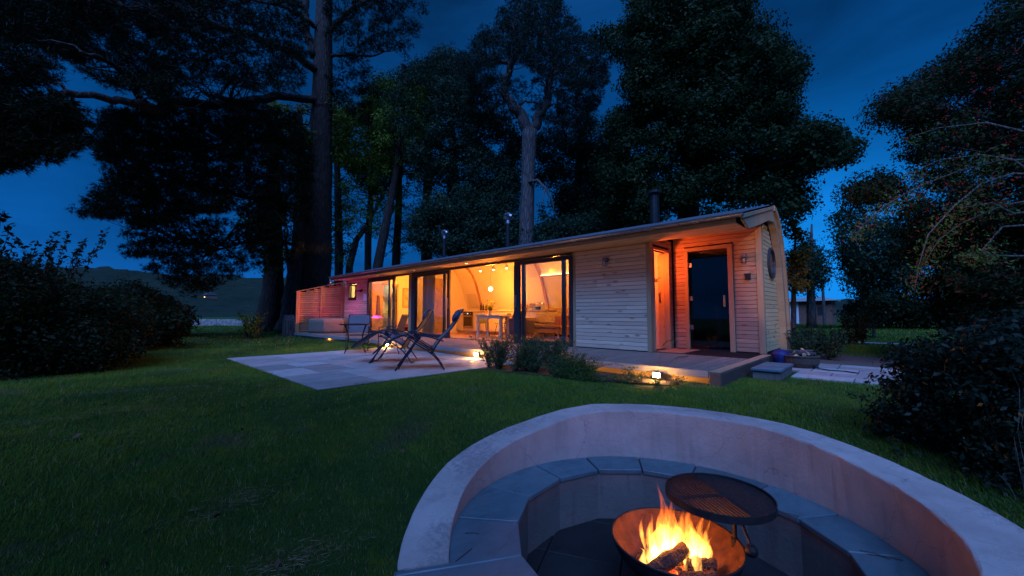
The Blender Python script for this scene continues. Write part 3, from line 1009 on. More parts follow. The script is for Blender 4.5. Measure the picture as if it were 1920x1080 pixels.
# fascia, soffit boards, gutter
nseg = 5
for i in range(nseg):
    a = XR0 + (XR1 - 0.06 - XR0) * i / nseg; b = XR0 + (XR1 - 0.06 - XR0) * (i + 1) / nseg
    mb = MB(); mb.box(0, b - a - .003, 0, 0.025, 0, 0.11); o = mb.build('fascia_board', M['trim'], cabin, local=True, bev=.002); o.location = Vector((a, 7.27, 2.305)) - wloc(cabin)
for k in range(8):
    y0 = 7.297 + k * 0.0985
    plank(cabin, 'soffit_board', M['soffit'], (XR0 + 0.02, y0, 2.318 + k * 0.001), 12.6, 0, 0.02, 0.094)
    plank(cabin, 'soffit_board', M['soffit'], (XR0 + 12.65, y0, 2.318 + k * 0.001), 3.80, 0, 0.02, 0.094)
mb = MB()
for k in range(12):
    y0 = 8.085 + k * 0.098
    z0 = 2.328 + k * 0.0225
    mb.add([(-3.655, y0, z0), (-1.79, y0, z0), (-1.79, y0 + .094, z0 + .021), (-3.655, y0 + .094, z0 + .021), (-3.655, y0, z0 + .02), (-1.79, y0, z0 + .02), (-1.79, y0 + .094, z0 + .041), (-3.655, y0 + .094, z0 + .041)],
           [(0, 1, 2, 3), (4, 7, 6, 5), (0, 4, 5, 1), (1, 5, 6, 2), (2, 6, 7, 3), (3, 7, 4, 0)])
mb.build('porch_ceiling', M['soffit'], cabin)
mb = MB(); mb.box(-5.62, -3.64, YW - .005, YW + .1, 2.31, 2.60); mb.box(-18.62, -16.3, YW - .005, YW + .1, 2.31, 2.60); mb.box(-16.3, -5.62, YW + .0, YW + .1, 2.31, 2.6); mb.build('wall_plate', M['trim'], cabin)
gp = []
for k in range(9):
    a = pi + pi * k / 8
    gp.append((7.195 + 0.062 * cos(a), 2.445 + 0.062 * sin(a)))
gin = [(7.195 + 0.057 * cos(2 * pi - pi * k / 8), 2.445 + 0.057 * sin(2 * pi - pi * k / 8)) for k in range(9)]
mb = MB(); mb.prism(gp + gin, 'x', XR0 + 0.05, -1.665)
mb.tube([(XR0 + 0.05, 7.133, 2.447), (-1.665, 7.133, 2.447)], 0.008, 6)
gut = mb.build('gutter', M['gutter'], cabin)
mb = MB(); mb.prism([(7.195 + 0.066 * cos(pi + pi * k / 8), 2.447 + 0.066 * sin(pi + pi * k / 8)) for k in range(9)], 'x', -1.668, -1.655); mb.prism([(7.195 + 0.066 * cos(pi + pi * k / 8), 2.447 + 0.066 * sin(pi + pi * k / 8)) for k in range(9)], 'x', XR0 + .04, XR0 + 0.05); mb.build('end_cap', M['gutter'], gut)
bx = -17.9
bm_me = None
while bx < -1.9:
    for dx in (0, 0.06):
        if bm_me is None:
            mb = MB(); pr = [(7.195 + 0.069 * cos(pi + pi * k / 8), 2.445 + 0.069 * sin(pi + pi * k / 8)) for k in range(9)] + [(7.195 + 0.062 * cos(2 * pi - pi * k / 8), 2.445 + 0.062 * sin(2 * pi - pi * k / 8)) for k in range(9)]
            mb.prism(pr, 'x', bx, bx + 0.022); o = mb.build('gutter_bracket', M['steel'], gut); bm_me = (o.data, bx)
        else:
            o = link_mesh('gutter_bracket', bm_me[0], None, gut, (bx + dx - bm_me[1], 0, 0))
    bx += 0.86
mb = MB(); mb.tube([(XR0 + 0.15, 7.19, 2.40), (XR0 + 0.15, 7.19, 2.2), (XR0 + 0.12, 7.16, 2.10), (XR0 - 0.1, 7.1, 2.05)], 0.034, 10); mb.build('downpipe', M['gutter'], cabin, smooth=True)

# verge board and curved gable arch
mb = MB(); mb.prism([(7.36, 2.455), (9.85, 3.085), (9.85, 2.74), (9.35, 2.70), (8.63, 2.50), (7.73, 2.275), (7.36, 2.36)], 'x', -1.735, -1.69); mb.build('verge_board', M['trim'], cabin, bev=.003)
mb = MB(); mb.prism([(7.30, 2.455), (9.86, 3.095), (9.86, 3.03), (7.30, 2.385)], 'x', -1.69, -1.668); mb.build('verge_cap', M['trim'], cabin, bev=.002)
outer = [(9.78, 3.085), (9.95, 3.07), (10.2, 2.95), (10.42, 2.74), (10.62, 2.4), (10.8, 1.92), (10.91, 1.4), (10.98, 0.9), (11.03, 0.5), (11.03, -0.12)]
mb = MB(); band_mesh(mb, outer, 0.11, -1.80, -1.655); mb.build('arch_outer_band', M['trim'], cabin, smooth=False)
o2 = band(outer, 0.111)
mb = MB(); band_mesh(mb, o2, 0.05, -1.83, -1.73); mb.build('arch_shadow_band', M['trim'], cabin)
o3 = band(outer, 0.162)
mb = MB(); band_mesh(mb, o3, 0.14, -1.828, -1.70); mb.build('arch_inner_band', M['trim'], cabin)
mb = MB()
gw = [(9.27, -0.1), (9.27, 2.5), (9.5, 2.95), (9.85, 3.0), (10.15, 2.9), (10.4, 2.65), (10.6, 2.3), (10.78, 1.8), (10.9, 1.2), (10.98, 0.5), (10.98, -0.1)]
mb.prism(gw, 'x', -1.95, -1.852); mb.build('gable_core', M['dark'], cabin)
mb = MB(); mb.prism([(9.3, 0), (9.3, 2.6), (9.6, 2.6), (9.85, 2.55), (10.3, 2.2), (10.6, 1.2), (10.7, 0)], 'x', -1.98, -1.955); mb.build('sauna_lining', M['ply'], cabin)
# left end wall
mb = MB(); mb.prism([(8.2, .02), (8.2, 2.3), (9.4, 2.65), (9.9, 2.6), (10.4, 2.2), (10.8, 1.0), (10.9, .02)], 'x', -18.495, -18.47); mb.build('end_lining', M['plaster'], cabin)
mb = MB(); mb.prism(gw[1:-1] + [(10.98, -0.1), (8.12, -0.1), (8.12, 2.38)], 'x', -18.62, -18.5); mb.build('end_wall', M['dark'], cabin)
# round window in the gable
rw = None
mb = MB()
ring = []
cy_, cz_, rr_ = 10.10, 1.90, 0.34
nn = 32
vs = []
for k in range(nn):
    a = 2 * pi * k / nn
    for (rad, xx) in ((rr_, -1.83), (rr_, -1.79), (rr_ - 0.05, -1.785), (rr_ - 0.055, -1.83)):
        vs.append((xx, cy_ + rad * cos(a), cz_ + rad * sin(a)))
mb.add(vs, [(k * 4 + j, ((k + 1) % nn) * 4 + j, ((k + 1) % nn) * 4 + (j + 1) % 4, k * 4 + (j + 1) % 4) for k in range(nn) for j in range(4)])
rw = mb.build('round_window', M['frame'], cabin)
mb = MB(); mb.prism([(cy_ + (rr_ - 0.05) * cos(2 * pi * k / nn), cz_ + (rr_ - 0.05) * sin(2 * pi * k / nn)) for k in range(nn)], 'x', -1.825, -1.815); mb.build('pane', simple('dark_pane', (0.02, 0.025, 0.035), 0.06), rw)

# small bathroom window
mb = MB()
x0, x1, z0, z1 = -18.13, -17.45, 1.49, 2.13
for b in ((x0, x0 + .05, z0, z1), (x1 - .05, x1, z0, z1), (x0, x1, z0, z0 + .05), (x0, x1, z1 - .05, z1)): mb.box(b[0], b[1], YW - .03, YW + .1, b[2], b[3])
sw_ = mb.build('bathroom_window', M['frame'], cabin)
mb = MB(); mb.box(x0 + .05, x1 - .05, YW + .03, YW + .036, z0 + .05, z1 - .05); mb.build('pane', M['glass'], sw_)
mb = MB(); mb.box(x0 - .04, x1 + .04, YW - .05, YW + .02, z0 - .05, z0 - 0.002); mb.build('sill', M['frame'], sw_)

# sliding doors
def slider(xl, xr, lst, rst, glass, kind):
    """outer leaf stiles (lst), inner leaf stiles (rst), panes"""
    mb = MB()
    zt = 2.255
    mb.box(xl, xr, 8.035, 8.10, zt - 0.10, zt)
    mb.box(xl, xr, 8.035, 8.10, 0.0, 0.10)
    for (a, b) in lst: mb.box(a, b, 8.03, 8.095, 0.10, zt - 0.10)
    d = mb.build('sliding_door', M['frame'], cabin, bev=.004)
    mb = MB()
    a0, b0 = rst[0][0], rst[-1][1]
    mb.box(a0, b0, 8.115, 8.165, zt - 0.10, zt - 0.01); mb.box(a0, b0, 8.115, 8.165, 0.024, 0.10)
    for (a, b) in rst: mb.box(a, b, 8.112, 8.168, 0.10, zt - 0.10)
    mb.build('inner_leaf', M['frame'], d, bev=.004)
    for (a, b, y) in glass:
        mb = MB(); mb.box(a, b, y, y + .008, 0.10, zt - 0.10); mb.build('pane', M['glass'], d)
    return d


d3 = slider(-7.58, -5.62, [(-7.58, -7.37), (-5.715, -5.62)], [(-7.36, -7.24), (-5.99, -5.88)], [(-7.37, -5.715, 8.06), (-7.24, -5.99, 8.14)], 0)
mb = MB(); mb.box(-7.50, -7.46, 7.99, 8.03, 0.98, 1.32); mb.build('handle', M['steel'], d3, bev=.005)
d2 = slider(-12.80, -10.52, [(-12.80, -12.60), (-10.64, -10.52)], [(-12.74, -12.60), (-10.97, -10.85)], [(-12.60, -10.64, 8.06), (-12.60, -10.97, 8.14)], 0)
mb = MB(); mb.box(-10.60, -10.56, 7.99, 8.03, 0.98, 1.32); mb.build('handle', M['steel'], d2, bev=.005)
d1 = slider(-16.28, -14.02, [(-16.28, -16.12), (-14.15, -14.02)], [(-16.2, -16.08), (-14.63, -14.48)], [(-16.12, -14.15, 8.06), (-16.08, -14.63, 8.14)], 0)
mb = MB(); mb.box(-14.11, -14.07, 7.99, 8.03, 0.98, 1.32); mb.build('handle', M['steel'], d1, bev=.005)
mb = MB(); mb.box(-12.99, -12.815, 8.03, 8.17, 0, 2.31); mb.build('door_post', M['trim'], cabin, bev=.004)
mb = MB(); mb.box(-16.28, -5.62, 8.045, 8.16, 2.262, 2.31); mb.build('door_head_track', M['frame'], cabin)
mb = MB(); mb.box(-16.28, -5.62, 8.045, 8.10, -0.02, 0.006); mb.build('door_floor_track', M['frame'], cabin)

# sauna glass door in the porch
mb = MB(); mb.box(-3.272, -2.458, YR + .03, YR + .04, 0.03, 2.205); sg = mb.build('glass_door', M['darkglass'], cabin)
mb = MB()
for z in (0.45, 1.1, 1.85): mb.box(-3.275, -3.20, YR + .015, YR + .045, z, z + 0.1)
mb.build('hinge', M['steel'], sg)
mb = MB(); mb.box(-2.56, -2.53, YR - .02, YR + .03, 0.95, 1.2); mb.build('handle', M['trim'], sg)
mb = MB(); mb.box(-3.3, -2.43, YR - .01, YR + .12, 0, 0.03); mb.build('threshold', M['dark_trim'], cabin)

# interior lining: curved plaster vault, partitions
inner = [(8.18, 2.30), (8.5, 2.48), (9.0, 2.64), (9.5, 2.70), (9.9, 2.66), (10.14, 2.54), (10.33, 2.34), (10.49, 2.06), (10.67, 1.57), (10.86, 1.02), (10.93, 0.5), (10.94, 0.0)]
mb = MB(); band_mesh(mb, band(inner, -0.03), 0.03, -18.49, -3.77); mb.build('vault_lining', M['plaster'], cabin, smooth=False)
for xa in (-12.0, -8.6):
    mb = MB(); band_mesh(mb, band(inner, 0.002)[1:], 0.045, xa - 0.045, xa + 0.045); mb.build('arch_rib', M['glulam'], cabin)


def partition(x0, x1, holes=()):
    """cross wall that follows the vault; holes = (ya, yb, z1)"""
    mb = MB()
    ys = sorted(set([8.18, 10.93] + [p[0] for p in inner[:-1]] + [h[0] for h in holes] + [h[1] for h in holes]))
    zi = lambda y: float(np.interp(y, [p[0] for p in inner], [p[1] for p in inner]))
    for a, b in zip(ys[:-1], ys[1:]):
        lo = 0.0
        for h in holes:
            if a >= h[0] - 1e-6 and b <= h[1] + 1e-6: lo = h[2]
        mb.prism([(a, lo), (b, lo), (b, max(lo, zi(b)) ), (a, zi(a))], 'x', x0, x1)
    return mb


partition(-13.03, -12.95).build('partition_wall', M['plaster'], cabin)
partition(-16.28, -16.2, [(8.72, 9.42, 2.08)]).build('partition_wall', M['plaster'], cabin)
partition(-5.70, -5.62).build('partition_wall', M['plaster'], cabin)
mb = MB(); mb.box(-12.945, -12.92, 9.12, 9.62, 0.02, 2.2); mb.build('wardrobe_door', M['ply'], cabin)
mb = MB(); mb.box(-16.30, -16.17, 8.66, 8.72, 0.02, 2.14); mb.box(-16.30, -16.17, 9.42, 9.48, 0.02, 2.14); mb.box(-16.30, -16.17, 8.66, 9.48, 2.08, 2.14); mb.build('door_lining', M['ply'], cabin)
mb = MB(); mb.box(-16.15, -16.12, 8.2, 8.64, 0.02, 2.12); dl = mb.build('bathroom_door', M['ply'], cabin)
mb = MB(); mb.box(-16.12, -16.08, 8.55, 8.6, 1.0, 1.04); mb.build('handle', M['steel'], dl)
# entrance hall behind the porch doorway
mb = MB(); mb.box(-5.60, -3.77, 9.2, 9.24, 0.02, 2.5); hw = mb.build('hall_wall', M['plaster'], cabin)
mb = MB(); mb.box(-3.92, -3.765, 9.10, 9.13, 0.02, 2.18); hl = mb.build('hall_door_leaf', M['ply'], cabin)
mb = MB(); mb.box(-3.90, -3.86, 9.085, 9.10, 1.06, 1.30); mb.build('latch_plate', M['steel'], hl)
for xx in (-4.04, -4.13):
    mb = MB(); mb.box(xx, xx + .075, 9.19, 9.2, 1.56, 1.64); mb.build('light_switch', M['steel'], hw)
mb = MB(); mb.box(-5.6, -3.77, 8.2, 10.9, 2.42, 2.45); mb.build('hall_ceiling', M['plaster'], cabin)
# sauna room: floor, bench
mb = MB(); mb.box(-3.65, -1.99, YR + .1, 10.6, 0.0, 0.02); mb.build('sauna_floor', M['dark'], cabin)
mb = MB(); mb.box(-3.65, -2.0, 10.5, 10.56, 0.02, 2.3); mb.box(-3.76, -3.66, 9.35, 10.56, 0.02, 2.5); mb.build('sauna_wall', M['ply'], cabin)
mb = MB()
for k in range(5): mb.box(-3.6, -2.0, 10.05 + k * .09, 10.12 + k * .09, 0.95, 1.0)
mb.box(-3.6, -2.0, 10.0, 10.03, 0.85, 0.95)
for k in range(12): mb.box(-3.55 + k * .13, -3.47 + k * .13, 10.03, 10.05, 0.1, 0.85)
mb.build('sauna_bench', M['ply'], cabin)

# flues on the roof
def flue(x, y, zb, zt, r_, cap, label):
    t = empty('roof_flue', (x, y, zb), label, 'flue')
    mb = MB(); mb.tube([(x, y, zb - 0.12), (x, y, zt)], r_, 14); mb.build('pipe', M['blacksteel'], t, smooth=False)
    if cap == 'spinner':
        mb = MB(); mb.tube([(x, y, zt - .02), (x, y, zt + .09)], [r_ * 1.25, r_ * 1.1], 14); mb.build('collar', M['steel'], t)
        mb = MB()
        R_ = r_ * 1.85
        for k in range(18):
            a = 2 * pi * k / 18
            pts = []
            for j in range(7):
                th = pi * (0.06 + 0.88 * j / 6)
                aa = a + 0.7 * j / 6
                pts.append((x + R_ * sin(th) * cos(aa), y + R_ * sin(th) * sin(aa), zt + .09 + R_ - R_ * cos(th)))
            for p, q in zip(pts[:-1], pts[1:]): mb.bar(p, q, 0.032, 0.005)
        mb.build('turbine', M['steel'], t)
        mb = MB(); mb.lathe([(0.001, .09 + 2 * R_), (r_ * .9, .09 + 2 * R_ - .02), (r_ * 1.0, .09 + 2 * R_ - .035)], (x, y, zt), 14); mb.build('cap', M['steel'], t)
    else:
        mb = MB(); mb.lathe([(r_ * 1.1, -.05), (r_ * 1.6, -.03), (r_ * 1.6, .02), (r_ * 1.35, .03), (.001, .05)], (x, y, zt), 16); mb.build('cap', M['blacksteel'], t)


flue(-12.25, 9.1, 2.95, 3.70, 0.065, 'spinner', 'black flue with silver spinning cowl, the left one on the roof')
flue(-8.85, 9.1, 2.95, 3.74, 0.07, 'spinner', 'black flue with silver spinning cowl above the kitchen, middle of the roof')
flue(-3.98, 9.15, 2.97, 3.72, 0.11, 'flat', 'thick black stove flue with flat cap near the right end of the roof')

# ------------------------------------------------------------------ deck
deck = empty('timber_deck', (-10, 7, -0.1), 'weathered grooved timber deck along the front of the cabin', 'deck')
bw = 0.143


def deck_mesh(L_):
    prof = [(0.002, 0)]
    ng = 3
    gwid = (bw - 0.008) / ng
    for g in range(ng):
        a = 0.006 + g * gwid
        prof += [(a + 0.004, 0.026), (a + gwid - 0.018, 0.026), (a + gwid - 0.015, 0.008), (a + gwid - 0.003, 0.008)]
    prof += [(bw - 0.006, 0.008), (bw - 0.006, 0)]
    n = len(prof)
    vs = [(x, p[0], p[1]) for x in (0, L_) for p in prof]
    fs = [(i, (i + 1) % n, n + (i + 1) % n, n + i) for i in range(n)] + [tuple(reversed(range(n))), tuple(range(n, 2 * n))]
    me = bpy.data.meshes.new('deck_board'); me.from_pydata(vs, [], fs)
    bm = bmesh.new(); bm.from_mesh(me); bmesh.ops.recalc_face_normals(bm, faces=bm.faces); bm.to_mesh(me); bm.free()
    me.materials.append(M['deck'])
    return me


dmA, dmB = deck_mesh(8.04 - 5.985), deck_mesh(YR - 0.0 - 5.985)
nb = int((18.66 - 1.87) / 0.1459)
bwid = (18.66 - 1.87) / nb
for i in range(nb):
    xr = -1.872 - i * bwid
    me = dmB if xr > -3.60 else dmA
    o = link_mesh('deck_board', me, None, deck, Vector((xr, 5.985, -0.026)) - deck.location)
    o.rotation_euler = (0, 0, pi / 2)
for i in range(4):
    a = -18.66 + (18.66 - 1.875) * i / 4
    mb = MB(); mb.box(0, (18.66 - 1.875) / 4 - 0.003, 0, 0.028, 0, 0.098); o = mb.build('fascia_board', M['deck_fascia'], deck, local=True, bev=.002); o.location = Vector((a, 5.955, -0.099)) - deck.location
mb = MB(); mb.box(-18.6, -1.9, 6.06, 6.12, -0.34, -0.03); mb.build('front_joist', M['soffit'], deck)
mb = MB()
for k in range(24): mb.box(-18.5 + k * 0.72, -18.45 + k * 0.72, 6.12, 8.1, -0.15, -0.03)
mb.build('joist', M['trim'], deck)
mb = MB(); mb.box(-3.6, -1.9, 8.1, 9.25, -0.12, -0.03); mb.build('porch_subframe', M['dark'], deck)
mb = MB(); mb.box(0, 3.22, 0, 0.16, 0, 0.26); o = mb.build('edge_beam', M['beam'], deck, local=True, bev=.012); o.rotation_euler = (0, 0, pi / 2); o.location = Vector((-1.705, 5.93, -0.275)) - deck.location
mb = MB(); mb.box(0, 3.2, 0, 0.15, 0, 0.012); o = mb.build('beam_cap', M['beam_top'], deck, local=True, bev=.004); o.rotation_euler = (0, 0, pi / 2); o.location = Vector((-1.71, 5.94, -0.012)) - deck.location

dm = empty('door_mat', (-3.2, 8.6, 0.0), 'brown coir door mat outside the open porch doorway', 'door mat')
mb = MB(); mb.box(-3.58, -3.02, 8.12, 9.12, 0.001, 0.022); mb.build('mat_pile', M['mat'], dm, bev=.006)

# slatted screen by the hot tub
fen = empty('slatted_screen', (-18.7, 7, 0), 'sloping slatted larch screen behind the hot tub', 'fence')
ft = lambda y: 1.75 + (y - 5.98) * (2.28 - 1.75) / (8.06 - 5.98)
z = 0.03
while z < 2.25:
    y0 = 6.0 if z + .08 < ft(6.0) else (z + .082 - 1.75) * (8.06 - 5.98) / (2.28 - 1.75) + 5.98
    if y0 < 7.95: plank(fen, 'slat', M['larch_warm'], (-18.66, y0, z), 8.05 - y0, pi / 2, 0.07, 0.02)
    z += 0.083
for (y0, y1) in ((5.985, 6.055), (6.06, 6.13), (6.98, 7.06), (7.90, 8.04)):
    mb = MB(); mb.prism([(y0, -0.0), (y1, -0.0), (y1, ft(y1)), (y0, ft(y0))], 'x', -18.656, -18.60); mb.build('post', M['larch_warm'], fen)
mb = MB(); mb.prism([(5.97, ft(5.97)), (8.05, ft(8.05)), (8.05, ft(8.05) + .035), (5.97, ft(5.97) + .035)], 'x', -18.72, -18.59); mb.build('top_rail', M['larch_warm'], fen)
mb = MB(); mb.box(-18.72, -18.69, 6.0, 8.1, 0.0, 1.72); mb.build('backing_board', M['dark'], fen)

# ------------------------------------------------------------------ fire pit
pit = empty('fire_pit_seat', (PC[0], PC[1], -1.03), 'sunken round fire pit seat of pale render with sky-tinted slate slabs', 'fire pit')


def pol(a, r_, c=PC):
    return (c[0] + r_ * cos(radians(a)), c[1] + r_ * sin(radians(a)))


WT = [(-30, -.56), (-22, -.50), (-10, -.33), (7, -.262), (25, -.248), (41, -.222), (57, -.184), (73, -.150), (97, -.15), (121, -.149), (138, -.156), (149, -.197), (165, -.281), (181, -.345), (200, -.416), (215, -.505), (228, -.572), (237, -.602)]
# back wall: top height varies, slightly faceted plan
mb = MB()
angs = np.linspace(-30, 237, 108)
vs = []
for a in angs:
    zt = float(np.interp(a, [w[0] for w in WT], [w[1] for w in WT]))
    wob = 0.005 * sin(a * 0.08)
    wide = .05 * max(0.0, min(1.0, (45 - a) / 45))
    ri, ro = 1.352 + wob, 1.642 + wob * 1.5 + wide
    zb = -0.62
    for (rr, zz) in ((ri, zb), (ri, zt - .014), (ri + .004, zt - .004), (ri + .014, zt), (ro - .014, zt + .002), (ro - .004, zt - .004), (ro, zt - .014), (ro + .02, -0.9)):
        p = pol(a, rr + random.uniform(-.0025, .0025)); vs.append((p[0], p[1], zz + random.uniform(-.002, .002)))
n = 8
fs = [(i * n + j, (i + 1) * n + j, (i + 1) * n + j + 1, i * n + j + 1) for i in range(len(angs) - 1) for j in range(n - 1)]
fs += [tuple(range(n)), tuple(reversed([(len(angs) - 1) * n + j for j in range(n)]))]
mb.add(vs, fs)
mb.build('back_wall', M['pit'], pit, smooth=False)
# seat riser, faceted where the slabs meet
JA = [-121, -98, -75, -52, -30, -8, 12, 32, 53, 75, 100, 122, 144, 167, 193, 216, 239]
RF = {-121: .94, -98: .95, -75: .95, -52: .95, -30: .97, -8: 1.0, 12: 1.04, 32: 1.05, 53: 1.02, 75: 1.0, 100: 1.01, 122: 1.03, 144: 1.035, 167: 1.0, 193: .965, 216: .93, 239: .94}
mb = MB()
vs = []
NJ = len(JA)
for a in JA[:-1]:
    for (rr, zz) in ((RF[a] + .012, -1.06), (RF[a] + .012, -.642), (1.36, -.642), (1.36, -1.06)):
        p = pol(a, rr); vs.append((p[0], p[1], zz))
k = NJ - 1
fs = []
for i in range(k):
    j = (i + 1) % k
    for q in range(4):
        fs.append((i * 4 + q, j * 4 + q, j * 4 + (q + 1) % 4, i * 4 + (q + 1) % 4))
mb.add(vs, fs)
mb.build('seat_riser', M['riser'], pit)
mb = MB()
vs = []
na = 48
for i in range(na):
    for (rr, zz) in ((1.34, -.645), (1.66, -.645), (1.66, -1.1), (1.34, -1.1)):
        p = pol(i * 360 / na, rr); vs.append((p[0], p[1], zz))
mb.add(vs, [(i * 4 + q, ((i + 1) % na) * 4 + q, ((i + 1) % na) * 4 + (q + 1) % 4, i * 4 + (q + 1) % 4) for i in range(na) for q in range(4)])
mb.build('footing', M['dark'], pit)
for a, b in zip(JA[:-1], JA[1:]):
    open_ = b <= -30
    ro = 1.655 if open_ else 1.351
    g = 0.28
    fr = [pol(a + g, RF[a]), pol(b - g, RF[b])]
    bk = [pol(b - g + (a + g - b + g) * t, ro) for t in np.linspace(0, 1, 7)]
    if b == 239: bk = [pol(b - g, 1.655), pol(237.3, 1.655), pol(237.3, 1.351)] + [pol(237.3 + (a + g - 237.3) * t, 1.351) for t in np.linspace(0.1, 1, 6)]
    mb = MB(); mb.prism([tuple(p) for p in fr + bk], 'z', -0.64, -0.600 + random.uniform(-.003, .002)); mb.build('seat_slab', M['slate'], pit, bev=.005)
# slate floor
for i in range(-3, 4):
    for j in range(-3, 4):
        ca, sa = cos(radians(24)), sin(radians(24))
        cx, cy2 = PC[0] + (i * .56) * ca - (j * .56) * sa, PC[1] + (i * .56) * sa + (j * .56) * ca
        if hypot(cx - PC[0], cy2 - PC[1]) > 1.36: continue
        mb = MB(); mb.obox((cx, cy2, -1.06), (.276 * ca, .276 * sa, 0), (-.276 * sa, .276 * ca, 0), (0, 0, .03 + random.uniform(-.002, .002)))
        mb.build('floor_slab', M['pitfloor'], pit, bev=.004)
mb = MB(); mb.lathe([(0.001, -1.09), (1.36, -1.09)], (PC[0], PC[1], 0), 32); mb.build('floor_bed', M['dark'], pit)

# fire bowl
BC = np.array([-1.035, 2.565])
bowl = empty('fire_bowl', (BC[0], BC[1], -1.03), 'rusty round iron fire bowl on short legs in the middle of the pit', 'fire bowl')
R0 = 0.385
prof_o, prof_i = [], []
for k in range(15):
    t = k / 14
    a = radians(82) * t
    rr = 0.40 * sin(a) / sin(radians(82)) * (R0 / 0.40)
    zz = -0.60 - 0.255 * (cos(a) - cos(radians(82))) / (1 - cos(radians(82)))
    prof_o.append((max(rr, .001), zz))
    prof_i.append((max(rr - .008, .001), zz + .010 if k < 14 else zz))
mb = MB(); mb.lathe(prof_o, (BC[0], BC[1], 0), 56); mb.build('bowl_outside', M['iron'], bowl, smooth=True)
mb = MB(); mb.lathe(prof_i, (BC[0], BC[1], 0), 56); mb.build('bowl_inside', M['rust'], bowl, smooth=True)
mb = MB(); mb.tube([(BC[0] + (R0 - .002) * cos(2 * pi * k / 56), BC[1] + (R0 - .002) * sin(2 * pi * k / 56), -0.60) for k in range(57)], 0.007, 6, cap=False); mb.build('rim', M['iron'], bowl, smooth=True)
for a in (215, 335, 95):
    mb = MB(); p = (BC[0] + .22 * cos(radians(a)), BC[1] + .22 * sin(radians(a)))
    q = (BC[0] + .30 * cos(radians(a)), BC[1] + .30 * sin(radians(a)))
    mb.bar((p[0], p[1], -.80), (q[0], q[1], -1.03), .05, .012); mb.build('leg', M['iron'], bowl)
mb = MB()
ash = []
for k in range(9):
    ash.append((0.001 + .235 * k / 8, -0.795 - .02 * (k / 8) ** 2))
mb.lathe(ash, (BC[0], BC[1], 0), 28)
mb.v = [(v[0], v[1], v[2] + random.uniform(-.012, .012)) for v in mb.v]
m_ash, N, L, out = new_mat('glowing_embers')
b = N.new('ShaderNodeBsdfPrincipled'); p = N.new('ShaderNodeNewGeometry').outputs['Position']
b.inputs['Base Color'].default_value = (.035, .025, .022, 1); b.inputs['Roughness'].default_value = 1
f = noise(N, L, p, 24, 5, .7)
er = N.new('ShaderNodeValToRGB'); er.color_ramp.elements[0].position = .46; er.color_ramp.elements[0].color = (0, 0, 0, 1); er.color_ramp.elements[1].position = .72; er.color_ramp.elements[1].color = (1, .34, .05, 1)
e = er.color_ramp.elements.new(.56); e.color = (.7, .06, .004, 1)
L.new(f, er.inputs[0]); L.new(er.outputs[0], b.inputs['Emission Color']); b.inputs['Emission Strength'].default_value = 2.6
L.new(b.outputs[0], out.inputs[0])
M['ember'] = m_ash
fire = empty('log_fire', (BC[0], BC[1], -0.8), 'burning logs with tall yellow flames and red embers in the bowl', 'fire')
mb.build('ember_bed', m_ash, fire, smooth=True)
mb = MB()
for k in range(70):
    a = random.uniform(0, 2 * pi); rr = .2 * sqrt(random.random())
    mb.blob((BC[0] + rr * cos(a), BC[1] + rr * sin(a), -.785 + random.uniform(0, .02)), random.uniform(.012, .03), None, random.uniform(.01, .02), 6, 4, .3)
o = mb.build('ember', m_ash, fire); tag(o, kind='stuff')


def char_mat():
    m, N, L, out = new_mat('charred_log')
    b = N.new('ShaderNodeBsdfPrincipled'); p = N.new('ShaderNodeNewGeometry').outputs['Position']
    f = noise(N, L, p, 40, 6, .75)
    vo = N.new('ShaderNodeTexVoronoi'); vo.feature = 'DISTANCE_TO_EDGE'; vo.inputs['Scale'].default_value = 38; L.new(p, vo.inputs['Vector'])
    c = mixrgb(N, L, maprange(N, L, f, .35, .7, 0, 1), (.012, .008, .007), (.07, .04, .03))
    L.new(c, b.inputs['Base Color']); b.inputs['Roughness'].default_value = .95
    sep = N.new('ShaderNodeSeparateXYZ'); L.new(p, sep.inputs[0])
    low = maprange(N, L, sep.outputs['Z'], -.80, -.71, 1, 0)
    cr = maprange(N, L, vo.outputs['Distance'], 0, .07, 1, 0)
    mu = N.new('ShaderNodeMath'); mu.operation = 'MULTIPLY'; L.new(low, mu.inputs[0]); L.new(cr, mu.inputs[1])
    b.inputs['Emission Color'].default_value = (1, .16, .015, 1); L.new(mu.outputs[0], b.inputs['Emission Strength'])
    bn = N.new('ShaderNodeBump'); bn.inputs['Distance'].default_value = .012; L.new(vo.outputs['Distance'], bn.inputs['Height']); L.new(bn.outputs[0], b.inputs['Normal'])
    L.new(b.outputs[0], out.inputs[0]); return m


M['log'] = char_mat()
RT = np.array([cos(YAW), sin(YAW), 0]); FWH = np.array([-sin(YAW), cos(YAW), 0])


def bp(u, v, z):
    """point in the bowl: u to the right, v away from the lens, z up from the ember bed"""
    q = np.array([BC[0], BC[1], -0.785]) + RT * u + FWH * v
    return (q[0], q[1], q[2] + z)


for (a, c, r_) in (((-.21, -.12, .05), (.06, -.0, .12), .045), ((-.02, -.13, .02), (.17, -.17, .05), .038), ((.05, -.03, .05), (.22, -.06, .055), .042), ((-.20, .05, .03), (-.05, .15, .06), .035), ((-.05, .02, .02), (.12, .13, .05), .04)):
    P_, Q_ = Vector(bp(*a)), Vector(bp(*c))
    mb = MB(); mb.tube([P_.lerp(Q_, k / 9) + Vector((random.uniform(-.004, .004),) * 3) for k in range(10)], [r_ * (1 + random.uniform(-.12, .1)) for k in range(10)], 12, jit=.09)
    mb.build('log', M['log'], fire)

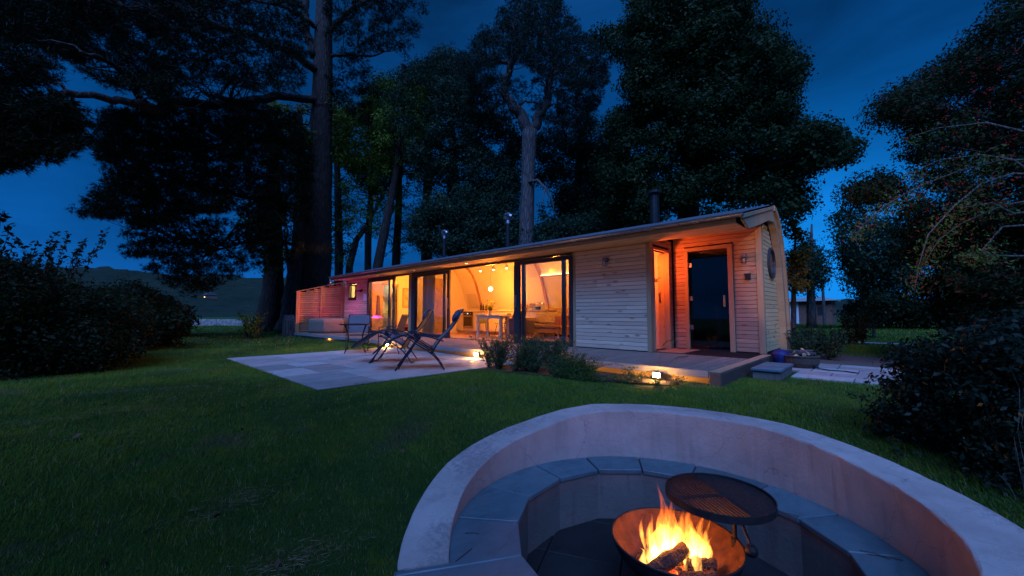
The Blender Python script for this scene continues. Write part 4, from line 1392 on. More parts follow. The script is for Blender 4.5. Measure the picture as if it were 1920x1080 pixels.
# flames: closed tapering tongues filled with a glowing volume
def flame_mat():
    m, N, L, out = new_mat('flame')
    tc = N.new('ShaderNodeTexCoord').outputs['Generated']
    p = N.new('ShaderNodeNewGeometry').outputs['Position']
    sep = N.new('ShaderNodeSeparateXYZ'); L.new(p, sep.inputs[0])
    h = maprange(N, L, sep.outputs['Z'], -.78, -.44, 0, 1)
    cr = N.new('ShaderNodeValToRGB'); r_ = cr.color_ramp
    r_.elements[0].position = 0; r_.elements[0].color = (1, .46, .10, 1)
    r_.elements[1].position = 1; r_.elements[1].color = (1, .15, .012, 1)
    e_ = r_.elements.new(.5); e_.color = (1, .36, .045, 1)
    L.new(h, cr.inputs[0])
    mp = mapping(N, L, p, (1, 1, .28))
    f = noise(N, L, mp, 30, 5, .65)
    s = N.new('ShaderNodeMath'); s.operation = 'MULTIPLY'
    L.new(maprange(N, L, f, .40, .64, .03, 1.25), s.inputs[0]); L.new(maprange(N, L, sep.outputs['Z'], -.70, -.42, 190, 30), s.inputs[1])
    em = N.new('ShaderNodeEmission'); L.new(cr.outputs[0], em.inputs[0]); L.new(s.outputs[0], em.inputs[1])
    L.new(em.outputs[0], out.inputs['Volume'])
    return m


M['flame'] = flame_mat()


def flame(u, v, z0, h, w, lean=0.0, seed=0, dep=0.6):
    rr = random.Random(seed)
    n, K = 12, 12
    ph1, ph2 = rr.uniform(0, 6), rr.uniform(0, 6)
    vs = []
    for j in range(K):
        t = j / (K - 1)
        rad = w * (sin(pi * min(1, (t * .8 + .16))) ** 1.15) * (1 - t) ** .55 + .0012
        cu = u + lean * t + .022 * sin(ph1 + t * 7) * t
        cv = v + .015 * sin(ph2 + t * 6) * t
        for k in range(n):
            a = 2 * pi * k / n
            q = bp(cu + rad * cos(a) * (1 + .18 * sin(3 * a + ph1 + 5 * t)), cv + rad * dep * sin(a), z0 + h * t)
            vs.append(q)
    fs = [(j * n + k, j * n + (k + 1) % n, (j + 1) * n + (k + 1) % n, (j + 1) * n + k) for j in range(K - 1) for k in range(n)]
    fs += [tuple(reversed(range(n))), tuple(range((K - 1) * n, K * n))]
    mb = MB(); mb.add(vs, fs); return mb.build('flame', M['flame'], fire, smooth=True)


FL_ = [(-.08, .01, .03, .22, .085, .0), (.10, -.01, .02, .21, .075, .01), (.0, .02, .03, .17, .07, 0), (-.14, -.01, .03, .14, .05, 0), (-.09, .00, .05, .30, .050, .02), (-.05, .03, .06, .37, .045, -.02), (-.13, .00, .05, .24, .035, -.03), (-.02, .03, .07, .31, .040, .03), (-.16, .02, .04, .27, .018, -.06),
       (.09, -.02, .04, .33, .045, .00), (.13, -.02, .04, .27, .040, .03), (.06, .02, .06, .26, .035, -.01), (.17, -.02, .03, .24, .028, .03), (.11, -.08, .02, .20, .035, -.02),
       (-.13, -.03, .02, .13, .028, -.01), (-.10, -.05, .05, .16, .03, .0), (.02, .06, .05, .24, .035, .02), (-.19, .0, .02, .09, .022, -.02), (.04, -.06, .03, .13, .02, .03), (-.03, .07, .05, .30, .02, .0), (.20, .0, .02, .15, .018, .03)]
for i, (u, v, z0, h, w, ln) in enumerate(FL_):
    flame(u, v, z0, h * 1.22, w * 1.12, ln, i * 7 + 3)
ld = bpy.data.lights.new('fire_light', 'POINT'); ld.energy = 3.2; ld.color = (1, .22, .03); ld.shadow_soft_size = .09
o = bpy.data.objects.new('fire_light', ld); COL.objects.link(o); o.location = bp(.0, .0, .22); 

# swing grill: round griddle with bars, pole and counterweight
GC = np.array([-0.834, 2.761]); gz = -0.335; GR = 0.312
grill = empty('swing_grill', (GC[0], GC[1], gz), 'round iron swing grill with slots held over the right edge of the fire bowl', 'grill')
mb = MB(); mb.lathe([(GR, -.03), (GR, .012), (GR - .008, .012), (GR - .008, -.03), (GR, -.03)], (GC[0], GC[1], gz), 56); mb.build('rim_band', M['iron'], grill)
g_dir = np.array([0.77, -0.64]) ; g_dir /= np.linalg.norm(g_dir)     # direction of the bars
gd = np.array([-g_dir[1], g_dir[0]])
# solid half (griddle plate) on the far right, slotted half near the fire
def chord(s, lo=-1, hi=1):
    h = sqrt(max(0, (GR - .01) ** 2 - s * s)); return max(lo, -h), min(hi, h)


def G3(s, t, z=0):
    q = GC + gd * s + g_dir * t
    return (q[0], q[1], gz + z)


poly = []
S0 = 0.03
for k in range(25):
    a = -pi / 2 + pi * k / 24
    s, t = (GR - .009) * cos(a), (GR - .009) * sin(a)
    if s >= S0: poly.append((s, t))
poly2 = [G3(s, t)[:2] for s, t in poly]
mb = MB(); mb.prism(poly2, 'z', gz - .012, gz - .004); mb.build('griddle_plate', M['iron'], grill)
s = S0 - .012
while s > -GR + .02:
    h = sqrt((GR - .009) ** 2 - s * s)
    mb = MB(); mb.bar(G3(s, -h, -.008), G3(s, h, -.008), .012, .008); mb.build('bar', M['iron'], grill)
    s -= .0235
mb = MB(); mb.bar(G3(-GR + .01, 0, -.009), G3(GR - .02, 0, -.009), .035, .007); mb.bar(G3(S0, -.3, -.010), G3(S0, .3, -.010), .02, .007); mb.build('cross_bar', M['iron'], grill)
pole_xy = (-0.765, 2.826)
mb = MB(); mb.tube([(pole_xy[0], pole_xy[1], -.74), (pole_xy[0], pole_xy[1], -.60)], .022, 12); mb.tube([(pole_xy[0], pole_xy[1], -.66), (pole_xy[0], pole_xy[1], gz - .025)], .013, 10); mb.build('pole', M['iron'], grill, smooth=False)
w_ = at(1409, 1033, 2.80)
mb = MB(); mb.tube([(pole_xy[0], pole_xy[1], gz - .04), (w_[0], w_[1], w_[2] + .02)], .009, 8); mb.build('lever', M['iron'], grill)
mb = MB(); mb.blob((w_[0], w_[1], w_[2]), .036, None, None, 16, 10); mb.build('counterweight', M['iron'], grill, smooth=True)

# ------------------------------------------------------------------ patio furniture
PZ = -0.176


def lounger(label, loc, rz, flip=False):
    t = empty('zero_gravity_lounger', (0, 0, 0), label, 'lounger', 'folding loungers on the patio')
    W_ = 0.62
    back = [(.60, .27), (.68, .42), (.76, .53), (.86, .63), (.95, .72), (1.04, .86), (1.14, 1.04)]
    seat = [(-.36, .31), (-.28, .39), (-.18, .46), (-.05, .55), (.08, .61), (.2, .62), (.32, .55), (.5, .43), (.64, .345)]
    mb = MB()
    for y in (0.03, W_ - 0.03):
        mb.tube([(p[0], y, p[1]) for p in back], .0125, 8)
        mb.tube([(p[0], y, p[1]) for p in seat], .0125, 8)
    mb.tube([(1.14, .03, 1.04), (1.155, .06, 1.055), (1.155, W_ - .06, 1.055), (1.14, W_ - .03, 1.04)], .0125, 8)
    mb.tube([(-.36, .03, .31), (-.37, .06, .305), (-.37, W_ - .06, .305), (-.36, W_ - .03, .31)], .0125, 8)
    mb.tube([(.60, .03, .29), (.60, W_ - .03, .29)], .010, 8)
    mb.build('seat_frame', M['navy'], t, smooth=True, local=True)
    for y in (0.0, W_):
        mb = MB(); mb.tube([(0.0, y, .012), (.10, y, .14), (.19, y, .27), (.30, y, .43), (.42, y, .585)], .0125, 8); mb.tube([(.05, y, .03), (.14, y, .19), (.27, y, .36)], .010, 8); mb.build('leg', M['navy'], t, smooth=True, local=True)
        mb = MB(); mb.tube([(.82, y, .012), (.74, y, .13), (.65, y, .24), (.52, y, .345), (.35, y, .45), (.2, y, .56)], .0125, 8); mb.build('leg', M['navy'], t, smooth=True, local=True)
        yo = y + (-.02 if y == 0 else .02)
        mb = MB()
        arm = [(.17, .645), (.25, .655), (.4, .625), (.6, .565), (.80, .50)]
        for p, q in zip(arm[:-1], arm[1:]): mb.bar((p[0], yo, p[1]), (q[0] + .004, yo, q[1]), .045, .022)
        mb.bar((.30, yo, .62), (.38, yo, .56), .03, .05)
        mb.build('armrest', M['navy'], t, local=True, bev=.004)
    for x in (0.0, .82):
        mb = MB(); mb.tube([(x, 0, .012), (x, W_, .012)], .0125, 8); mb.build('foot_bar', M['navy'] if x else M['navy'], t, smooth=True, local=True)
    for (prof, nm) in ((back, 'back_sling'), (seat, 'seat_sling')):
        mb = MB(); vs = []
        n = len(prof)
        ny = 7
        for i, p in enumerate(prof):
            for j in range(ny):
                y = .045 + (W_ - .09) * j / (ny - 1)
                sag = -.035 * sin(pi * j / (ny - 1)) * sin(pi * min(1, max(0.12, i / (n - 1))))
                vs.append((p[0] - (sag * -.5 if nm == 'back_sling' else 0), y, p[1] + sag))
        fs = [(i * ny + j, (i + 1) * ny + j, (i + 1) * ny + j + 1, i * ny + j + 1) for i in range(n - 1) for j in range(ny - 1)]
        mb.add(vs, fs)
        o = mb.build(nm, M['sling'], t, smooth=True, local=True)
        so = o.modifiers.new('solid', 'SOLIDIFY'); so.thickness = .006
    mb = MB(); mb.blob((0, 0, 0), .05, .2, .12, 14, 9)
    a = radians(-30)
    mb.v = [(1.045 + v[0] * cos(a) - v[2] * sin(a), W_ / 2 + v[1], .945 + v[0] * sin(a) + v[2] * cos(a)) for v in mb.v]
    mb.build('head_pillow', M['pillow'], t, smooth=True, local=True)
    t.location = loc; t.rotation_euler = (0, 0, rz)
    return t


lounger('dark blue reclining lounger nearest the lawn, with its head towards the open doors', (-6.13, 3.56, PZ), radians(56.8))
lounger('dark blue reclining lounger behind the nearest one, beside the mesh chair', (-7.46, 3.76, PZ), radians(47))

# round metal table
T0 = at(662, 640, 10.75)
tx, ty = -9.72, 4.52
tb = empty('bistro_table', (tx, ty, PZ), 'small round dark metal table with four curved legs on the patio', 'table')
TR = .385
mb = MB(); mb.lathe([(.001, .70), (TR - .02, .70), (TR, .705), (TR, .722), (TR - .012, .728), (.001, .728)], (tx, ty, PZ), 32); mb.build('table_top', M['blacksteel'], tb)
for k in range(4):
    a = radians(20 + 90 * k)
    ca, sa = cos(a), sin(a)
    pr = [(TR - .04, .70), (TR - .09, .60), (TR - .15, .45), (TR - .165, .30), (TR - .13, .15), (TR - .04, .02)]
    mb = MB(); mb.tube([(tx + r_ * ca, ty + r_ * sa, PZ + z) for r_, z in pr], .013, 8); mb.build('leg', M['blacksteel'], tb, smooth=True)
mb = MB(); mb.tube([(tx + (TR - .155) * cos(2 * pi * k / 24), ty + (TR - .155) * sin(2 * pi * k / 24), PZ + .33) for k in range(25)], .008, 6, cap=False); mb.build('ring_brace', M['blacksteel'], tb)


def mesh_chair(label, loc, rz):
    t = empty('mesh_chair', (0, 0, 0), label, 'chair', 'mesh garden chairs at the round table')
    w = .27
    # front is -x
    for y in (-w, w):
        mb = MB(); mb.tube([(-.24, y, .01), (-.235, y, .3), (-.23, y, .60), (-.20, y, .655), (-.12, y, .665), (.05, y, .66), (.20, y, .645)], .011, 8); mb.build('front_leg', M['navy'], t, smooth=True, local=True)
        mb = MB(); mb.tube([(.27, y, .01), (.21, y, .22), (.17, y, .40), (.20, y, .55), (.26, y, .75), (.33, y, .94)], .011, 8); mb.build('back_leg', M['navy'], t, smooth=True, local=True)
    mb = MB(); mb.tube([(.33, -w, .94), (.335, -w + .03, .955), (.335, w - .03, .955), (.33, w, .94)], .011, 8)
    mb.tube([(-.235, -w, .43), (-.235, w, .43)], .010, 8); mb.tube([(.17, -w, .40), (.17, w, .40)], .010, 8)
    for y in (-w, w): mb.tube([(-.235, y, .43), (.17, y, .40)], .010, 8)
    mb.build('seat_frame', M['navy'], t, smooth=True, local=True)
    mb = MB(); mb.box(-.235, .17, -w + .012, w - .012, .408, .416); o = mb.build('seat', M['sling'], t, local=True)
    mb = MB(); mb.prism([(.185, .48), (.20, .55), (.26, .75), (.328, .94), (.334, .938), (.266, .748), (.206, .548), (.19, .478)], 'y', -w + .012, w - .012); mb.build('backrest', M['sling'], t, local=True)
    t.location = loc; t.rotation_euler = (0, 0, rz)
    return t


mesh_chair('grey mesh garden chair behind the round table, back to the cabin', (-10.3, 4.86, PZ), radians(150))
mesh_chair('grey mesh garden chair seen from the side, between table and far lounger', (-8.98, 5.10, PZ), radians(42))

# hot tub
tub = empty('hot_tub', (-17.5, 7.05, 0), 'taupe faceted round hot tub with rounded shoulders at the left end of the deck', 'hot tub')
mb = MB()
R_ = .93
prof = [(.86, .0), (.93, .03), (.96, .10), (.96, .48), (.935, .55), (.88, .60), (.8, .615), (.74, .6), (.70, .54), (.70, .2)]
n = 8
vs = []
for (rr, zz) in prof:
    for k in range(n):
        for s_ in range(4):
            a0, a1 = 2 * pi * (k + .12) / n, 2 * pi * (k + 1.12) / n
            p0, p1 = (cos(a0), sin(a0)), (cos(a1), sin(a1))
            tt = s_ / 4
            x_, y_ = p0[0] + (p1[0] - p0[0]) * tt, p0[1] + (p1[1] - p0[1]) * tt
            bul = 1 + .02 * sin(pi * tt)
            vs.append((-17.5 + rr * R_ / .93 * x_ * bul, 7.05 + rr * R_ / .93 * y_ * bul, zz))
NN = n * 4
mb.add(vs, [(i * NN + k, i * NN + (k + 1) % NN, (i + 1) * NN + (k + 1) % NN, (i + 1) * NN + k) for i in range(len(prof) - 1) for k in range(NN)])
mb.build('shell', M['tub'], tub)
mw, N, L, out = new_mat('tub_water'); b = N.new('ShaderNodeBsdfPrincipled'); b.inputs['Base Color'].default_value = (.25, .2, .35, 1); b.inputs['Roughness'].default_value = .05
b.inputs['Emission Color'].default_value = (.9, .08, .75, 1); b.inputs['Emission Strength'].default_value = .5; L.new(b.outputs[0], out.inputs[0])
mb = MB(); mb.lathe([(.001, .42), (.68, .42)], (-17.5, 7.05, 0), 24); mb.build('lit_water', mw, tub)
ld = bpy.data.lights.new('tub_light', 'POINT'); ld.energy = 26; ld.color = (1.0, .03, .38); ld.shadow_soft_size = .2  # unseen tub lamp and glowing water, assumed from the magenta light on the wall
o = bpy.data.objects.new('tub_light', ld); COL.objects.link(o); o.location = (-17.5, 7.05, .52)

# wall lamps, notice, sensor
def wall_lamp(x, y, z, label, lit=False):
    t = empty('wall_lantern', (x, y, z), label, 'wall lamp')
    mb = MB(); mb.tube([(x, y - .01, z + .05), (x, y - .03, z + .05)], .05, 16); mb.tube([(x, y - .02, z + .05), (x, y - .10, z + .06)], .016, 8)
    mb.lathe([(.001, .105), (.05, .10), (.058, .05), (.055, .045), (.001, .045)], (x, y - .11, z), 16); mb.build('bracket', M['gutter'], t)
    mb = MB(); mb.lathe([(.045, .045), (.045, -.09), (.042, -.10), (.001, -.10)], (x, y - .11, z), 18); mb.build('glass_jar', M['lampglass'], t, smooth=True)
    mb = MB(); mb.blob((x, y - .11, z - .02), .026, None, .042, 10, 8); mb.build('bulb', M['ceramic'], t, smooth=True)
    mb = MB()
    for k in range(4):
        a = pi / 4 + k * pi / 2
        mb.bar((x + .052 * cos(a), y - .11 + .052 * sin(a), z + .045), (x + .052 * cos(a), y - .11 + .052 * sin(a), z - .10), .005)
    mb.build('cage', M['frame'] if not lit else M['glulam'], t)
    return t


wall_lamp(-4.66, YW, 1.98, 'unlit jar lantern on the pale clad wall right of the sliding doors')
wall_lamp(-2.12, YR, 1.92, 'unlit caged jar lantern on the porch wall right of the glass door')
t = empty('sauna_control_box', (-2.08, YR, 1.55), 'small dark blue control box below the porch lantern', 'control box')
mb = MB(); mb.box(-2.13, -2.03, YR - .06, YR - .001, 1.50, 1.62); mb.build('body', M['navy'], t, bev=.008)
mb = MB(); mb.box(-2.14, -2.02, YR - .07, YR - .001, 1.61, 1.63); mb.build('lid', M['dark_trim'], t, bev=.003)
t = empty('wall_tap', (-16.85, YW, 1.6), 'dark outdoor lamp fitting on the pink-lit wall beside the notice', 'wall lamp')
mb = MB(); mb.tube([(-16.85, YW - .005, 1.84), (-16.85, YW - .03, 1.84)], .05, 12); mb.tube([(-16.85, YW - .03, 1.84), (-16.98, YW - .1, 1.82), (-17.08, YW - .11, 1.80)], .025, 8); mb.tube([(-16.85, YW - .03, 1.86), (-16.80, YW - .1, 1.76)], .03, 8)
mb.build('fitting', M['blacksteel'], t)
t.name = 'twin_spot_fitting'
t = empty('notice_sheet', (-16.5, YW, 1.5), 'white paper notice fixed to the pink-lit cladding', 'notice')
mb = MB(); mb.box(-16.68, -16.40, YW - .008, YW - .002, 1.38, 1.68); mb.build('sheet', M['paper'], t)
t = empty('security_camera', (-18.35, YW, 2.15), 'small white round camera under the soffit at the left end', 'camera')
mb = MB(); mb.blob((-18.35, YW - .05, 2.12), .05, None, None, 12, 8); mb.build('body', M['paper'], t, smooth=True)
mb = MB(); mb.tube([(-18.35, YW, 2.15), (-18.35, YW - .05, 2.14)], .02, 8); mb.build('mount', M['paper'], t)

# grey tube standing in the sauna
t = empty('grey_tube_stand', (-2.78, 9.62, .02), 'grey standing tube on a round base behind the dark glass door', 'water heater')
mb = MB(); mb.lathe([(.001, 0), (.14, 0), (.14, .02), (.001, .025)], (-2.75, 9.62, .02), 24); mb.build('base', M['greytube'], t)
mb = MB(); mb.tube([(-2.74, 9.62, .04), (-2.79, 9.60, 1.02)], .048, 16); mb.build('tube', M['greytube'], t, smooth=False)
mb = MB(); mb.tube([(-2.86, 9.58, .04), (-2.86, 9.58, .28)], .05, 14); mb.build('small_can', M['greytube'], t)
mb = MB(); mb.tube([(-2.79, 9.58, .93), (-2.89, 9.56, .92)], .018, 8); mb.build('spout', M['greytube'], t)

# ------------------------------------------------------------------ deck lights
lamp_m = emit('lamp_lens', (1, .66, .26), 160)
DL = [(-6.72, 5.90, -.10, 'glowing box light at the patio edge under the deck, left of the shrubs', 9), (-2.58, 5.86, -.12, 'glowing box light in the plants near the deck corner', 9),
      (-10.6, 5.9, -.11, 'glowing box light under the deck behind the loungers', 7), (-15.2, 6.15, -.12, 'small glowing light under the deck by the hot tub end', 3.5), (-4.05, 5.55, -.10, 'hidden glowing light among the plants of the bed', 5)]
for (x, y, z, lb, e_) in DL:
    t = empty('deck_light', (x, y, z), lb, 'deck light', 'lights along the deck edge')
    big = e_ >= 7
    s = .045 if big else .025
    mb = MB(); mb.box(x - s * 1.15, x + s * 1.15, y + .005, y + .05, z - s * .9, z + s * .8); mb.build('housing', M['steel'], t)
    mb = MB(); mb.box(x - s, x + s, y - .035, y + .004, z - s * .7, z + s * .6); mb.build('lens', lamp_m, t, bev=.006)
    ld = bpy.data.lights.new('deck_light_glow', 'POINT'); ld.energy = e_ * 2.2; ld.color = (1, .42, .06); ld.shadow_soft_size = .03
    o = bpy.data.objects.new('deck_light_glow', ld); COL.objects.link(o); o.location = (x, y - .09, z + .0)

# unseen lamp post assumed behind the viewpoint, added to light the curved gable warmly
t = empty('assumed_lamp_post', (3.5, -5.0, -.6), 'slim unseen lamp post assumed behind the viewpoint to light the gable', 'lamp post')
mb = MB(); mb.tube([(3.5, -5, -.65), (3.5, -5, 2.55)], .03, 10); mb.build('post', M['blacksteel'], t)
mb = MB(); mb.tube([(3.5, -5.1, 2.62), (3.45, -4.92, 2.6)], .09, 14); mb.build('lamp_head', M['blacksteel'], t)
mb = MB(); mb.tube([(3.447, -4.915, 2.6), (3.443, -4.905, 2.6)], .075, 14); mb.build('lens', emit('assumed_lamp_lens', (1, .7, .4), 10), t)
ld = bpy.data.lights.new('assumed_lamp_beam', 'SPOT'); ld.energy = 2600; ld.color = (1, .62, .34); ld.spot_size = radians(14); ld.spot_blend = .35; ld.shadow_soft_size = .05
o = bpy.data.objects.new('assumed_lamp_beam', ld); COL.objects.link(o); o.location = (3.44, -4.88, 2.6)
o.rotation_euler = (Vector((-.9, 10.6, 1.7)) - Vector(o.location)).to_track_quat('-Z', 'Y').to_euler()

# ------------------------------------------------------------------ interior
CZ = .022
kit = empty('kitchen_units', (-10.6, 10.6, CZ), 'cream kitchen base units with pale worktop and built-in oven', 'kitchen')
mb = MB(); mb.box(-12.94, -8.22, 10.22, 10.86, .90, .935); mb.build('worktop', M['worktop'], kit)
mb = MB(); mb.box(-12.94, -8.24, 10.30, 10.86, .13, .90); mb.build('carcass', M['cream'], kit)
mb = MB(); mb.box(-12.94, -8.24, 10.36, 10.8, CZ, .13); mb.build('plinth', M['cream'], kit)
x = -12.93
for w_ in (.42, .60, .6, .6, .6, .6, .6, .66):
    if abs(x + 12.51) < .02: x += .62; continue
    mb = MB(); mb.box(x, x + w_ - .01, 10.27, 10.298, .14, .885); mb.build('cabinet_door', M['cream'], kit, bev=.003)
    x += w_
mb = MB(); mb.box(-12.50, -11.90, 10.262, 10.299, .25, .885); ov = mb.build('oven', M['steel'], kit)
mb = MB(); mb.box(-12.48, -11.92, 10.25, 10.262, .74, .875); mb.build('control_panel', M['ovenglass'], ov)
mb = MB(); mb.box(-12.44, -11.96, 10.245, 10.262, .32, .68); mb.build('oven_door', M['ovenglass'], ov)
mb = MB(); mb.tube([(-12.44, 10.22, .71), (-11.96, 10.22, .71)], .010, 8); mb.build('handle', M['steel'], ov)
for xx in (-12.38, -12.03):
    mb = MB(); mb.tube([(xx, 10.25, .81), (xx, 10.235, .81)], .018, 10); mb.build('knob', M['steel'], ov)
mb = MB(); mb.box(-12.24, -12.17, 10.24, 10.25, .79, .83); mb.build('clock_display', emit('display', (.6, .7, 1), 1.5), ov)

def on_top(name, label, cat, fn, mat, grp=None, **k):
    mb = MB(); fn(mb)
    o = mb.build(name, M[mat] if isinstance(mat, str) else mat, None, **k)
    return tag(o, label, cat, grp)


t = empty('splashback_panel', (-13, 10.8, 1.3), 'square pale panel on the vaulted wall above the worktop', 'wall panel')
def vault_y(z):
    return float(np.interp(z, [p[1] for p in inner[::-1]][0:11], [p[0] for p in inner[::-1]][0:11]))
mb = MB(); mb.prism([(vault_y(1.05) - .012, 1.05), (vault_y(1.62) - .012, 1.62), (vault_y(1.62) - .035, 1.62), (vault_y(1.05) - .035, 1.05)], 'x', -12.75, -12.2); mb.build('panel', M['cream'], t)

for i, (x, y) in enumerate(((-11.75, 10.55), (-11.66, 10.6), (-11.4, 10.5))):
    on_top('bottle', ['dark wine bottle at the left of the kitchen worktop', 'second dark bottle standing behind the first on the worktop', 'short dark bottle beside the kettle on the worktop'][i], 'bottle',
           lambda mb: mb.lathe([(.001, 0), (.037, 0), (.037, .19 - i * .03), (.013, .24 - i * .03), (.013, .30 - i * .04), (.001, .30 - i * .04)], (x, y, .935), 12), 'ovenglass', smooth=True)
k_ = empty('kettle', (-11.2, 10.55, .935), 'dark kettle on the worktop below the rib', 'kettle')
mb = MB(); mb.lathe([(.001, 0), (.08, 0), (.085, .08), (.06, .18), (.03, .2), (.001, .21)], (-11.2, 10.55, .935), 16); mb.build('body', M['ovenglass'], k_, smooth=True)
mb = MB(); mb.tube([(-11.13, 10.55, 1.10), (-11.06, 10.55, 1.09), (-11.05, 10.55, .99), (-11.12, 10.55, .97)], .010, 8); mb.build('handle', M['ovenglass'], k_)
on_top('fruit_bowl', 'pale round bowl on the worktop beside the kettle', 'bowl', lambda mb: mb.lathe([(.03, 0), (.10, .05), (.12, .09), (.11, .09), (.001, .03)], (-10.9, 10.5, .935), 18), 'ceramic', smooth=True)
on_top('mug', 'small pale mug on the worktop left of the tap', 'mug', lambda mb: mb.lathe([(.001, 0), (.04, 0), (.042, .09), (.036, .09), (.034, .01), (.001, .01)], (-10.0, 10.45, .935), 14), 'ceramic')
tp = empty('kitchen_tap', (-9.85, 10.7, .935), 'slim curved steel tap at the kitchen sink', 'tap')
mb = MB(); mb.tube([(-9.75, 10.72, .935), (-9.75, 10.72, 1.15), (-9.78, 10.66, 1.21), (-9.81, 10.58, 1.2), (-9.82, 10.54, 1.14)], .011, 8); mb.build('spout', M['steel'], tp, smooth=True)
mb = MB(); mb.bar((-9.75, 10.72, 1.0), (-9.66, 10.70, 1.03), .014); mb.build('handle', M['steel'], tp)
rd = empty('table_radio', (-8.62, 10.3, .935), 'black radio at the right end of the worktop', 'radio')
mb = MB(); mb.box(-8.82, -8.52, 10.24, 10.36, .935, 1.05); mb.build('body', M['blacksteel'], rd, bev=.008)
mb = MB(); mb.box(-8.80, -8.66, 10.235, 10.24, .95, 1.03); mb.build('speaker_grille', M['steel'], rd)
pf = empty('picture_frame', (-9.5, 10.6, .935), 'small standing picture frame on the worktop behind the sofa', 'picture frame')
mb = MB(); mb.box(-9.62, -9.36, 10.60, 10.63, .935, 1.13); mb.build('frame', M['glulam'], pf, bev=.004)
mb = MB(); mb.box(-9.59, -9.39, 10.593, 10.60, .96, 1.105); mb.build('photo', M['paper'], pf)
so = empty('wall_sockets', (-8.9, 10.8, 1.17), 'double wall socket above the right end of the worktop', 'socket')
for k in range(2):
    mb = MB(); mb.box(-9.05 + k * .17, -8.92 + k * .17, vault_y(1.18) - .03, vault_y(1.18) + .02, 1.14, 1.22); mb.build('socket_plate', M['steel'], so)


def flowers(name, label, c, pot_h, spread, n, petal, zoff):
    t = empty(name, c, label, 'flowers')
    mb = MB(); mb.lathe([(.001, 0), (.04, 0), (.05, pot_h * .6), (.035, pot_h), (.03, pot_h), (.001, .02)], c, 14); mb.build('vase', M['ceramic'], t, smooth=True)
    mb, mp = MB(), MB()
    for k in range(n):
        a = random.uniform(0, 2 * pi); s = spread * sqrt(random.random())
        tip = (c[0] + s * cos(a), c[1] + s * sin(a), c[2] + pot_h + random.uniform(.08, zoff))
        mb.tube([(c[0], c[1], c[2] + pot_h * .9), ((c[0] + tip[0]) / 2, (c[1] + tip[1]) / 2, (c[2] + tip[2]) / 2 + .05), tip], .003, 4)
        if k % 3 == 0 or petal == 'all':
            for q in range(5): mp.blob((tip[0] + random.uniform(-.03, .03), tip[1] + random.uniform(-.03, .03), tip[2] + random.uniform(-.03, .03)), .018, None, .012, 5, 3)
        else:
            for q in range(6):
                v = Vector((random.uniform(-1, 1), random.uniform(-1, 1), random.uniform(-.6, 1))).normalized() * .035
                mb.add([tip, (tip[0] + v.x + .012, tip[1] + v.y, tip[2] + v.z), (tip[0] + 2 * v.x, tip[1] + 2 * v.y, tip[2] + 2 * v.z), (tip[0] + v.x - .012, tip[1] + v.y, tip[2] + v.z)], [(0, 1, 2, 3)])
    o = mb.build('foliage', M['leaf_lit'], t); tag(o, kind='stuff')
    o = mp.build('blossom', M['petal'], t); tag(o, kind='stuff')


flowers('flower_vase', 'vase of yellow flowers and greenery on the white dining table', (-9.78, 9.2, .77), .12, .16, 26, '', .34)
flowers('flower_pot', 'low pot of yellow flowers on the worktop behind the sofa', (-9.1, 10.6, .935), .06, .14, 24, 'all', .16)

dt = empty('dining_table', (-9.7, 9.2, CZ), 'white painted dining table with square legs in the kitchen', 'table')
mb = MB(); mb.box(-10.25, -9.02, 8.92, 9.52, .735, .77); mb.build('table_top', M['whitewood'], dt, bev=.005)
mb = MB(); mb.box(-10.20, -9.07, 8.97, 9.47, .65, .735); mb.build('apron', M['whitewood'], dt)
for x in (-10.2, -9.12):
    for y in (8.97, 9.42):
        mb = MB(); mb.box(x, x + .055, y, y + .055, CZ, .65); mb.build('leg', M['whitewood'], dt)


def shell_chair(label, x, y, rz):
    t = empty('shell_chair', (0, 0, 0), label, 'chair', 'green chairs at the dining table')
    mb = MB(); mb.prism([(-.2, .455), (.16, .445), (.2, .47), (.205, .455), (.17, .43), (-.2, .44)], 'y', -.2, .2); mb.build('seat', M['green_seat'], t, local=True)
    mb = MB(); mb.add([(.17, -.2, .45), (.17, .2, .45), (.26, .14, .80), (.26, -.14, .80), (.185, -.2, .45), (.185, .2, .45), (.275, .14, .80), (.275, -.14, .80)], [(0, 1, 2, 3), (4, 7, 6, 5), (0, 4, 5, 1), (1, 5, 6, 2), (2, 6, 7, 3), (3, 7, 4, 0)]); mb.build('backrest', M['green_seat'], t, local=True)
    for sx_ in (-1, 1):
        for sy_ in (-1, 1):
            mb = MB(); mb.tube([(sx_ * .13, sy_ * .13, .44), (sx_ * .22, sy_ * .21, .0)], .010, 6); mb.build('leg', M['blacksteel'], t, local=True)
    t.location = (x, y, CZ); t.rotation_euler = (0, 0, rz)
    return t


shell_chair('dark green dining chair at the left half of the white table', -10.62, 9.62, radians(150))
shell_chair('dark green dining chair at the right half of the white table', -9.75, 9.75, radians(70))
be = empty('wooden_stool', (-8.9, 9.05, CZ), 'orange-brown wooden side stand between dining table and armchair', 'stand')
mb = MB(); mb.box(-9.02, -8.62, 8.9, 9.2, .70, .73); mb.build('top', M['ply'], be)
for x in (-9.0, -8.69):
    for y in (8.92, 9.13):
        mb = MB(); mb.box(x, x + .05, y, y + .05, CZ, .70); mb.build('leg', M['ply'], be)
mb = MB(); mb.box(-8.98, -8.66, 9.0, 9.05, .36, .40); mb.build('stretcher', M['ply'], be)

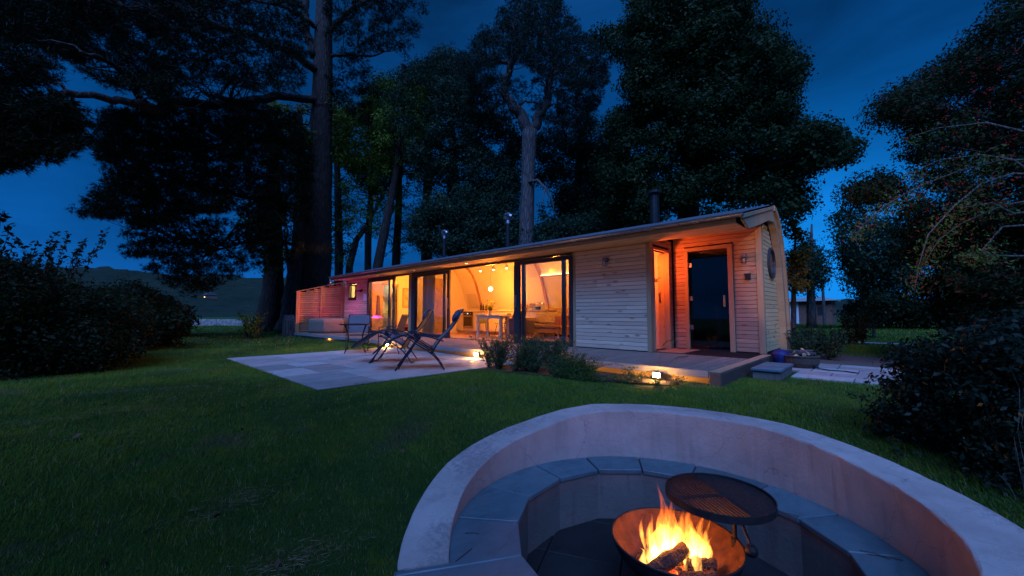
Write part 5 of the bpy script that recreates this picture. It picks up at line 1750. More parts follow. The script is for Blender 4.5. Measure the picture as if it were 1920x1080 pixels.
ac = empty('armchair', (-8.3, 9.2, CZ), 'dark armchair with its back to the doors beside the wooden stand', 'armchair')
mb = MB(); mb.prism([(8.85, .62), (9.45, .60), (9.45, .17), (8.92, .17)], 'x', -8.60, -8.48); mb.build('arm', M['armchair'], ac, bev=.02, seg=2)
mb = MB(); mb.prism([(8.85, .62), (9.45, .60), (9.45, .17), (8.92, .17)], 'x', -8.14, -8.02); mb.build('arm', M['armchair'], ac, bev=.02, seg=2)
mb = MB(); mb.prism([(8.80, .66), (8.90, .66), (9.0, .17), (8.92, .17)], 'x', -8.52, -8.10); mb.build('backrest', M['armchair'], ac, bev=.02, seg=2)
mb = MB(); mb.box(-8.48, -8.14, 8.92, 9.48, .2, .38); mb.build('seat', M['armchair'], ac, bev=.02)
for x in (-8.55, -8.08):
    for y in (8.96, 9.4):
        mb = MB(); mb.tube([(x, y, .18), (x - .02, y, CZ)], [.025, .016], 8); mb.build('leg', M['glulam'], ac)
for (x, z, lb, rot) in ((-8.42, .74, 'dark cushion leaning over the left arm of the armchair', .5), (-8.28, .76, 'dark cushion standing on the armchair seat', -.2)):
    mb = MB(); mb.blob((0, 0, 0), .17, .06, .15, 12, 8); mb.v = [(x + v[0] * cos(rot) - v[2] * sin(rot), 9.05 + v[1], z + v[0] * sin(rot) + v[2] * cos(rot)) for v in mb.v]
    tag(mb.build('cushion', M['armchair'], None, smooth=True), lb, 'cushion')

sf = empty('sofa', (-8.2, 9.8, CZ), 'brown two-seat sofa facing the glass with wooden legs', 'sofa')
mb = MB(); mb.box(-8.44, -7.34, 9.67, 10.37, .20, .36); mb.build('seat_base', M['sofa'], sf, bev=.02, seg=2)
for x0, x1 in ((-8.42, -7.90), (-7.89, -7.37)):
    mb = MB(); mb.box(x0, x1, 9.65, 10.22, .365, .48); mb.build('seat_cushion', M['sofa'], sf, bev=.035, seg=3)
mb = MB(); mb.prism([(10.17, .36), (10.44, .36), (10.54, .84), (10.34, .86)], 'x', -8.42, -7.36); mb.build('backrest', M['sofa'], sf, bev=.03, seg=2)
for x0, x1 in ((-8.62, -8.44), (-7.34, -7.18)):
    mb = MB(); mb.box(x0, x1, 9.62, 10.47, .18, .68); mb.build('arm', M['sofa'], sf, bev=.03, seg=2)
for x in (-8.5, -7.9, -7.3):
    for y in (9.70, 10.32):
        mb = MB(); mb.tube([(x, y, .2), (x, y, CZ)], [.025, .015], 8); mb.build('leg', M['glulam'], sf)
cush = [(-8.30, .68, .19, .05, 'cushion', 'plain tan cushion leaning at the left end of the sofa'), (-8.08, .67, .20, -.1, 'cushion', 'tan cushion second from the left on the sofa'), (-7.84, .66, .19, .1, 'cushion2', 'ribbed cushion in the middle of the sofa'), (-7.62, .64, .17, -.15, 'cushion2', 'pale striped cushion right of the ribbed one')]
for (x, z, s, rot, mt, lb) in cush:
    mb = MB(); mb.box(-s, s, -.05, .05, -s * .95, s * .95)
    o = mb.build('cushion', M[mt], None, bev=.045, seg=3, smooth=True); tag(o, lb, 'cushion'); o.location = (x, 10.06, z); o.rotation_euler = (-.35, rot, .1)
mb = MB(); mb.prism([(9.66, .70), (10.45, .70), (10.50, .40), (10.53, .40), (10.49, .73), (9.63, .73), (9.60, .40), (9.63, .40)], 'x', -7.36, -7.14)
tag(mb.build('blanket', M['blanket'], None), 'dusty red blanket draped over the right end of the sofa', 'blanket')
stt = empty('side_table', (-6.9, 9.3, CZ), 'small round wooden side table in front of the sofa', 'side table')
mb = MB(); mb.lathe([(.001, .43), (.26, .43), (.27, .445), (.26, .455), (.001, .455)], (-6.72, 9.25, 0), 24); mb.build('table_top', M['glulam'], stt)
for k in range(3):
    a = radians(200 + 120 * k); mb = MB(); mb.tube([(-6.72 + .15 * cos(a), 9.25 + .15 * sin(a), .43), (-6.72 + .25 * cos(a), 9.25 + .25 * sin(a), CZ)], [.02, .012], 8); mb.build('leg', M['glulam'], stt)
dd = empty('sideboard', (-7, 10.85, CZ), 'low wooden panelling behind the sofa', 'panelling')
for k in range(6):
    z0 = .1 + k * .15
    mb = MB(); mb.box(-8.5, -5.75, vault_y(z0) - .05 - .0, vault_y(z0) - .01, z0, z0 + .14); mb.build('panel_board', M['ply'], dd)
lp = empty('reading_lamp', (-7.4, 10.6, .9), 'thin curved reading lamp arm above the sofa', 'lamp')
mb = MB(); mb.tube([(-7.62, 10.7, .88), (-7.66, 10.62, 1.05), (-7.62, 10.45, 1.22), (-7.45, 10.3, 1.28), (-7.30, 10.25, 1.28)], .009, 6); mb.build('arm', M['worktop'], lp)

# pendant, spots, LED strip
pn = empty('pendant_lamp', (-9.87, 9.3, 1.65), 'bare glowing globe bulb hanging over the dining table', 'pendant lamp')
mb = MB(); mb.tube([(-9.87, 9.3, 2.66), (-9.87, 9.3, 1.76)], .004, 6); mb.build('flex', M['dark_trim'], pn)
mb = MB(); mb.tube([(-9.87, 9.3, 1.79), (-9.87, 9.3, 1.72)], .02, 10); mb.build('lamp_holder', M['worktop'], pn)
mb = MB(); mb.blob((-9.87, 9.3, 1.65), .065, None, None, 18, 12); mb.build('bulb', emit('pendant_bulb', (1, .62, .24), 40), pn, smooth=True)
mb = MB(); mb.lathe([(.001, 2.68), (.05, 2.68), (.05, 2.65), (.001, 2.65)], (-9.87, 9.3, 0), 14); mb.build('ceiling_rose', M['whitewood'], pn)


def plight(x, y, z, e_, c=(1, .26, .02), s=.06, name='room_light'):
    ld = bpy.data.lights.new(name, 'POINT'); ld.energy = e_; ld.color = c; ld.shadow_soft_size = s
    o = bpy.data.objects.new(name, ld); COL.objects.link(o); o.location = (x, y, z); return o


plight(-9.87, 9.3, 1.55, 250, name='pendant_light')
plight(-11.9, 8.9, 2.1, 75, name='kitchen_light')
for i, x in enumerate((-10.73, -10.05, -9.39)):
    t = empty('ceiling_spot', (x, 9.6, 2.4), ['white ceiling spot, left one of three above the kitchen', 'white ceiling spot, middle one of three above the kitchen', 'white ceiling spot, right one of three above the kitchen'][i], 'spotlight', 'ceiling spots above the kitchen')
    mb = MB(); mb.tube([(x, 9.6, 2.68), (x, 9.6, 2.45)], .012, 8); mb.build('stem', M['whitewood'], t)
    mb = MB(); mb.tube([(x, 9.6, 2.46), (x + .03, 9.57, 2.35)], .04, 12, cap=True); mb.build('can', M['ceramic'], t)
    mb = MB(); mb.tube([(x + .031, 9.569, 2.349), (x + .034, 9.566, 2.34)], .032, 12); mb.build('lens', emit('spot_lens', (1, .7, .35), 12), t)
    ld = bpy.data.lights.new('spot_light', 'SPOT'); ld.energy = 42; ld.color = (1, .29, .02); ld.spot_size = radians(95); ld.spot_blend = .6; ld.shadow_soft_size = .03
    o = bpy.data.objects.new('spot_light', ld); COL.objects.link(o); o.location = (x + .04, 9.56, 2.32)
    o.rotation_euler = Vector((.15, .55, -1)).to_track_quat('-Z', 'Y').to_euler()
t = empty('led_strip', (-7.2, 10.5, 2.1), 'glowing strip light along the wall above the sofa', 'strip light')
mb = MB(); mb.box(-8.54, -5.72, vault_y(2.1) - .10, vault_y(2.1) - .01, 2.055, 2.09); mb.build('shelf', M['ply'], t)
mb = MB(); mb.box(-8.54, -5.72, vault_y(2.1) - .09, vault_y(2.1) - .07, 2.092, 2.115); mb.build('strip', emit('led', (1, .52, .16), 14), t)
plight(-7.0, 9.2, 2.2, 150, name='lounge_light')
for k in range(3): plight(-8.1 + k * .9, vault_y(2.1) - .16, 2.16, 4.5, s=.03, name='strip_glow')
# soffit downlights outside the doors
for i, (x, y) in enumerate(((-10.05, 7.75), (-9.75, 7.95))):
    pass
for i, x in enumerate((-9.15, -14.6, -12.0)):
    t = empty('soffit_downlight', (x, 7.6, 2.31), ['round downlight in the soffit above the open doorway', 'round downlight in the soffit above the bedroom doors', 'round downlight in the soffit above the closed glass door'][i], 'downlight', 'soffit downlights')
    mb = MB(); mb.lathe([(.001, 2.309), (.05, 2.309)], (x, 7.62, 0), 18); mb.build('lens', emit('downlight_lens', (1, .6, .2), 10 if i == 0 else 2), t)
    mb = MB(); mb.lathe([(.05, 2.305), (.062, 2.305), (.062, 2.318)], (x, 7.62, 0), 18); mb.build('bezel', M['steel'], t)

# bedroom and bathroom
bd = empty('bed', (-15.0, 10.2, CZ), 'bed with white cover and pink throw in the left room', 'bed')
mb = MB(); mb.box(-16.15, -14.3, 9.7, 10.75, .12, .34); mb.build('base', M['blanket'], bd, bev=.01)
mb = MB(); mb.box(-16.17, -14.28, 9.66, 10.78, .34, .62); mb.build('mattress', M['bedding'], bd, bev=.07, seg=3, smooth=True)
mb = MB(); mb.box(-16.0, -15.5, 9.64, 9.70, CZ, .2); mb.build('drawer', M['ovenglass'], bd)
pc = empty('framed_picture', (-16.18, 10, 1.5), 'framed abstract print on the bedroom wall', 'picture')
mb = MB(); mb.box(-16.198, -16.17, 9.70, 10.42, 1.08, 1.99); mb.build('frame', M['glulam'], pc)
mp_ = simple('print', (.62, .56, .4), .8, col2=(.25, .23, .17), scale=5)
mb = MB(); mb.box(-16.17, -16.165, 9.75, 10.37, 1.13, 1.94); mb.build('print', mp_, pc)
tw = empty('hanging_towel', (-16.1, 8.45, 1.5), 'dark striped towel hanging inside the left glass door', 'towel')
mb = MB(); mb.prism([(8.40, 1.62), (8.50, 1.60), (8.56, .75), (8.48, .66), (8.38, .75)], 'x', -16.08, -16.03); mb.build('cloth', M['towel'], tw, bev=.01)
bt = empty('round_mirror', (-17.9, 9.2, 1.7), 'round grey mirror hanging in the bright bathroom', 'mirror')
mpos = at(725, 546, hypot(-17.9, 9.75))
mb = MB(); mb.tube([(mpos[0], mpos[1], mpos[2]), (mpos[0] - .02, mpos[1] + .02, mpos[2])], .31, 36); mb.build('disc', M['mirror'], bt)
mb = MB(); mb.tube([(mpos[0] - .02, mpos[1] + .02, mpos[2]), (mpos[0] - .05, mpos[1] + .05, mpos[2])], .325, 36); mb.build('frame', M['glulam'], bt)
bs = empty('wash_stand', (-18, 9.9, CZ), 'wooden wash stand with basin in the bathroom', 'wash stand')
mb = MB(); mb.box(-18.3, -17.6, 9.8, 10.3, .78, .82); mb.build('top', M['ply'], bs)
mb = MB(); mb.lathe([(.05, 0), (.18, .12), (.17, .12), (.001, .02)], (-17.95, 10.05, .82), 16); mb.build('basin', M['ceramic'], bs)
for x in (-18.25, -17.65): mb = MB(); mb.box(x, x + .05, 9.82, 9.87, CZ, .78); mb.build('leg', M['ply'], bs)
cu = empty('curtain', (-11.9, 8.35, 1.2), 'long pale grey curtain gathered behind the middle glass door', 'curtain')
mb = MB(); vs = []
nn_ = 46
for i in range(nn_):
    u = i / (nn_ - 1)
    xx = -12.50 + .76 * u
    yy = 8.33 + .04 * sin(u * 38) + .01 * sin(u * 90)
    vs += [(xx, yy, .04), (xx, yy, 2.28)]
mb.add(vs, [(2 * i, 2 * i + 2, 2 * i + 3, 2 * i + 1) for i in range(nn_ - 1)])
o = mb.build('cloth', M['curtain'], cu, smooth=True); o.modifiers.new('s', 'SOLIDIFY').thickness = .004
plight(-14.3, 9.2, 2.0, 230, (1, .33, .03), name='bedroom_light')
plight(-17.3, 9.2, 2.1, 190, (1, .62, .19), name='bathroom_light')
plight(-3.86, 8.50, 1.9, 85, (1, .14, .022), .06, 'assumed_hall_light')  # light of an unseen lamp inside the doorway, assumed from the porch glow
ld = bpy.data.lights.new('added_screen_spot', 'SPOT'); ld.energy = 1500; ld.color = (1, .17, .02); ld.spot_size = radians(48); ld.spot_blend = .5; ld.shadow_soft_size = .03  # unseen spot added to throw an orange glow onto the tub screen
o = bpy.data.objects.new('added_screen_spot', ld); COL.objects.link(o); o.location = (-13.35, 8.62, 2.15)
o.rotation_euler = (Vector((-18.65, 7.0, 1.1)) - Vector(o.location)).to_track_quat('-Z', 'Y').to_euler()
t = empty('added_spot_can', (-13.35, 8.62, 2.3), 'unseen ceiling spot added in the left room to brighten the tub screen', 'spotlight')
mb = MB(); mb.tube([(-13.3, 8.63, 2.24), (-13.36, 8.62, 2.19)], .04, 12); mb.tube([(-13.3, 8.63, 2.5), (-13.3, 8.63, 2.24)], .01, 6); mb.build('can', M['ceramic'], t)
t = empty('assumed_hall_lamp', (-4.45, 8.62, 2.3), 'small red-shaded ceiling lamp assumed inside the open porch doorway', 'ceiling lamp')  # unseen hall lamp, assumed from the orange light that reaches the porch
mb = MB(); mb.lathe([(.001, 2.41), (.06, 2.41), (.07, 2.33), (.05, 2.28), (.001, 2.27)], (-4.45, 8.62, 0), 16); mb.build('shade', emit('hall_shade', (1, .25, .06), 3), t)

# ------------------------------------------------------------------ step and clutter at the right end
st = empty('stone_step', (-1.37, 7.7, -.2), 'pale stone step beside the deck end beam', 'step')
mb = MB(); mb.box(-1.62, -1.22, 7.13, 8.22, -.085, -.045); mb.build('tread', M['slate'], st, bev=.006)
mb = MB(); mb.box(-1.60, -1.24, 7.16, 8.2, -.3, -.086); mb.build('base', M['riser'], st)
tg = empty('plastic_tub', (-1.52, 8.85, -.2), 'bright blue plastic trug behind the stone step', 'bucket')
mb = MB(); mb.lathe([(.001, 0), (.11, 0), (.15, .24), (.14, .26), (.11, .30), (.05, .33), (.001, .335)], (-1.52, 8.95, -.2), 18); mb.build('body', M['bluebag'], tg, smooth=True)
bk = empty('log_basket', (-1.25, 9.1, -.2), 'dark wicker basket heaped with firewood beside the blue trug', 'basket')
mb = MB(); mb.lathe([(.001, .02), (.22, 0), (.27, .1), (.28, .2), (.26, .23), (.25, .2), (.23, .05), (.001, .04)], (-1.22, 9.0, -.2), 22); mb.build('body', M['wicker'], bk)
mb = MB(); mb.tube([(-1.22 + .275 * cos(2 * pi * k / 22), 9.0 + .275 * sin(2 * pi * k / 22), .03) for k in range(23)], .018, 6, cap=False); mb.build('rim', M['wicker'], bk)
random.seed(5)
for k in range(13):
    a = random.uniform(0, pi); c = Vector((-1.22 + random.uniform(-.12, .12), 9.0 + random.uniform(-.12, .12), .02 + random.uniform(0, .09)))
    d = Vector((cos(a), sin(a), random.uniform(-.15, .25))) * random.uniform(.12, .2)
    mb = MB(); mb.tube([c - d, c + d], random.uniform(.022, .04), 7, jit=.2); mb.build('log', M['bark_grey'] if k % 3 else M['ply'], bk)
t = empty('watering_hose', (-.7, 8.9, -.2), 'dark strap trailing from the basket across the stone path', 'strap')
mb = MB(); pts = [(-1.05, 8.9, -.05), (-.95, 8.8, -.155), (-.8, 8.72, -.162), (-.6, 8.75, -.162), (-.42, 8.62, -.162)]
for p, q in zip(pts[:-1], pts[1:]): mb.bar(p, q, .05, .008)
mb.build('strap_length', M['dark_trim'], t)
t.name = 'dark_strap'
# stump posts left of the screen
bh = empty('cut_stump', (-19.6, 6.2, -.2), 'pointed grey timber stump between pine trunks and slatted screen', 'stump')
c = at(541, 620, 20.6)
mb = MB(); mb.prism([(c[0] - .25, -.25), (c[0] + .25, -.25), (c[0] + .22, .5), (c[0] + .05, .75), (c[0] - .2, .45)], 'y', c[1] - .2, c[1] + .2); mb.build('trunk', M['bark_grey'], bh)

# ------------------------------------------------------------------ vegetation
def unit(n):
    v = rng.normal(size=(n, 3)); return v / np.linalg.norm(v, axis=1)[:, None]


def leaf_quads(c, l, w, up=0.5, axis=None, droop=0.0, out=None):
    """rhombic leaves at centres c; out = outward directions the leaves turn to"""
    n = len(c)
    nrm = unit(n) + np.array([0, 0, up])
    if out is not None: nrm = nrm * .75 + out; nrm /= np.linalg.norm(nrm, axis=1)[:, None]
    ax = unit(n) if axis is None else axis + 0.7 * unit(n)
    ax = ax + np.array([0, 0, -droop])
    ax -= nrm * (ax * nrm).sum(1)[:, None]; ax /= np.linalg.norm(ax, axis=1)[:, None] + 1e-9
    b = np.cross(nrm, ax)
    s = rng.uniform(0.5, 1.45, n)[:, None]
    L_ = ax * l * s / 2; W_ = b * w * s / 2
    v = np.stack([c - L_, c + W_ - L_ * .1, c + L_, c - W_ - L_ * .1], 1).reshape(-1, 3)
    f = np.arange(4 * n).reshape(n, 4)
    return v, f


def needle_tris(base, dirs, l, w):
    n = len(base)
    side = np.cross(dirs, unit(n)); side /= np.linalg.norm(side, axis=1)[:, None] + 1e-9
    s = rng.uniform(.7, 1.2, n)[:, None]
    v = np.stack([base - side * w / 2, base + side * w / 2, base + dirs * l * s], 1).reshape(-1, 3)
    return v, np.arange(3 * n).reshape(n, 3)


def in_poly(x, y, poly):
    ins = np.zeros(len(x), bool)
    j = len(poly) - 1
    for i in range(len(poly)):
        xi, yi = poly[i]; xj, yj = poly[j]
        c = ((yi > y) != (yj > y)) & (x < (xj - xi) * (y - yi) / (yj - yi + 1e-9) + xi)
        ins ^= c
        j = i
    return ins


def sample_poly(poly, n, d, spread):
    """n points whose outline from the garden side follows poly, spread in depth"""
    xs = [p[0] for p in poly]; ys = [p[1] for p in poly]
    out = []
    while len(out) < n:
        x = rng.uniform(min(xs), max(xs), n * 2); y = rng.uniform(min(ys), max(ys), n * 2)
        k = in_poly(x, y, poly)
        for a, b in zip(x[k], y[k]):
            out.append(at(a, b, d + rng.uniform(-spread, spread)))
            if len(out) >= n: break
    return np.array(out)


def wiggle(p, q, n=6, amp=.06, sag=0.0):
    p, q = np.array(p, float), np.array(q, float)
    L_ = np.linalg.norm(q - p)
    pts = [p + (q - p) * k / n + (unit(1)[0] * amp * L_ * (0 if k in (0, n) else 1)) + np.array([0, 0, -sag * L_ * sin(pi * k / n)]) for k in range(n + 1)]
    return [tuple(a) for a in pts]


def limbs_to(mb, anchors, targets, r0, r1, amp=.07, sag=0.0, n=6, sides=5):
    A = np.array(anchors)
    for t in targets:
        dd = np.linalg.norm(A - t, axis=1) + np.maximum(0, A[:, 2] - t[2]) * 0.6
        a = A[np.argmin(dd + rng.uniform(0, .8, len(A)))]
        mb.tube(wiggle(a, t, n, amp, sag), list(np.linspace(r0, r1, n + 1)), sides, cap=False)


def interp_path(pts, m=5):
    out = []
    for a, b in zip(pts[:-1], pts[1:]):
        for k in range(m): out.append(tuple(np.array(a) + (np.array(b) - np.array(a)) * k / m))
    out.append(tuple(pts[-1])); return out


def broad_tree(name, label, cat, polys, trunk, tr, bmat, lmat, n_clump, per, clump_r, ll, lw, twigs=40, group=None, up=.4, flat=.7, droop=0.0, twig_r=.05):
    """polys: [(poly, d, spread, share)]; trunk: list of world points; tr radii"""
    t = empty(name, (trunk[0][0], trunk[0][1], trunk[0][2]), label, cat, group)
    mb = MB(); path = interp_path(trunk, 4)
    mb.tube(path, list(np.interp(np.linspace(0, 1, len(path)), np.linspace(0, 1, len(tr)), tr)), 12, jit=.06)
    cl = np.concatenate([sample_poly(p, max(1, int(n_clump * s)), d, sp) for (p, d, sp, s) in polys])
    tw = cl[rng.permutation(len(cl))[:twigs]]
    limbs_to(mb, path[len(path) // 3:], tw, twig_r, twig_r * .2, .08, .03)
    mb.build('trunk', bmat, t, smooth=True)
    rad = clump_r * .92 * rng.uniform(.35, 1.35, len(cl))
    cnt = np.maximum(8, (per * 1.55 * (rad / (clump_r * .92)) ** 2)).astype(int)
    idx_ = np.repeat(np.arange(len(cl)), cnt)
    dirs = unit(len(idx_)); dirs[:, 2] *= flat
    rr = rng.uniform(.03, 1, len(idx_)) ** .62
    c = cl[idx_] + dirs * (rad[idx_] * rr)[:, None]
    if droop: c[:, 2] -= droop * rng.uniform(0, 1, len(idx_)) ** 2 * rad[idx_] * 2
    v, f = leaf_quads(c, ll, lw, up, None, droop, dirs)
    o = np_mesh('crown', v - np.array(t.location), f, lmat, t); tag(o, kind='stuff')
    return t


def pine_tree(name, label, polys, trunk, tr, limbs, bmat, lmat, n_tw, tufts, nl, nw, clump_r, cat='pine tree', twig_r=.04, ntw=60):
    t = empty(name, (trunk[0][0], trunk[0][1], trunk[0][2]), label, cat)
    mb = MB(); path = interp_path(trunk, 5)
    mb.tube(path, list(np.interp(np.linspace(0, 1, len(path)), np.linspace(0, 1, len(tr)), tr)), 18, jit=.05)
    mb.build('trunk', bmat, t, smooth=True)
    anchors = list(path[len(path) // 2:])
    for (pts, ra, rb) in limbs:
        m2 = MB(); pp_ = interp_path(pts, 4)
        pp_ = [pp_[0]] + [tuple(np.array(p) + unit(1)[0] * ra * .35) for p in pp_[1:]]
        m2.tube(pp_, list(np.linspace(ra, rb, len(pp_))), 8)
        m2.build('limb', bmat, t, smooth=True)
        anchors += pp_[1:]
    cl = np.concatenate([sample_poly(p, max(1, int(n_tw * s)), d, sp) for (p, d, sp, s) in polys])
    m3 = MB(); limbs_to(m3, anchors, cl[rng.permutation(len(cl))[:ntw]], twig_r, .008, .10, -.03, 6, 4)
    if m3.v: o = m3.build('twig', bmat, t); tag(o, kind='stuff')
    # tufts round each clump
    rad = clump_r * rng.uniform(.5, 1.3, len(cl))
    k = tufts
    ti = np.repeat(np.arange(len(cl)), k)
    d1 = unit(len(ti)); d1[:, 2] = d1[:, 2] * .55 + .12
    tc = cl[ti] + d1 * (rad[ti] * rng.uniform(.3, 1, len(ti)))[:, None]
    per = 9
    ni = np.repeat(np.arange(len(tc)), per)
    d2 = d1[ni] * .9 + unit(len(ni)); d2 /= np.linalg.norm(d2, axis=1)[:, None]
    v, f = needle_tris(tc[ni], d2, nl, nw)
    o = np_mesh('crown', v - np.array(t.location), f, lmat, t, k=3); tag(o, kind='stuff')
    return t


GZ0 = -.22
def base_at(px, d, z=GZ0):
    p = at(px, 590, d); return (p[0], p[1], z)


# --- great pine at the left
D = 25
trunk = [base_at(590, D), tuple(at(594, 520, D)), tuple(at(598, 400, D)), tuple(at(602, 250, D)), tuple(at(606, 120, D)), tuple(at(608, 0, D)), tuple(at(612, -160, D)), tuple(at(610, -330, D))]
L = [([tuple(at(596, 330, D)), tuple(at(560, 290, 24)), tuple(at(525, 250, 23)), tuple(at(490, 212, 22)), tuple(at(455, 195, 21)), tuple(at(400, 182, 20))], .24, .08),
     ([tuple(at(592, 412, D)), tuple(at(555, 392, 24)), tuple(at(515, 375, 23)), tuple(at(470, 372, 22)), tuple(at(380, 350, 20))], .22, .06),
     ([tuple(at(598, 262, D)), tuple(at(540, 262, 24)), tuple(at(490, 262, 23)), tuple(at(400, 272, 21)), tuple(at(300, 285, 19))], .20, .05),
     ([tuple(at(600, 190, D)), tuple(at(520, 180, 23)), tuple(at(420, 196, 21)), tuple(at(330, 192, 19)), tuple(at(290, 207, 18)), tuple(at(262, 198, 17)), tuple(at(215, 186, 16.5)), tuple(at(130, 178, 16)), tuple(at(60, 188, 15.5)), tuple(at(5, 178, 15))], .22, .05),
     ([tuple(at(290, 207, 18)), tuple(at(258, 180, 18)), tuple(at(235, 140, 17.5)), tuple(at(205, 115, 17)), tuple(at(150, 95, 16))], .14, .04),
     ([tuple(at(602, 140, D)), tuple(at(540, 95, 24)), tuple(at(470, 70, 22)), tuple(at(380, 40, 20)), tuple(at(230, 12, 18)), tuple(at(120, -20, 16))], .24, .06),
     ([tuple(at(606, 60, D)), tuple(at(570, 35, 24.5)), tuple(at(530, 10, 24)), tuple(at(470, 0, 23))], .18, .05),
     ([tuple(at(608, 70, D)), tuple(at(640, 35, 24.5)), tuple(at(665, 15, 24)), tuple(at(700, -8, 23)), tuple(at(760, -20, 22))], .20, .05),
     ([tuple(at(606, 106, D)), tuple(at(650, 103, 24.5)), tuple(at(692, 106, 24)), tuple(at(730, 95, 23.5))], .12, .03),
     ([tuple(at(570, -20, D)), tuple(at(575, 60, D)), tuple(at(590, 110, D))], .2, .28),
     ([tuple(at(596, 480, D)), tuple(at(540, 455, 24)), tuple(at(480, 450, 23)), tuple(at(400, 470, 21))], .12, .04)]
P1 = [([(-60, -60), (560, -60), (575, 60), (560, 175), (480, 170), (400, 150), (330, 165), (250, 150), (200, 110), (150, 120), (60, 85), (-60, 95)], 20, 3.5, .33),
      ([(-60, 100), (60, 95), (110, 120), (90, 150), (20, 165), (-60, 170)], 16, 1.5, .02),
      ([(-60, 185), (120, 185), (150, 215), (160, 250), (150, 275), (110, 300), (60, 300), (20, 315), (-60, 325)], 15.5, 1.5, .085),
      ([(150, 130), (330, 150), (330, 195), (250, 175), (190, 150)], 17, 1, .015),
      ([(200, 210), (330, 200), (470, 190), (560, 215), (585, 300), (580, 400), (520, 420), (430, 395), (380, 400), (330, 415), (260, 425), (215, 410), (150, 400), (165, 375), (200, 340), (185, 280), (180, 235)], 21, 2.6, .36),
      ([(240, 430), (350, 410), (480, 420), (560, 440), (540, 500), (480, 500), (420, 530), (360, 560), (330, 545), (300, 520), (235, 470)], 21, 2, .075),
      ([(610, -60), (790, -60), (800, 20), (780, 60), (760, 110), (730, 90), (690, 100), (640, 110), (612, 60)], 23.5, 1.6, .08),
      ([(640, 110), (700, 100), (690, 150), (700, 240), (670, 230), (630, 190), (615, 140)], 24, 1, .025)]
pine_tree('great_pine', 'huge dark pine with long spreading limbs at the left end of the cabin', P1, trunk, [.90, .76, .68, .60, .52, .44, .3, .1], L, M['bark_dark'], M['needles'], 4700, 15, .17, .020, .34, twig_r=.03, ntw=520)

# --- two trunks left of the screen, one forked
D = 27
pine_tree('leaning_pine', 'rough pine trunk with a low fork, leftmost trunk by the lawn', [([(430, 250), (560, 250), (560, 420), (480, 470), (430, 420)], 27, 2, 1)],
          [base_at(497, D), tuple(at(506, 590, D)), tuple(at(512, 540, D)), tuple(at(514, 450, D)), tuple(at(512, 330, D)), tuple(at(510, 180, D))], [.85, .66, .55, .44, .36, .2],
          [([tuple(at(510, 600, D)), tuple(at(530, 580, D - .3)), tuple(at(536, 548, D - .5)), tuple(at(545, 510, D - .5)), tuple(at(535, 470, D - .5)), tuple(at(538, 420, D - .5))], .22, .05),
           ([tuple(at(512, 480, D)), tuple(at(480, 430, D - 1)), tuple(at(450, 420, D - 1.5)), tuple(at(400, 470, D - 2))], .12, .03)], M['bark_dark'], M['needles'], 60, 14, .2, .02, .7, ntw=30)
broad_tree('slanted_tree', 'dark tree trunk leaning right beside the slatted screen', 'tree', [([(500, 190), (640, 180), (640, 330), (560, 350), (510, 300)], 27, 2.5, .5), ([(440, 400), (560, 380), (560, 480), (480, 510)], 24, 1.5, .3), ([(620, 200), (720, 200), (720, 280), (620, 300)], 28, 2, .3)],
           [base_at(536, 25), tuple(at(543, 600, 25)), tuple(at(552, 540, 25)), tuple(at(562, 450, 25)), tuple(at(566, 330, 25)), tuple(at(560, 200, 25))], [.62, .50, .44, .38, .3, .15], M['bark_grey'], M['leaf_lit'], 110, 90, .9, .17, .10, 30)

# --- thin trees behind the screen and cabin
thin = [(634, 28, [(634, 600), (636, 480), (632, 300), (628, 180)], .34, 'straight ivy-covered trunk first right of the great pine', [(600, 330), (660, 330), (670, 500), (610, 510)], 60),
        (655, 27, [(652, 600), (655, 500), (668, 450), (690, 420), (735, 330)], .28, 'forked slender tree leaning right behind the bathroom end', [(640, 300), (770, 260), (740, 420), (650, 480)], 70),
        (705, 24.5, [(700, 600), (708, 500), (724, 420), (742, 330), (752, 230), (755, 120)], .34, 'bare dark trunk leaning strongly to the right', [(690, 150), (800, 150), (800, 260), (700, 280)], 90),
        (742, 29, [(740, 600), (743, 480), (748, 380), (750, 260), (748, 150)], .36, 'upright mossy trunk just right of the leaning bare trunk', [(715, 290), (800, 300), (790, 480), (720, 500)], 75),
        (848, 26, [(842, 600), (846, 480), (848, 440), (842, 380), (848, 250)], .32, 'reddish broken trunk behind the left roof flue', [(700, 250), (780, 220), (800, 300), (720, 330)], 40)]
for i, (px_, d, tr_, r0, lb, poly, nc) in enumerate(thin):
    tk = [base_at(tr_[0][0], d)] + [tuple(at(a, b, d)) for a, b in tr_[1:]]
    broad_tree('slender_tree', lb, 'tree', [(poly, d, 2.0, 1)], tk, [r0, r0 * .8, r0 * .65, r0 * .45, r0 * .25], M['bark_dark'], M['leaf_lit'], int(nc * 1.3), 60, .6, .115, .065, 44, group='slender trees behind the cabin', twig_r=.05)

# --- light green birches in the middle distance
broad_tree('pale_green_tree', 'light green feathery tree between the great pine and the dark middle trees', 'tree',
           [([(620, 190), (700, 180), (760, 200), (800, 240), (800, 300), (730, 300), (650, 330), (615, 280)], 30, 2, .7), ([(640, 300), (760, 300), (700, 380)], 30, 2, .12)],
           [base_at(690, 31), tuple(at(690, 450, 31)), tuple(at(700, 300, 31)), tuple(at(705, 210, 31))], [.3, .25, .18, .06], M['bark_grey'], M['leaf_lit'], 280, 130, .9, .15, .09, 40)

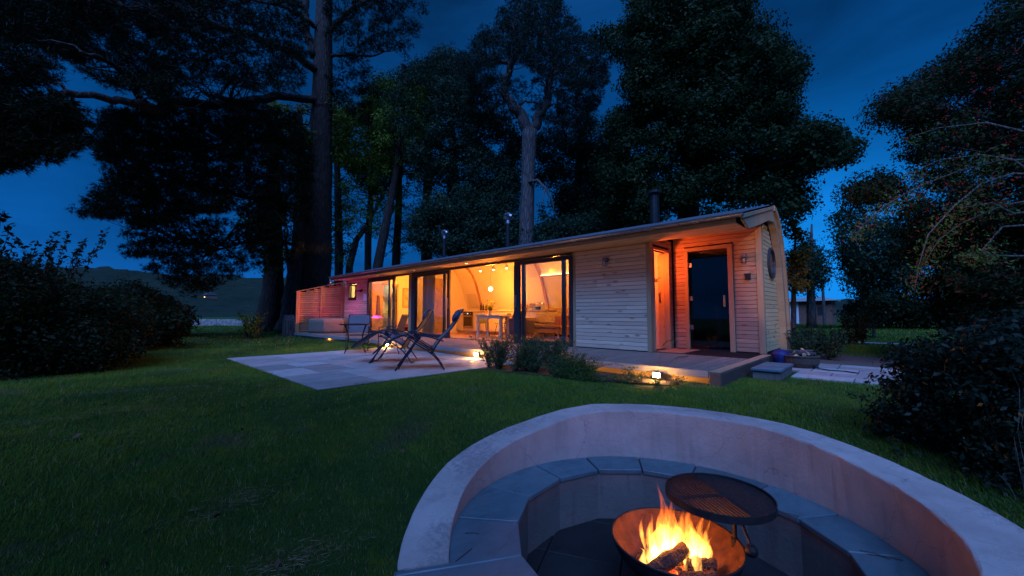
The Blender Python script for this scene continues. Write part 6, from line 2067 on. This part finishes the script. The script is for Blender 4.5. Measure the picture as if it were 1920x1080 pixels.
# --- dense dark trees behind the roof
broad_tree('dark_lime_tree', 'dense dark tree with layered foliage left of the tall Scots pine', 'tree',
           [([(770, 130), (830, 100), (870, 150), (930, 200), (975, 260), (975, 330), (940, 440), (850, 420), (820, 370), (770, 330), (760, 250), (740, 180)], 24, 2.6, .8),
            ([(800, 380), (960, 360), (970, 460), (880, 470), (790, 470), (770, 420)], 22, 1.5, .3), ([(695, 160), (760, 170), (770, 240), (700, 260)], 26, 1.5, .06)],
           [base_at(860, 24), tuple(at(858, 450, 24)), tuple(at(850, 300, 24)), tuple(at(845, 160, 24))], [.45, .36, .25, .08], M['bark_dark'], M['leaf_blue'], 480, 175, .95, .145, .075, 60)
broad_tree('dark_conifer', 'dark spiky tree top standing behind at the left of the Scots pine', 'tree',
           [([(690, 150), (740, 140), (800, 110), (840, 90), (880, 120), (900, 150), (880, 220), (800, 200), (760, 240), (700, 230)], 32, 2, 1)],
           [base_at(800, 32), tuple(at(800, 400, 32)), tuple(at(805, 220, 32)), tuple(at(815, 110, 32))], [.5, .4, .25, .06], M['bark_dark'], M['leaf_dark'], 130, 120, 1.15, .2, .09, 30)
broad_tree('dark_hornbeam', 'dense dark tree right of the Scots pine trunk behind the roof', 'tree',
           [([(1000, 260), (1060, 240), (1120, 220), (1180, 330), (1200, 440), (1130, 460), (1010, 450), (1005, 350)], 24, 2, .8), ([(1020, 420), (1220, 400), (1210, 440), (1000, 465)], 21, 1, .2)],
           [base_at(1080, 25), tuple(at(1082, 420, 25)), tuple(at(1085, 300, 25)), tuple(at(1090, 220, 25))], [.4, .34, .2, .05], M['bark_dark'], M['leaf_blue'], 340, 170, .95, .14, .075, 45)

# --- Scots pine
D = 20.3
trunk = [base_at(985, D), tuple(at(986, 470, D)), tuple(at(990, 340, D)), tuple(at(993, 245, D))]
L = [([tuple(at(992, 250, D)), tuple(at(976, 215, D)), tuple(at(955, 190, D)), tuple(at(944, 160, D)), tuple(at(956, 118, D - .3)), tuple(at(975, 90, D - .5))], .34, .13),
     ([tuple(at(994, 250, D)), tuple(at(1010, 222, D)), tuple(at(1024, 195, D)), tuple(at(1030, 160, D)), tuple(at(1040, 110, D + .4)), tuple(at(1020, 60, D + .5))], .30, .12),
     ([tuple(at(966, 200, D)), tuple(at(985, 190, D)), tuple(at(1010, 194, D)), ], .09, .03),
     ([tuple(at(1026, 222, D)), tuple(at(1050, 232, D - .3)), tuple(at(1070, 262, D - .5))], .08, .02),
     ([tuple(at(956, 118, D)), tuple(at(920, 110, D)), tuple(at(880, 125, D))], .12, .03),
     ([tuple(at(1034, 140, D)), tuple(at(1070, 120, D)), tuple(at(1115, 125, D))], .12, .03),
     ([tuple(at(975, 90, D)), tuple(at(960, 50, D)), tuple(at(975, 15, D))], .13, .04),
     ([tuple(at(990, 342, D - .2)), tuple(at(1008, 338, D - .7)), tuple(at(1022, 352, D - 1)), tuple(at(1036, 380, D - 1.1)), tuple(at(1042, 412, D - 1.1))], .10, .012),
     ([tuple(at(1022, 352, D - 1)), tuple(at(1018, 380, D - 1.2)), tuple(at(1004, 400, D - 1.3))], .04, .008)]
P1 = [([(960, -5), (1000, -10), (1055, 0), (1085, 60), (1120, 75), (1145, 120), (1135, 160), (1090, 170), (1040, 150), (1000, 130), (960, 110), (920, 125), (870, 130), (845, 110), (880, 95), (905, 50), (930, 60), (935, 20)], D, 2.4, .72),
      ([(850, 110), (920, 110), (935, 160), (900, 170), (870, 160)], D, 1.2, .07), ([(1040, 150), (1140, 150), (1120, 200), (1090, 240), (1050, 230), (1040, 190)], D, 1.5, .15), ([(1000, 180), (1060, 200), (1090, 280), (1030, 260)], D, 1.2, .05), ([(880, 150), (960, 140), (975, 200), (960, 240), (900, 200)], D, 1.4, .06), ([(950, 150), (1030, 140), (1030, 230), (970, 220)], D + 1.5, 1, .03)]
pine_tree('scots_pine', 'tall Scots pine with forked grey trunk and rounded crown behind the roof', P1, trunk, [.46, .40, .35, .40], L, M['bark_grey'], M['needles2'], 1500, 12, .15, .020, .32, twig_r=.03, ntw=200)

# --- big maple
D = 20
poly = [(1320 + (a_ - 1320) * .925, 190 + (b_ - 190) * .93) for a_, b_ in [(1120, 60), (1165, 40), (1175, -80), (1400, -80), (1395, 50), (1440, 60), (1480, 80), (1525, 100), (1500, 140), (1510, 200), (1505, 240), (1580, 235), (1600, 270), (1590, 300), (1540, 320), (1500, 340), (1520, 390), (1490, 430), (1440, 440), (1400, 380), (1300, 390), (1210, 430), (1120, 420), (1100, 330), (1110, 260), (1150, 200), (1160, 130), (1130, 110)]]
broad_tree('great_maple', 'huge dense dark maple towering behind the right half of the cabin', 'maple tree',
           [(poly, D, 3.0, .80), ([(1180, 0), (1400, 0), (1500, 150), (1480, 280), (1200, 280), (1170, 120)], D - 1.5, 1.5, .25), ([(1495, 265), (1585, 245), (1605, 275), (1590, 300), (1500, 320)], D, .8, .03), ([(1112, 55), (1160, 55), (1160, 85), (1120, 95)], D, .6, .008)],
           [base_at(1290, D + 1), tuple(at(1290, 400, D + 1)), tuple(at(1295, 250, D + .5)), tuple(at(1300, 100, D)), tuple(at(1300, -60, D))], [.6, .5, .4, .25, .08], M['bark_dark'], M['leaf_dark'], 980, 165, .78, .135, .08, 110, twig_r=.06)

# --- distant trees on the right; bluish leaf colour imitates haze on the birches
broad_tree('weeping_birch', 'birch with haze-tinted leaves and hanging twigs beyond the gable', 'birch tree', [([(1485, 470), (1515, 440), (1545, 470), (1545, 500), (1535, 522), (1495, 522), (1480, 500)], 34, 2, 1)],
           [base_at(1520, 35), tuple(at(1520, 500, 35)), tuple(at(1522, 420, 35))], [.3, .2, .05], M['bark_grey'], M['leaf_blue'], 60, 90, .9, .20, .09, 20, droop=.6, group='birches beyond the lawn')
broad_tree('weeping_birch', 'tall birch clump with haze-tinted leaves left of the rowan tree', 'birch tree', [([(1560, 400), (1600, 370), (1640, 400), (1700, 420), (1720, 530), (1660, 550), (1600, 535), (1580, 500)], 36, 3, 1)],
           [base_at(1620, 38), tuple(at(1622, 500, 38)), tuple(at(1620, 390, 38))], [.35, .25, .05], M['bark_grey'], M['leaf_blue'], 120, 110, 1.1, .22, .10, 30, droop=.6, group='birches beyond the lawn')
broad_tree('orange_lit_tree', 'small tree with orange-lit leaf colour just beyond the curved gable', 'tree', [([(1478, 410), (1500, 420), (1515, 500), (1505, 545), (1480, 530)], 22, 1, 1)],
           [base_at(1486, 22), tuple(at(1488, 520, 22)), tuple(at(1492, 430, 22))], [.12, .08, .03], M['bark_grey'], M['leaf_orange_lit'], 26, 60, .45, .14, .10, 14)
broad_tree('far_hedge', 'dark shrubby hedge along the far side of the right lawn', 'hedge', [([(1590, 575), (1760, 565), (1960, 560), (1960, 600), (1760, 600), (1600, 598)], 40, 3, 1)],
           [base_at(1700, 40), tuple(at(1700, 590, 40))], [.1, .05], M['bark_dark'], M['leaf_hedge'], 150, 110, 1.2, .22, .14, 4)
broad_tree('far_hedge', 'low dark hedge left of the dry stone wall beyond the lawn', 'hedge', [([(230, 540), (330, 575), (345, 600), (330, 622), (240, 625)], 24, 2, 1)],
           [base_at(300, 25), tuple(at(300, 590, 25))], [.1, .05], M['bark_dark'], M['leaf_hedge'], 70, 110, .8, .15, .08, 4)

# --- unseen tree added behind the lens to shade the near lawn
broad_tree('added_shade_tree', 'unseen tree added behind the viewpoint to shade the near lawn', 'tree',
           [([(700, 200), (1300, 200), (1400, 420), (1100, 560), (800, 520), (620, 380)], 8, 2.5, 0.01)], [(0.2, -6.2, -.6), (0.2, -6.1, 2), (0.15, -5.7, 5), (0.1, -5.3, 8.5)], [.22, .18, .14, .05], M['bark_grey'], M['leaf_dark'], 1, 1, .5, .1, .06, 0)
ash = [o_ for o_ in scene.objects if o_.name == 'added_shade_tree'][0]
c_ = rng.normal(size=(340, 3)) * np.array([1.9, 1.7, 1.4]) + np.array([0.1, -5.2, 7.9])
ii_ = np.repeat(np.arange(340), 110)
v, f = leaf_quads(c_[ii_] + unit(len(ii_)) * .6 * rng.uniform(.2, 1, len(ii_))[:, None], .15, .08, .4)
for ch in list(ash.children):
    if ch.name.startswith('crown'): bpy.data.objects.remove(ch)
o = np_mesh('crown', v - np.array(ash.location), f, M['leaf_dark'], ash); tag(o, kind='stuff')

# --- rowan at the right edge
D = 10.5
poly = [(2020, -60), (1890, -20), (1840, 60), (1800, 95), (1740, 130), (1715, 165), (1650, 200), (1655, 215), (1715, 240), (1690, 290), (1610, 355), (1620, 375), (1680, 380), (1690, 420), (1700, 480), (1730, 520), (1760, 580), (1800, 600), (2100, 600), (2200, 300), (2150, -60)]
rw_tree = broad_tree('rowan_tree', 'broad rowan tree with red berries filling the right edge', 'rowan tree',
           [(poly, D + 2.2, 2.4, .82), ([(1700, 400), (1990, 380), (2100, 640), (1900, 640), (1740, 600)], D + 3, 1, .28), ([(1640, 190), (1710, 165), (1720, 225), (1660, 215)], D, .8, .02), ([(1585, 355), (1670, 335), (1660, 380), (1600, 380)], D, .8, .02)],
           [base_at(1985, 11), tuple(at(1975, 500, 11)), tuple(at(1960, 300, 11)), tuple(at(1920, 120, 11.5))], [.22, .18, .14, .05], M['bark_pale'], M['leaf_rowan'], 1000, 190, .42, .066, .03, 60, twig_r=.022)
mb = MB()
arcs = [[(1975, 330), (1900, 325), (1840, 345), (1790, 385), (1740, 440), (1722, 500), (1715, 545)], [(1970, 370), (1880, 385), (1800, 420), (1760, 450), (1735, 490)], [(1975, 300), (1880, 300), (1800, 320), (1720, 350), (1660, 385), (1620, 420), (1600, 450)],
        [(1960, 420), (1880, 425), (1840, 470), (1850, 480)], [(1975, 350), (1900, 300), (1840, 290), (1760, 300), (1700, 330)], [(1970, 395), (1900, 400), (1860, 380), (1800, 390)], [(1975, 260), (1850, 230), (1760, 240), (1690, 262)], [(1960, 480), (1900, 480), (1830, 478), (1800, 480)]]
arc_pts = []
for k, a in enumerate(arcs):
    pts = [tuple(at(x, y, 9.8 - .18 * j)) for j, (x, y) in enumerate(a)]
    mb.tube(interp_path(pts, 3), list(np.linspace(.02, .004, 3 * (len(a) - 1) + 1)), 5)
    arc_pts += interp_path(pts, 10)[12:]
mb.build('bare_branch', M['bark_pale'], rw_tree, smooth=True)
A_ = np.array(arc_pts)
i_ = rng.integers(0, len(A_), 3200)
cc = A_[i_] + rng.normal(size=(3200, 3)) * .09 + np.array([0, 0, -.05])
v, f = leaf_quads(cc, .05, .022, .5, None, .3)
o = np_mesh('lower_leaves', v - np.array(rw_tree.location), f, leafmat('lit_rowan_tone', (.07, .13, .03), (.12, .17, .05), (.25, .05, .03), .85), rw_tree); tag(o, kind='stuff')  # brighter copy of the rowan leaves, lamp light put into its colour
mb = MB()
bc = sample_poly([(1800, 130), (1930, 60), (1990, 420), (1720, 410), (1720, 330), (1750, 250)], 230, D + .6, 1.2)
for c in bc:
    for q in range(4):
        mb.blob(tuple(c + rng.normal(size=3) * .02), .011, None, None, 5, 3)
o = mb.build('berry_cluster', M['berry'], rw_tree); tag(o, kind='stuff')

# --- stems with leaves: shrubs, hedges, bed plants
def stem_bush(name, label, cat, bases, n_stems, height, spread, lmat, ll, lw, per_m, bmat, group=None, lean=(0, 0), arch=.3, stem_r=.006, up=.5, t=None, scatter=.03):
    """bases: list of root points; stems arch outward and carry leaves"""
    c0 = np.mean(np.array(bases), axis=0)
    t = t or empty(name, tuple(c0), label, cat, group)
    mb = MB(); cs = []; axs = []
    for b in bases:
        for k in range(n_stems):
            a = rng.uniform(0, 2 * pi); h = height * rng.uniform(.3, 1.18); s = spread * rng.uniform(.2, 1)
            tip = np.array(b) + np.array([cos(a) * s + lean[0], sin(a) * s + lean[1], h])
            mid = np.array(b) + np.array([cos(a) * s * .35 + lean[0] * .3, sin(a) * s * .35 + lean[1] * .3, h * (.6 + arch * .5)])
            P_ = []
            for j in range(7):
                u = j / 6
                P_.append((1 - u) ** 2 * np.array(b) + 2 * u * (1 - u) * mid + u * u * tip + rng.normal(size=3) * h * .018 * u)
            mb.tube(P_, list(np.linspace(stem_r, stem_r * .3, 7)), 4, cap=False)
            m_ = max(4, int(per_m * h))
            us = rng.uniform(.18, 1.02, m_)
            pp_ = np.array([np.interp(us * 6, range(7), [p[q] for p in P_]) for q in range(3)]).T
            sd2 = unit(m_) * (scatter + ll * .5) * rng.uniform(.3, 1, m_)[:, None]
            cs.append(pp_ + sd2); axs.append(sd2 / (np.linalg.norm(sd2, axis=1)[:, None] + 1e-9))
    mb.build('stems', bmat, t)
    c = np.concatenate(cs); ax = np.concatenate(axs)
    v, f = leaf_quads(c, ll, lw, up, ax)
    o = np_mesh('leaves', v - np.array(t.location), f, lmat, t); tag(o, kind='stuff')
    return t


def gb(x, y): return (x, y, float(ground(x, y)) - .02)


# planting bed
G_ = 'shrubs in the bed along the deck'
bush_spec = [('grey-green leafy shrub at the patio corner, left end of the bed', (-5.25, 5.15), .50, .26, 44, 'leaf_bed', .022, .012), ('tallest leafy shrub with upright tips, second in the bed', (-4.85, 5.45), .52, .24, 40, 'leaf_bed', .022, .012),
             ('rounded shrub third from the patio in the bed', (-4.55, 5.15), .42, .30, 44, 'leaf_bed', .024, .012), ('shrub with upright tips in the middle of the bed', (-4.2, 5.45), .50, .26, 44, 'leaf_bed', .022, .012),
             ('low spreading shrub right of the middle of the bed', (-3.85, 5.25), .34, .34, 40, 'leaf_bed', .024, .013), ('bright green fern before the hidden deck light', (-3.65, 5.35), .26, .30, 34, 'leaf_fern', .030, .010),
             ('low creeping green plant left of the glowing gap', (-3.45, 5.05), .18, .34, 34, 'leaf_fern', .026, .012)]
for lb, (x, y), h, s, ns, mt, l_, w_ in bush_spec:
    bs_ = [gb(x + rng.uniform(-.2, .2), y + rng.uniform(-.14, .14)) for _ in range(5)]
    stem_bush('bed_shrub', lb, 'shrub', bs_, ns // 2, h * 1.05, s * 1.35, M[mt], l_ * 1.05, w_ * 1.15, 190, M['bark_dark'], G_, arch=.35, stem_r=.0035)
stem_bush('arching_fern', 'arching fern with long fronds in the bed, left one', 'fern', [gb(-3.75, 5.5), gb(-3.5, 5.45)], 9, .26, .48, M['leaf_fern'], .022, .008, 300, M['bark_grey'], 'ferns in the bed', arch=.9, stem_r=.003, scatter=.012)
stem_bush('arching_fern', 'arching fern beside the bright lamp, right one', 'fern', [gb(-2.95, 5.62), gb(-2.75, 5.55)], 10, .22, .42, M['leaf_fern'], .022, .008, 300, M['bark_grey'], 'ferns in the bed', arch=.9, stem_r=.003, scatter=.012)
stem_bush('low_plant', 'low dark plant in front of the bright lamp at the deck corner', 'plant', [gb(-2.45, 5.55), gb(-2.65, 5.42), gb(-2.2, 5.6)], 16, .16, .2, M['leaf_bed'], .02, .01, 240, M['bark_grey'], arch=.4, stem_r=.003)
stem_bush('ground_cover', 'creeping ground cover over the mulch of the bed', 'plant', [gb(-3.3, 5.3), gb(-3.1, 5.5), gb(-3.15, 5.15), gb(-2.9, 5.35)], 16, .07, .26, M['leaf_fern'], .02, .012, 480, M['bark_grey'], arch=.2, stem_r=.002)
# two tall arching flower stalks
for lb, a in (('tall arching seed stalk rising before the open porch door', [(1234, 690, 6.3), (1237, 668, 6.3), (1241, 650, 6.3), (1250, 640, 6.3), (1262, 637, 6.25), (1268, 640, 6.2)]), ('shorter arching seed stalk leaning over the deck corner', [(1249, 694, 6.2), (1252, 684, 6.2), (1262, 674, 6.2), (1275, 669, 6.15), (1290, 668, 6.1)])):
    pts = [tuple(at(x, y, d)) for x, y, d in a]
    t = empty('seed_stalk', pts[0], lb, 'plant', 'seed stalks at the deck corner')
    mb = MB(); mb.tube([(pts[0][0], pts[0][1], -.2)] + interp_path(pts, 3), .0025, 5); mb.build('stem', M['bark_grey'], t)
    pp_ = np.array(interp_path(pts[2:], 12)); pp_ = np.repeat(pp_, 5, 0)
    v, f = leaf_quads(pp_ + rng.normal(size=pp_.shape) * .006, .016, .007, .3)
    o = np_mesh('seed_head', v - np.array(t.location), f, M['leaf_bed'], t); tag(o, kind='stuff')

# shrub beyond the gable, small bushes on the lawns
stem_bush('laurel_bush', 'dense blue-green shrub at the foot of the curved gable', 'shrub', [gb(-1.45, 10.9), gb(-1.25, 11.3), gb(-1.0, 11.6), gb(-1.3, 10.4), gb(-.95, 11.0)], 26, .62, .36, M['leaf_blue'], .06, .028, 90, M['bark_grey'], arch=.2)
for lb, (px_, py_, d), h, s, mt in (('small dark bush on the far right lawn beside the pale path', (1600, 645, 17), 1.0, .75, 'leaf_hedge'), ('low green sapling on the left lawn before the pine trunks', (463, 632, 20), .95, .55, 'leaf_lit'), ('thin drooping sapling leaning right beside the left hedge', (308, 640, 17), 1.15, .5, 'leaf_hedge')):
    b = base_at(px_, d)
    stem_bush('small_bush', lb, 'bush', [b, (b[0] + .2, b[1] + .1, b[2]), (b[0] - .15, b[1] + .15, b[2])], 16, h, s, M[mt], .10, .05, 30, M['bark_dark'], arch=.2, stem_r=.012, lean=(.35 if 'thin' in lb else 0, .1))
broad_tree('young_tree', 'slim young tree with a thin trunk on the far right lawn', 'tree', [([(1618, 560), (1665, 555), (1668, 590), (1640, 612), (1615, 600)], 22.7, .8, 1)], [base_at(1637, 22.7), tuple(at(1637, 600, 22.7)), tuple(at(1638, 560, 22.7))], [.06, .05, .02], M['bark_pale'], M['leaf_hedge'], 30, 50, .5, .14, .08, 12)

# left hedge
lh = [([( -80, 500), (0, 490), (40, 505), (110, 530), (200, 560), (250, 570), (270, 610), (250, 650), (190, 690), (90, 700), (-80, 720)], 11.5, 1.8, 1)]
hedge_l = broad_tree('dark_hedge', 'dark overgrown hedge along the left edge of the lawn', 'hedge', lh, [base_at(60, 12.5), tuple(at(70, 560, 12.5)), tuple(at(90, 490, 12.5))], [.08, .05, .02], M['bark_dark'], M['leaf_hedge'], 620, 150, .42, .06, .03, 60, twig_r=.015)
stem_bush('', '', '', [base_at(x, d) for x, d in ((-40, 11), (0, 11), (40, 11.5), (80, 12), (110, 12))], 9, 2.4, .8, M['leaf_hedge'], .085, .042, 38, M['bark_dark'], t=empty('hazel_shoots', base_at(30, 11.4), 'thin leafy shoots rising above the left hedge', 'shrub'), stem_r=.014, arch=.3)
broad_tree('dark_hedge', 'second clump of the left hedge, farther along the lawn edge', 'hedge', [([(190, 545), (250, 540), (300, 575), (345, 590), (340, 610), (300, 640), (240, 650), (180, 650)], 15.5, 1.2, 1)],
           [base_at(260, 16), tuple(at(262, 590, 16))], [.07, .03], M['bark_dark'], M['leaf_hedge'], 180, 110, .5, .10, .05, 30, twig_r=.015)
# bottom right holly hedge
hp_ = [([(1700, 650), (1760, 620), (1850, 600), (2000, 590), (2100, 1000), (1980, 1030), (1880, 985), (1790, 925), (1710, 880), (1660, 830), (1640, 760), (1660, 700)], 4.9, .45, .6), ([(1820, 640), (2000, 640), (2050, 960), (1900, 980), (1820, 900)], 4.5, .35, .30)]
hol = broad_tree('holly_bush', 'dark spiny-leaved shrub crowding the lower right corner', 'shrub', hp_, [base_at(1880, 5.6, -.4), tuple(at(1880, 800, 5.6)), tuple(at(1860, 700, 5.6))], [.05, .035, .015], M['bark_dark'], M['leaf_holly'], 700, 75, .20, .042, .02, 70, twig_r=.010)
for k, (bx_, by_) in enumerate([((1800, 900), None), ((1850, 880), None), ((1780, 840), None)]):
    pass
sh_b = [tuple(at(x, y, d)) for x, y, d in ((1800, 860, 5.2), (1780, 820, 5.3), (1830, 840, 5.0), (1760, 780, 5.4), (1850, 760, 5.2))]
stem_bush('', '', '', sh_b, 9, .42, .55, M['leaf_holly'], .05, .024, 70, M['bark_dark'], t=hol, stem_r=.006, arch=.1, lean=(-.22, .05))
stem_bush('', '', '', [tuple(at(1900, 960, 4.2)), tuple(at(1930, 1000, 4.0))], 7, .9, .12, M['leaf_bed'], .012, .004, 30, M['bark_pale'], t=empty('dry_stalks', tuple(at(1915, 980, 4.1)), 'pale dry grass stalks at the far right edge', 'plant'), stem_r=.003, arch=.2)

# woodland floor: dark undergrowth behind the cabin and far trees so that the horizon is closed
broad_tree('woodland_edge', 'dark undergrowth of the wood behind the cabin', 'hedge', [([(800, 470), (840, 450), (900, 440), (1000, 420), (1200, 400), (1330, 380), (1400, 400), (1400, 600), (800, 600)], 31, 3, 1)],
           [base_at(1000, 33), tuple(at(1000, 560, 33))], [.1, .05], M['bark_dark'], M['leaf_dark'], 330, 70, 1.3, .24, .14, 4)

# ------------------------------------------------------------------ grass
NG = 460000
r_ = 1.3 + (15.5 - 1.3) * rng.uniform(0, 1, NG * 2) ** 1.35
az = rng.uniform(-radians(56), radians(56), NG * 2)
dirx = -np.sin(YAW + az); diry = np.cos(YAW + az)
gxx, gyy = dirx * r_, diry * r_
keep = np.hypot(gxx - PC[0], gyy - PC[1]) > 1.66
edge = .035 * np.sin(gxx * 9) + .03 * np.sin(gyy * 11)
keep &= ~((gxx > -10.66) & (gxx < -5.42) & (gyy > 2.06) & (gyy < 6.1))
keep &= ~((gxx > -18.8) & (gxx < -1.72) & (gyy > 6.05))
keep &= ~((gxx > -5.3) & (gxx < -2.2) & (gyy > 5.05 + .12 * np.sin(gxx * 4)) & (gyy < 6.1))
keep &= ~((gxx > -1.75) & (gxx < 3.6) & (gyy > 7.1) & (gyy < 9.95) & ((gxx < -1.15) | (gyy > 7.55)))
keep &= ~((gxx > -1.4) & (gyy > 9.5) & (gyy < 12.5))
gxx, gyy, r_ = gxx[keep][:NG], gyy[keep][:NG], r_[keep][:NG]
n = len(gxx)
gz_ = ground(gxx, gyy)
pat = np.sin(gxx * 1.3 + np.sin(gyy * 1.7) * 1.2) + np.sin(gyy * 1.9 + np.sin(gxx * .9) * 1.5) + .7 * np.sin(gxx * 4.1 + gyy * 3.3)
tus = np.sin(gxx * 7.3 + np.sin(gyy * 5.1) * 2) * np.sin(gyy * 6.7 + np.sin(gxx * 4.3) * 2)
hgt = (.020 + .007 * (pat > .6) - .006 * (pat < -.9) + .010 * np.clip(tus, 0, 1) + .0016 * r_) * rng.uniform(.35, 1.5, n)
wd = .0022 + .0009 * r_
la = rng.uniform(0, 2 * pi, n); ln = rng.uniform(.1, 1.1, n)
la = la * .6 + .4 * (2.2 + pat)
tipv = np.stack([np.cos(la) * ln * hgt, np.sin(la) * ln * hgt, hgt], 1)
base = np.stack([gxx, gyy, gz_ - .004], 1)
sa = la + pi / 2 + rng.uniform(-.6, .6, n)
sv = np.stack([np.cos(sa), np.sin(sa), np.zeros(n)], 1) * (wd / 2)[:, None]
v = np.stack([base - sv, base + sv, base + tipv], 1).reshape(-1, 3)
g = np_mesh('grass', v, np.arange(3 * n).reshape(n, 3), M['grass'], k=3)
tag(g, kind='stuff')
# farther, coarser tufts
NG2 = 90000
r_ = 14 + 34 * rng.uniform(0, 1, NG2) ** 1.5
az = rng.uniform(-radians(56), radians(56), NG2)
gxx, gyy = -np.sin(YAW + az) * r_, np.cos(YAW + az) * r_
keep = ~((gxx > -19.2) & (gxx < -1.0) & (gyy > 5.9) & (gyy < 12)) & ~((gyy > 18.1) & (gyy < 19.5) & (gxx > -6))
gxx, gyy, r_ = gxx[keep], gyy[keep], r_[keep]
n = len(gxx)
hgt = (.05 + .001 * r_) * rng.uniform(.5, 1.3, n); wd = .012 + .0012 * r_
la = rng.uniform(0, 2 * pi, n)
tipv = np.stack([np.cos(la) * .5 * hgt, np.sin(la) * .5 * hgt, hgt], 1)
base = np.stack([gxx, gyy, ground(gxx, gyy) - .004], 1)
sv = np.stack([np.cos(la + 1.6), np.sin(la + 1.6), np.zeros(n)], 1) * (wd / 2)[:, None]
v = np.stack([base - sv, base + sv, base + tipv], 1).reshape(-1, 3)
g = np_mesh('far_grass', v, np.arange(3 * n).reshape(n, 3), M['grass'], k=3)
tag(g, kind='stuff')
# fallen leaves and cut hay wisps
# combed-out wisps of cut, dried grass
hw = []; hd = []
for (x, y, ang, ln_, wd_) in ((250, 800, .9, .9, .16), (235, 860, 1.2, .8, .18), (60, 870, .5, 1.3, .2), (120, 830, .6, .8, .12), (330, 760, .2, .8, .1), (430, 735, .1, 1.0, .12), (200, 770, .2, .7, .1), (520, 700, 0.1, 1.2, .12), (680, 750, .3, .5, .08), (60, 740, .15, 1.8, .2), (300, 720, .1, 1.6, .14), (560, 1000, .5, .5, .1), (900, 760, .2, .5, .08), (430, 930, .7, .4, .1)):
    d_ = at(x, y, 1) - CAM; s_ = (-.42 - CAM[2]) / d_[2]; c_ = CAM + d_ * s_
    k_ = 260
    u_ = rng.normal(size=k_) * ln_ * .35; w2 = rng.normal(size=k_) * wd_ * .7
    dirv = RT * cos(ang) + FWH * sin(ang); nrv = RT * -sin(ang) + FWH * cos(ang)
    hw.append(c_ + dirv * u_[:, None] + nrv * (w2 + .06 * np.sin(u_ * 5))[:, None]); hd.append(np.repeat(dirv[None], k_, 0))
hw = np.concatenate(hw); hd = np.concatenate(hd)
hw[:, 2] = ground(hw[:, 0], hw[:, 1]) + rng.uniform(.008, .03, len(hw))
hd = hd + rng.normal(size=hd.shape) * np.array([.8, .8, .12])
hd /= np.linalg.norm(hd, axis=1)[:, None]
v, f = needle_tris(hw, hd, .06, .0032)
g = np_mesh('cut_grass', v, f, simple('dried_grass', (.19, .145, .08), .95, var=.4, scale=4), k=3); tag(g, kind='stuff')
fl = []
nl_ = 140
r_ = rng.uniform(1.6, 9, nl_); az = rng.uniform(-radians(50), radians(50), nl_)
c = np.stack([-np.sin(YAW + az) * r_, np.cos(YAW + az) * r_, np.zeros(nl_)], 1)
k_ = (np.hypot(c[:, 0] - PC[0], c[:, 1] - PC[1]) > 1.7) & ~((c[:, 0] > -10.7) & (c[:, 1] > 2.0))
c = c[k_]; c[:, 2] = ground(c[:, 0], c[:, 1]) + .035
v, f = leaf_quads(c, .04, .025, 2.5)
g = np_mesh('fallen_leaves', v, f, simple('dead_leaf', (.11, .06, .03), .8, var=.5, scale=3)); tag(g, kind='stuff')
# twigs and needles on the seat
pts_ = [(870, 1040), (885, 1000), (1480, 965), (1640, 1040), (1660, 1045)]
for i, (x, y) in enumerate(pts_):
    d_ = (at(x, y, 1) - CAM); s_ = (-.598 - CAM[2]) / d_[2]; p = CAM + d_ * s_
    a = random.uniform(0, pi)
    mb = MB(); l_ = random.uniform(.04, .08)
    mb.tube([(p[0] - cos(a) * l_, p[1] - sin(a) * l_, p[2]), (p[0] + .01, p[1], p[2] + .008), (p[0] + cos(a) * l_, p[1] + sin(a) * l_, p[2])], .0022, 4)
    t = mb.build('fallen_twig', M['bark_dark'], None)
    tag(t, ['curved pine needle on the left seat slab', 'second curved needle beside it on the left seat slab', 'short twig on the slab joint right of the grill', 'dark twig on the far right seat slab', 'smaller twig next to the dark twig on the far right slab'][i], 'twig', 'twigs fallen on the slate seat')
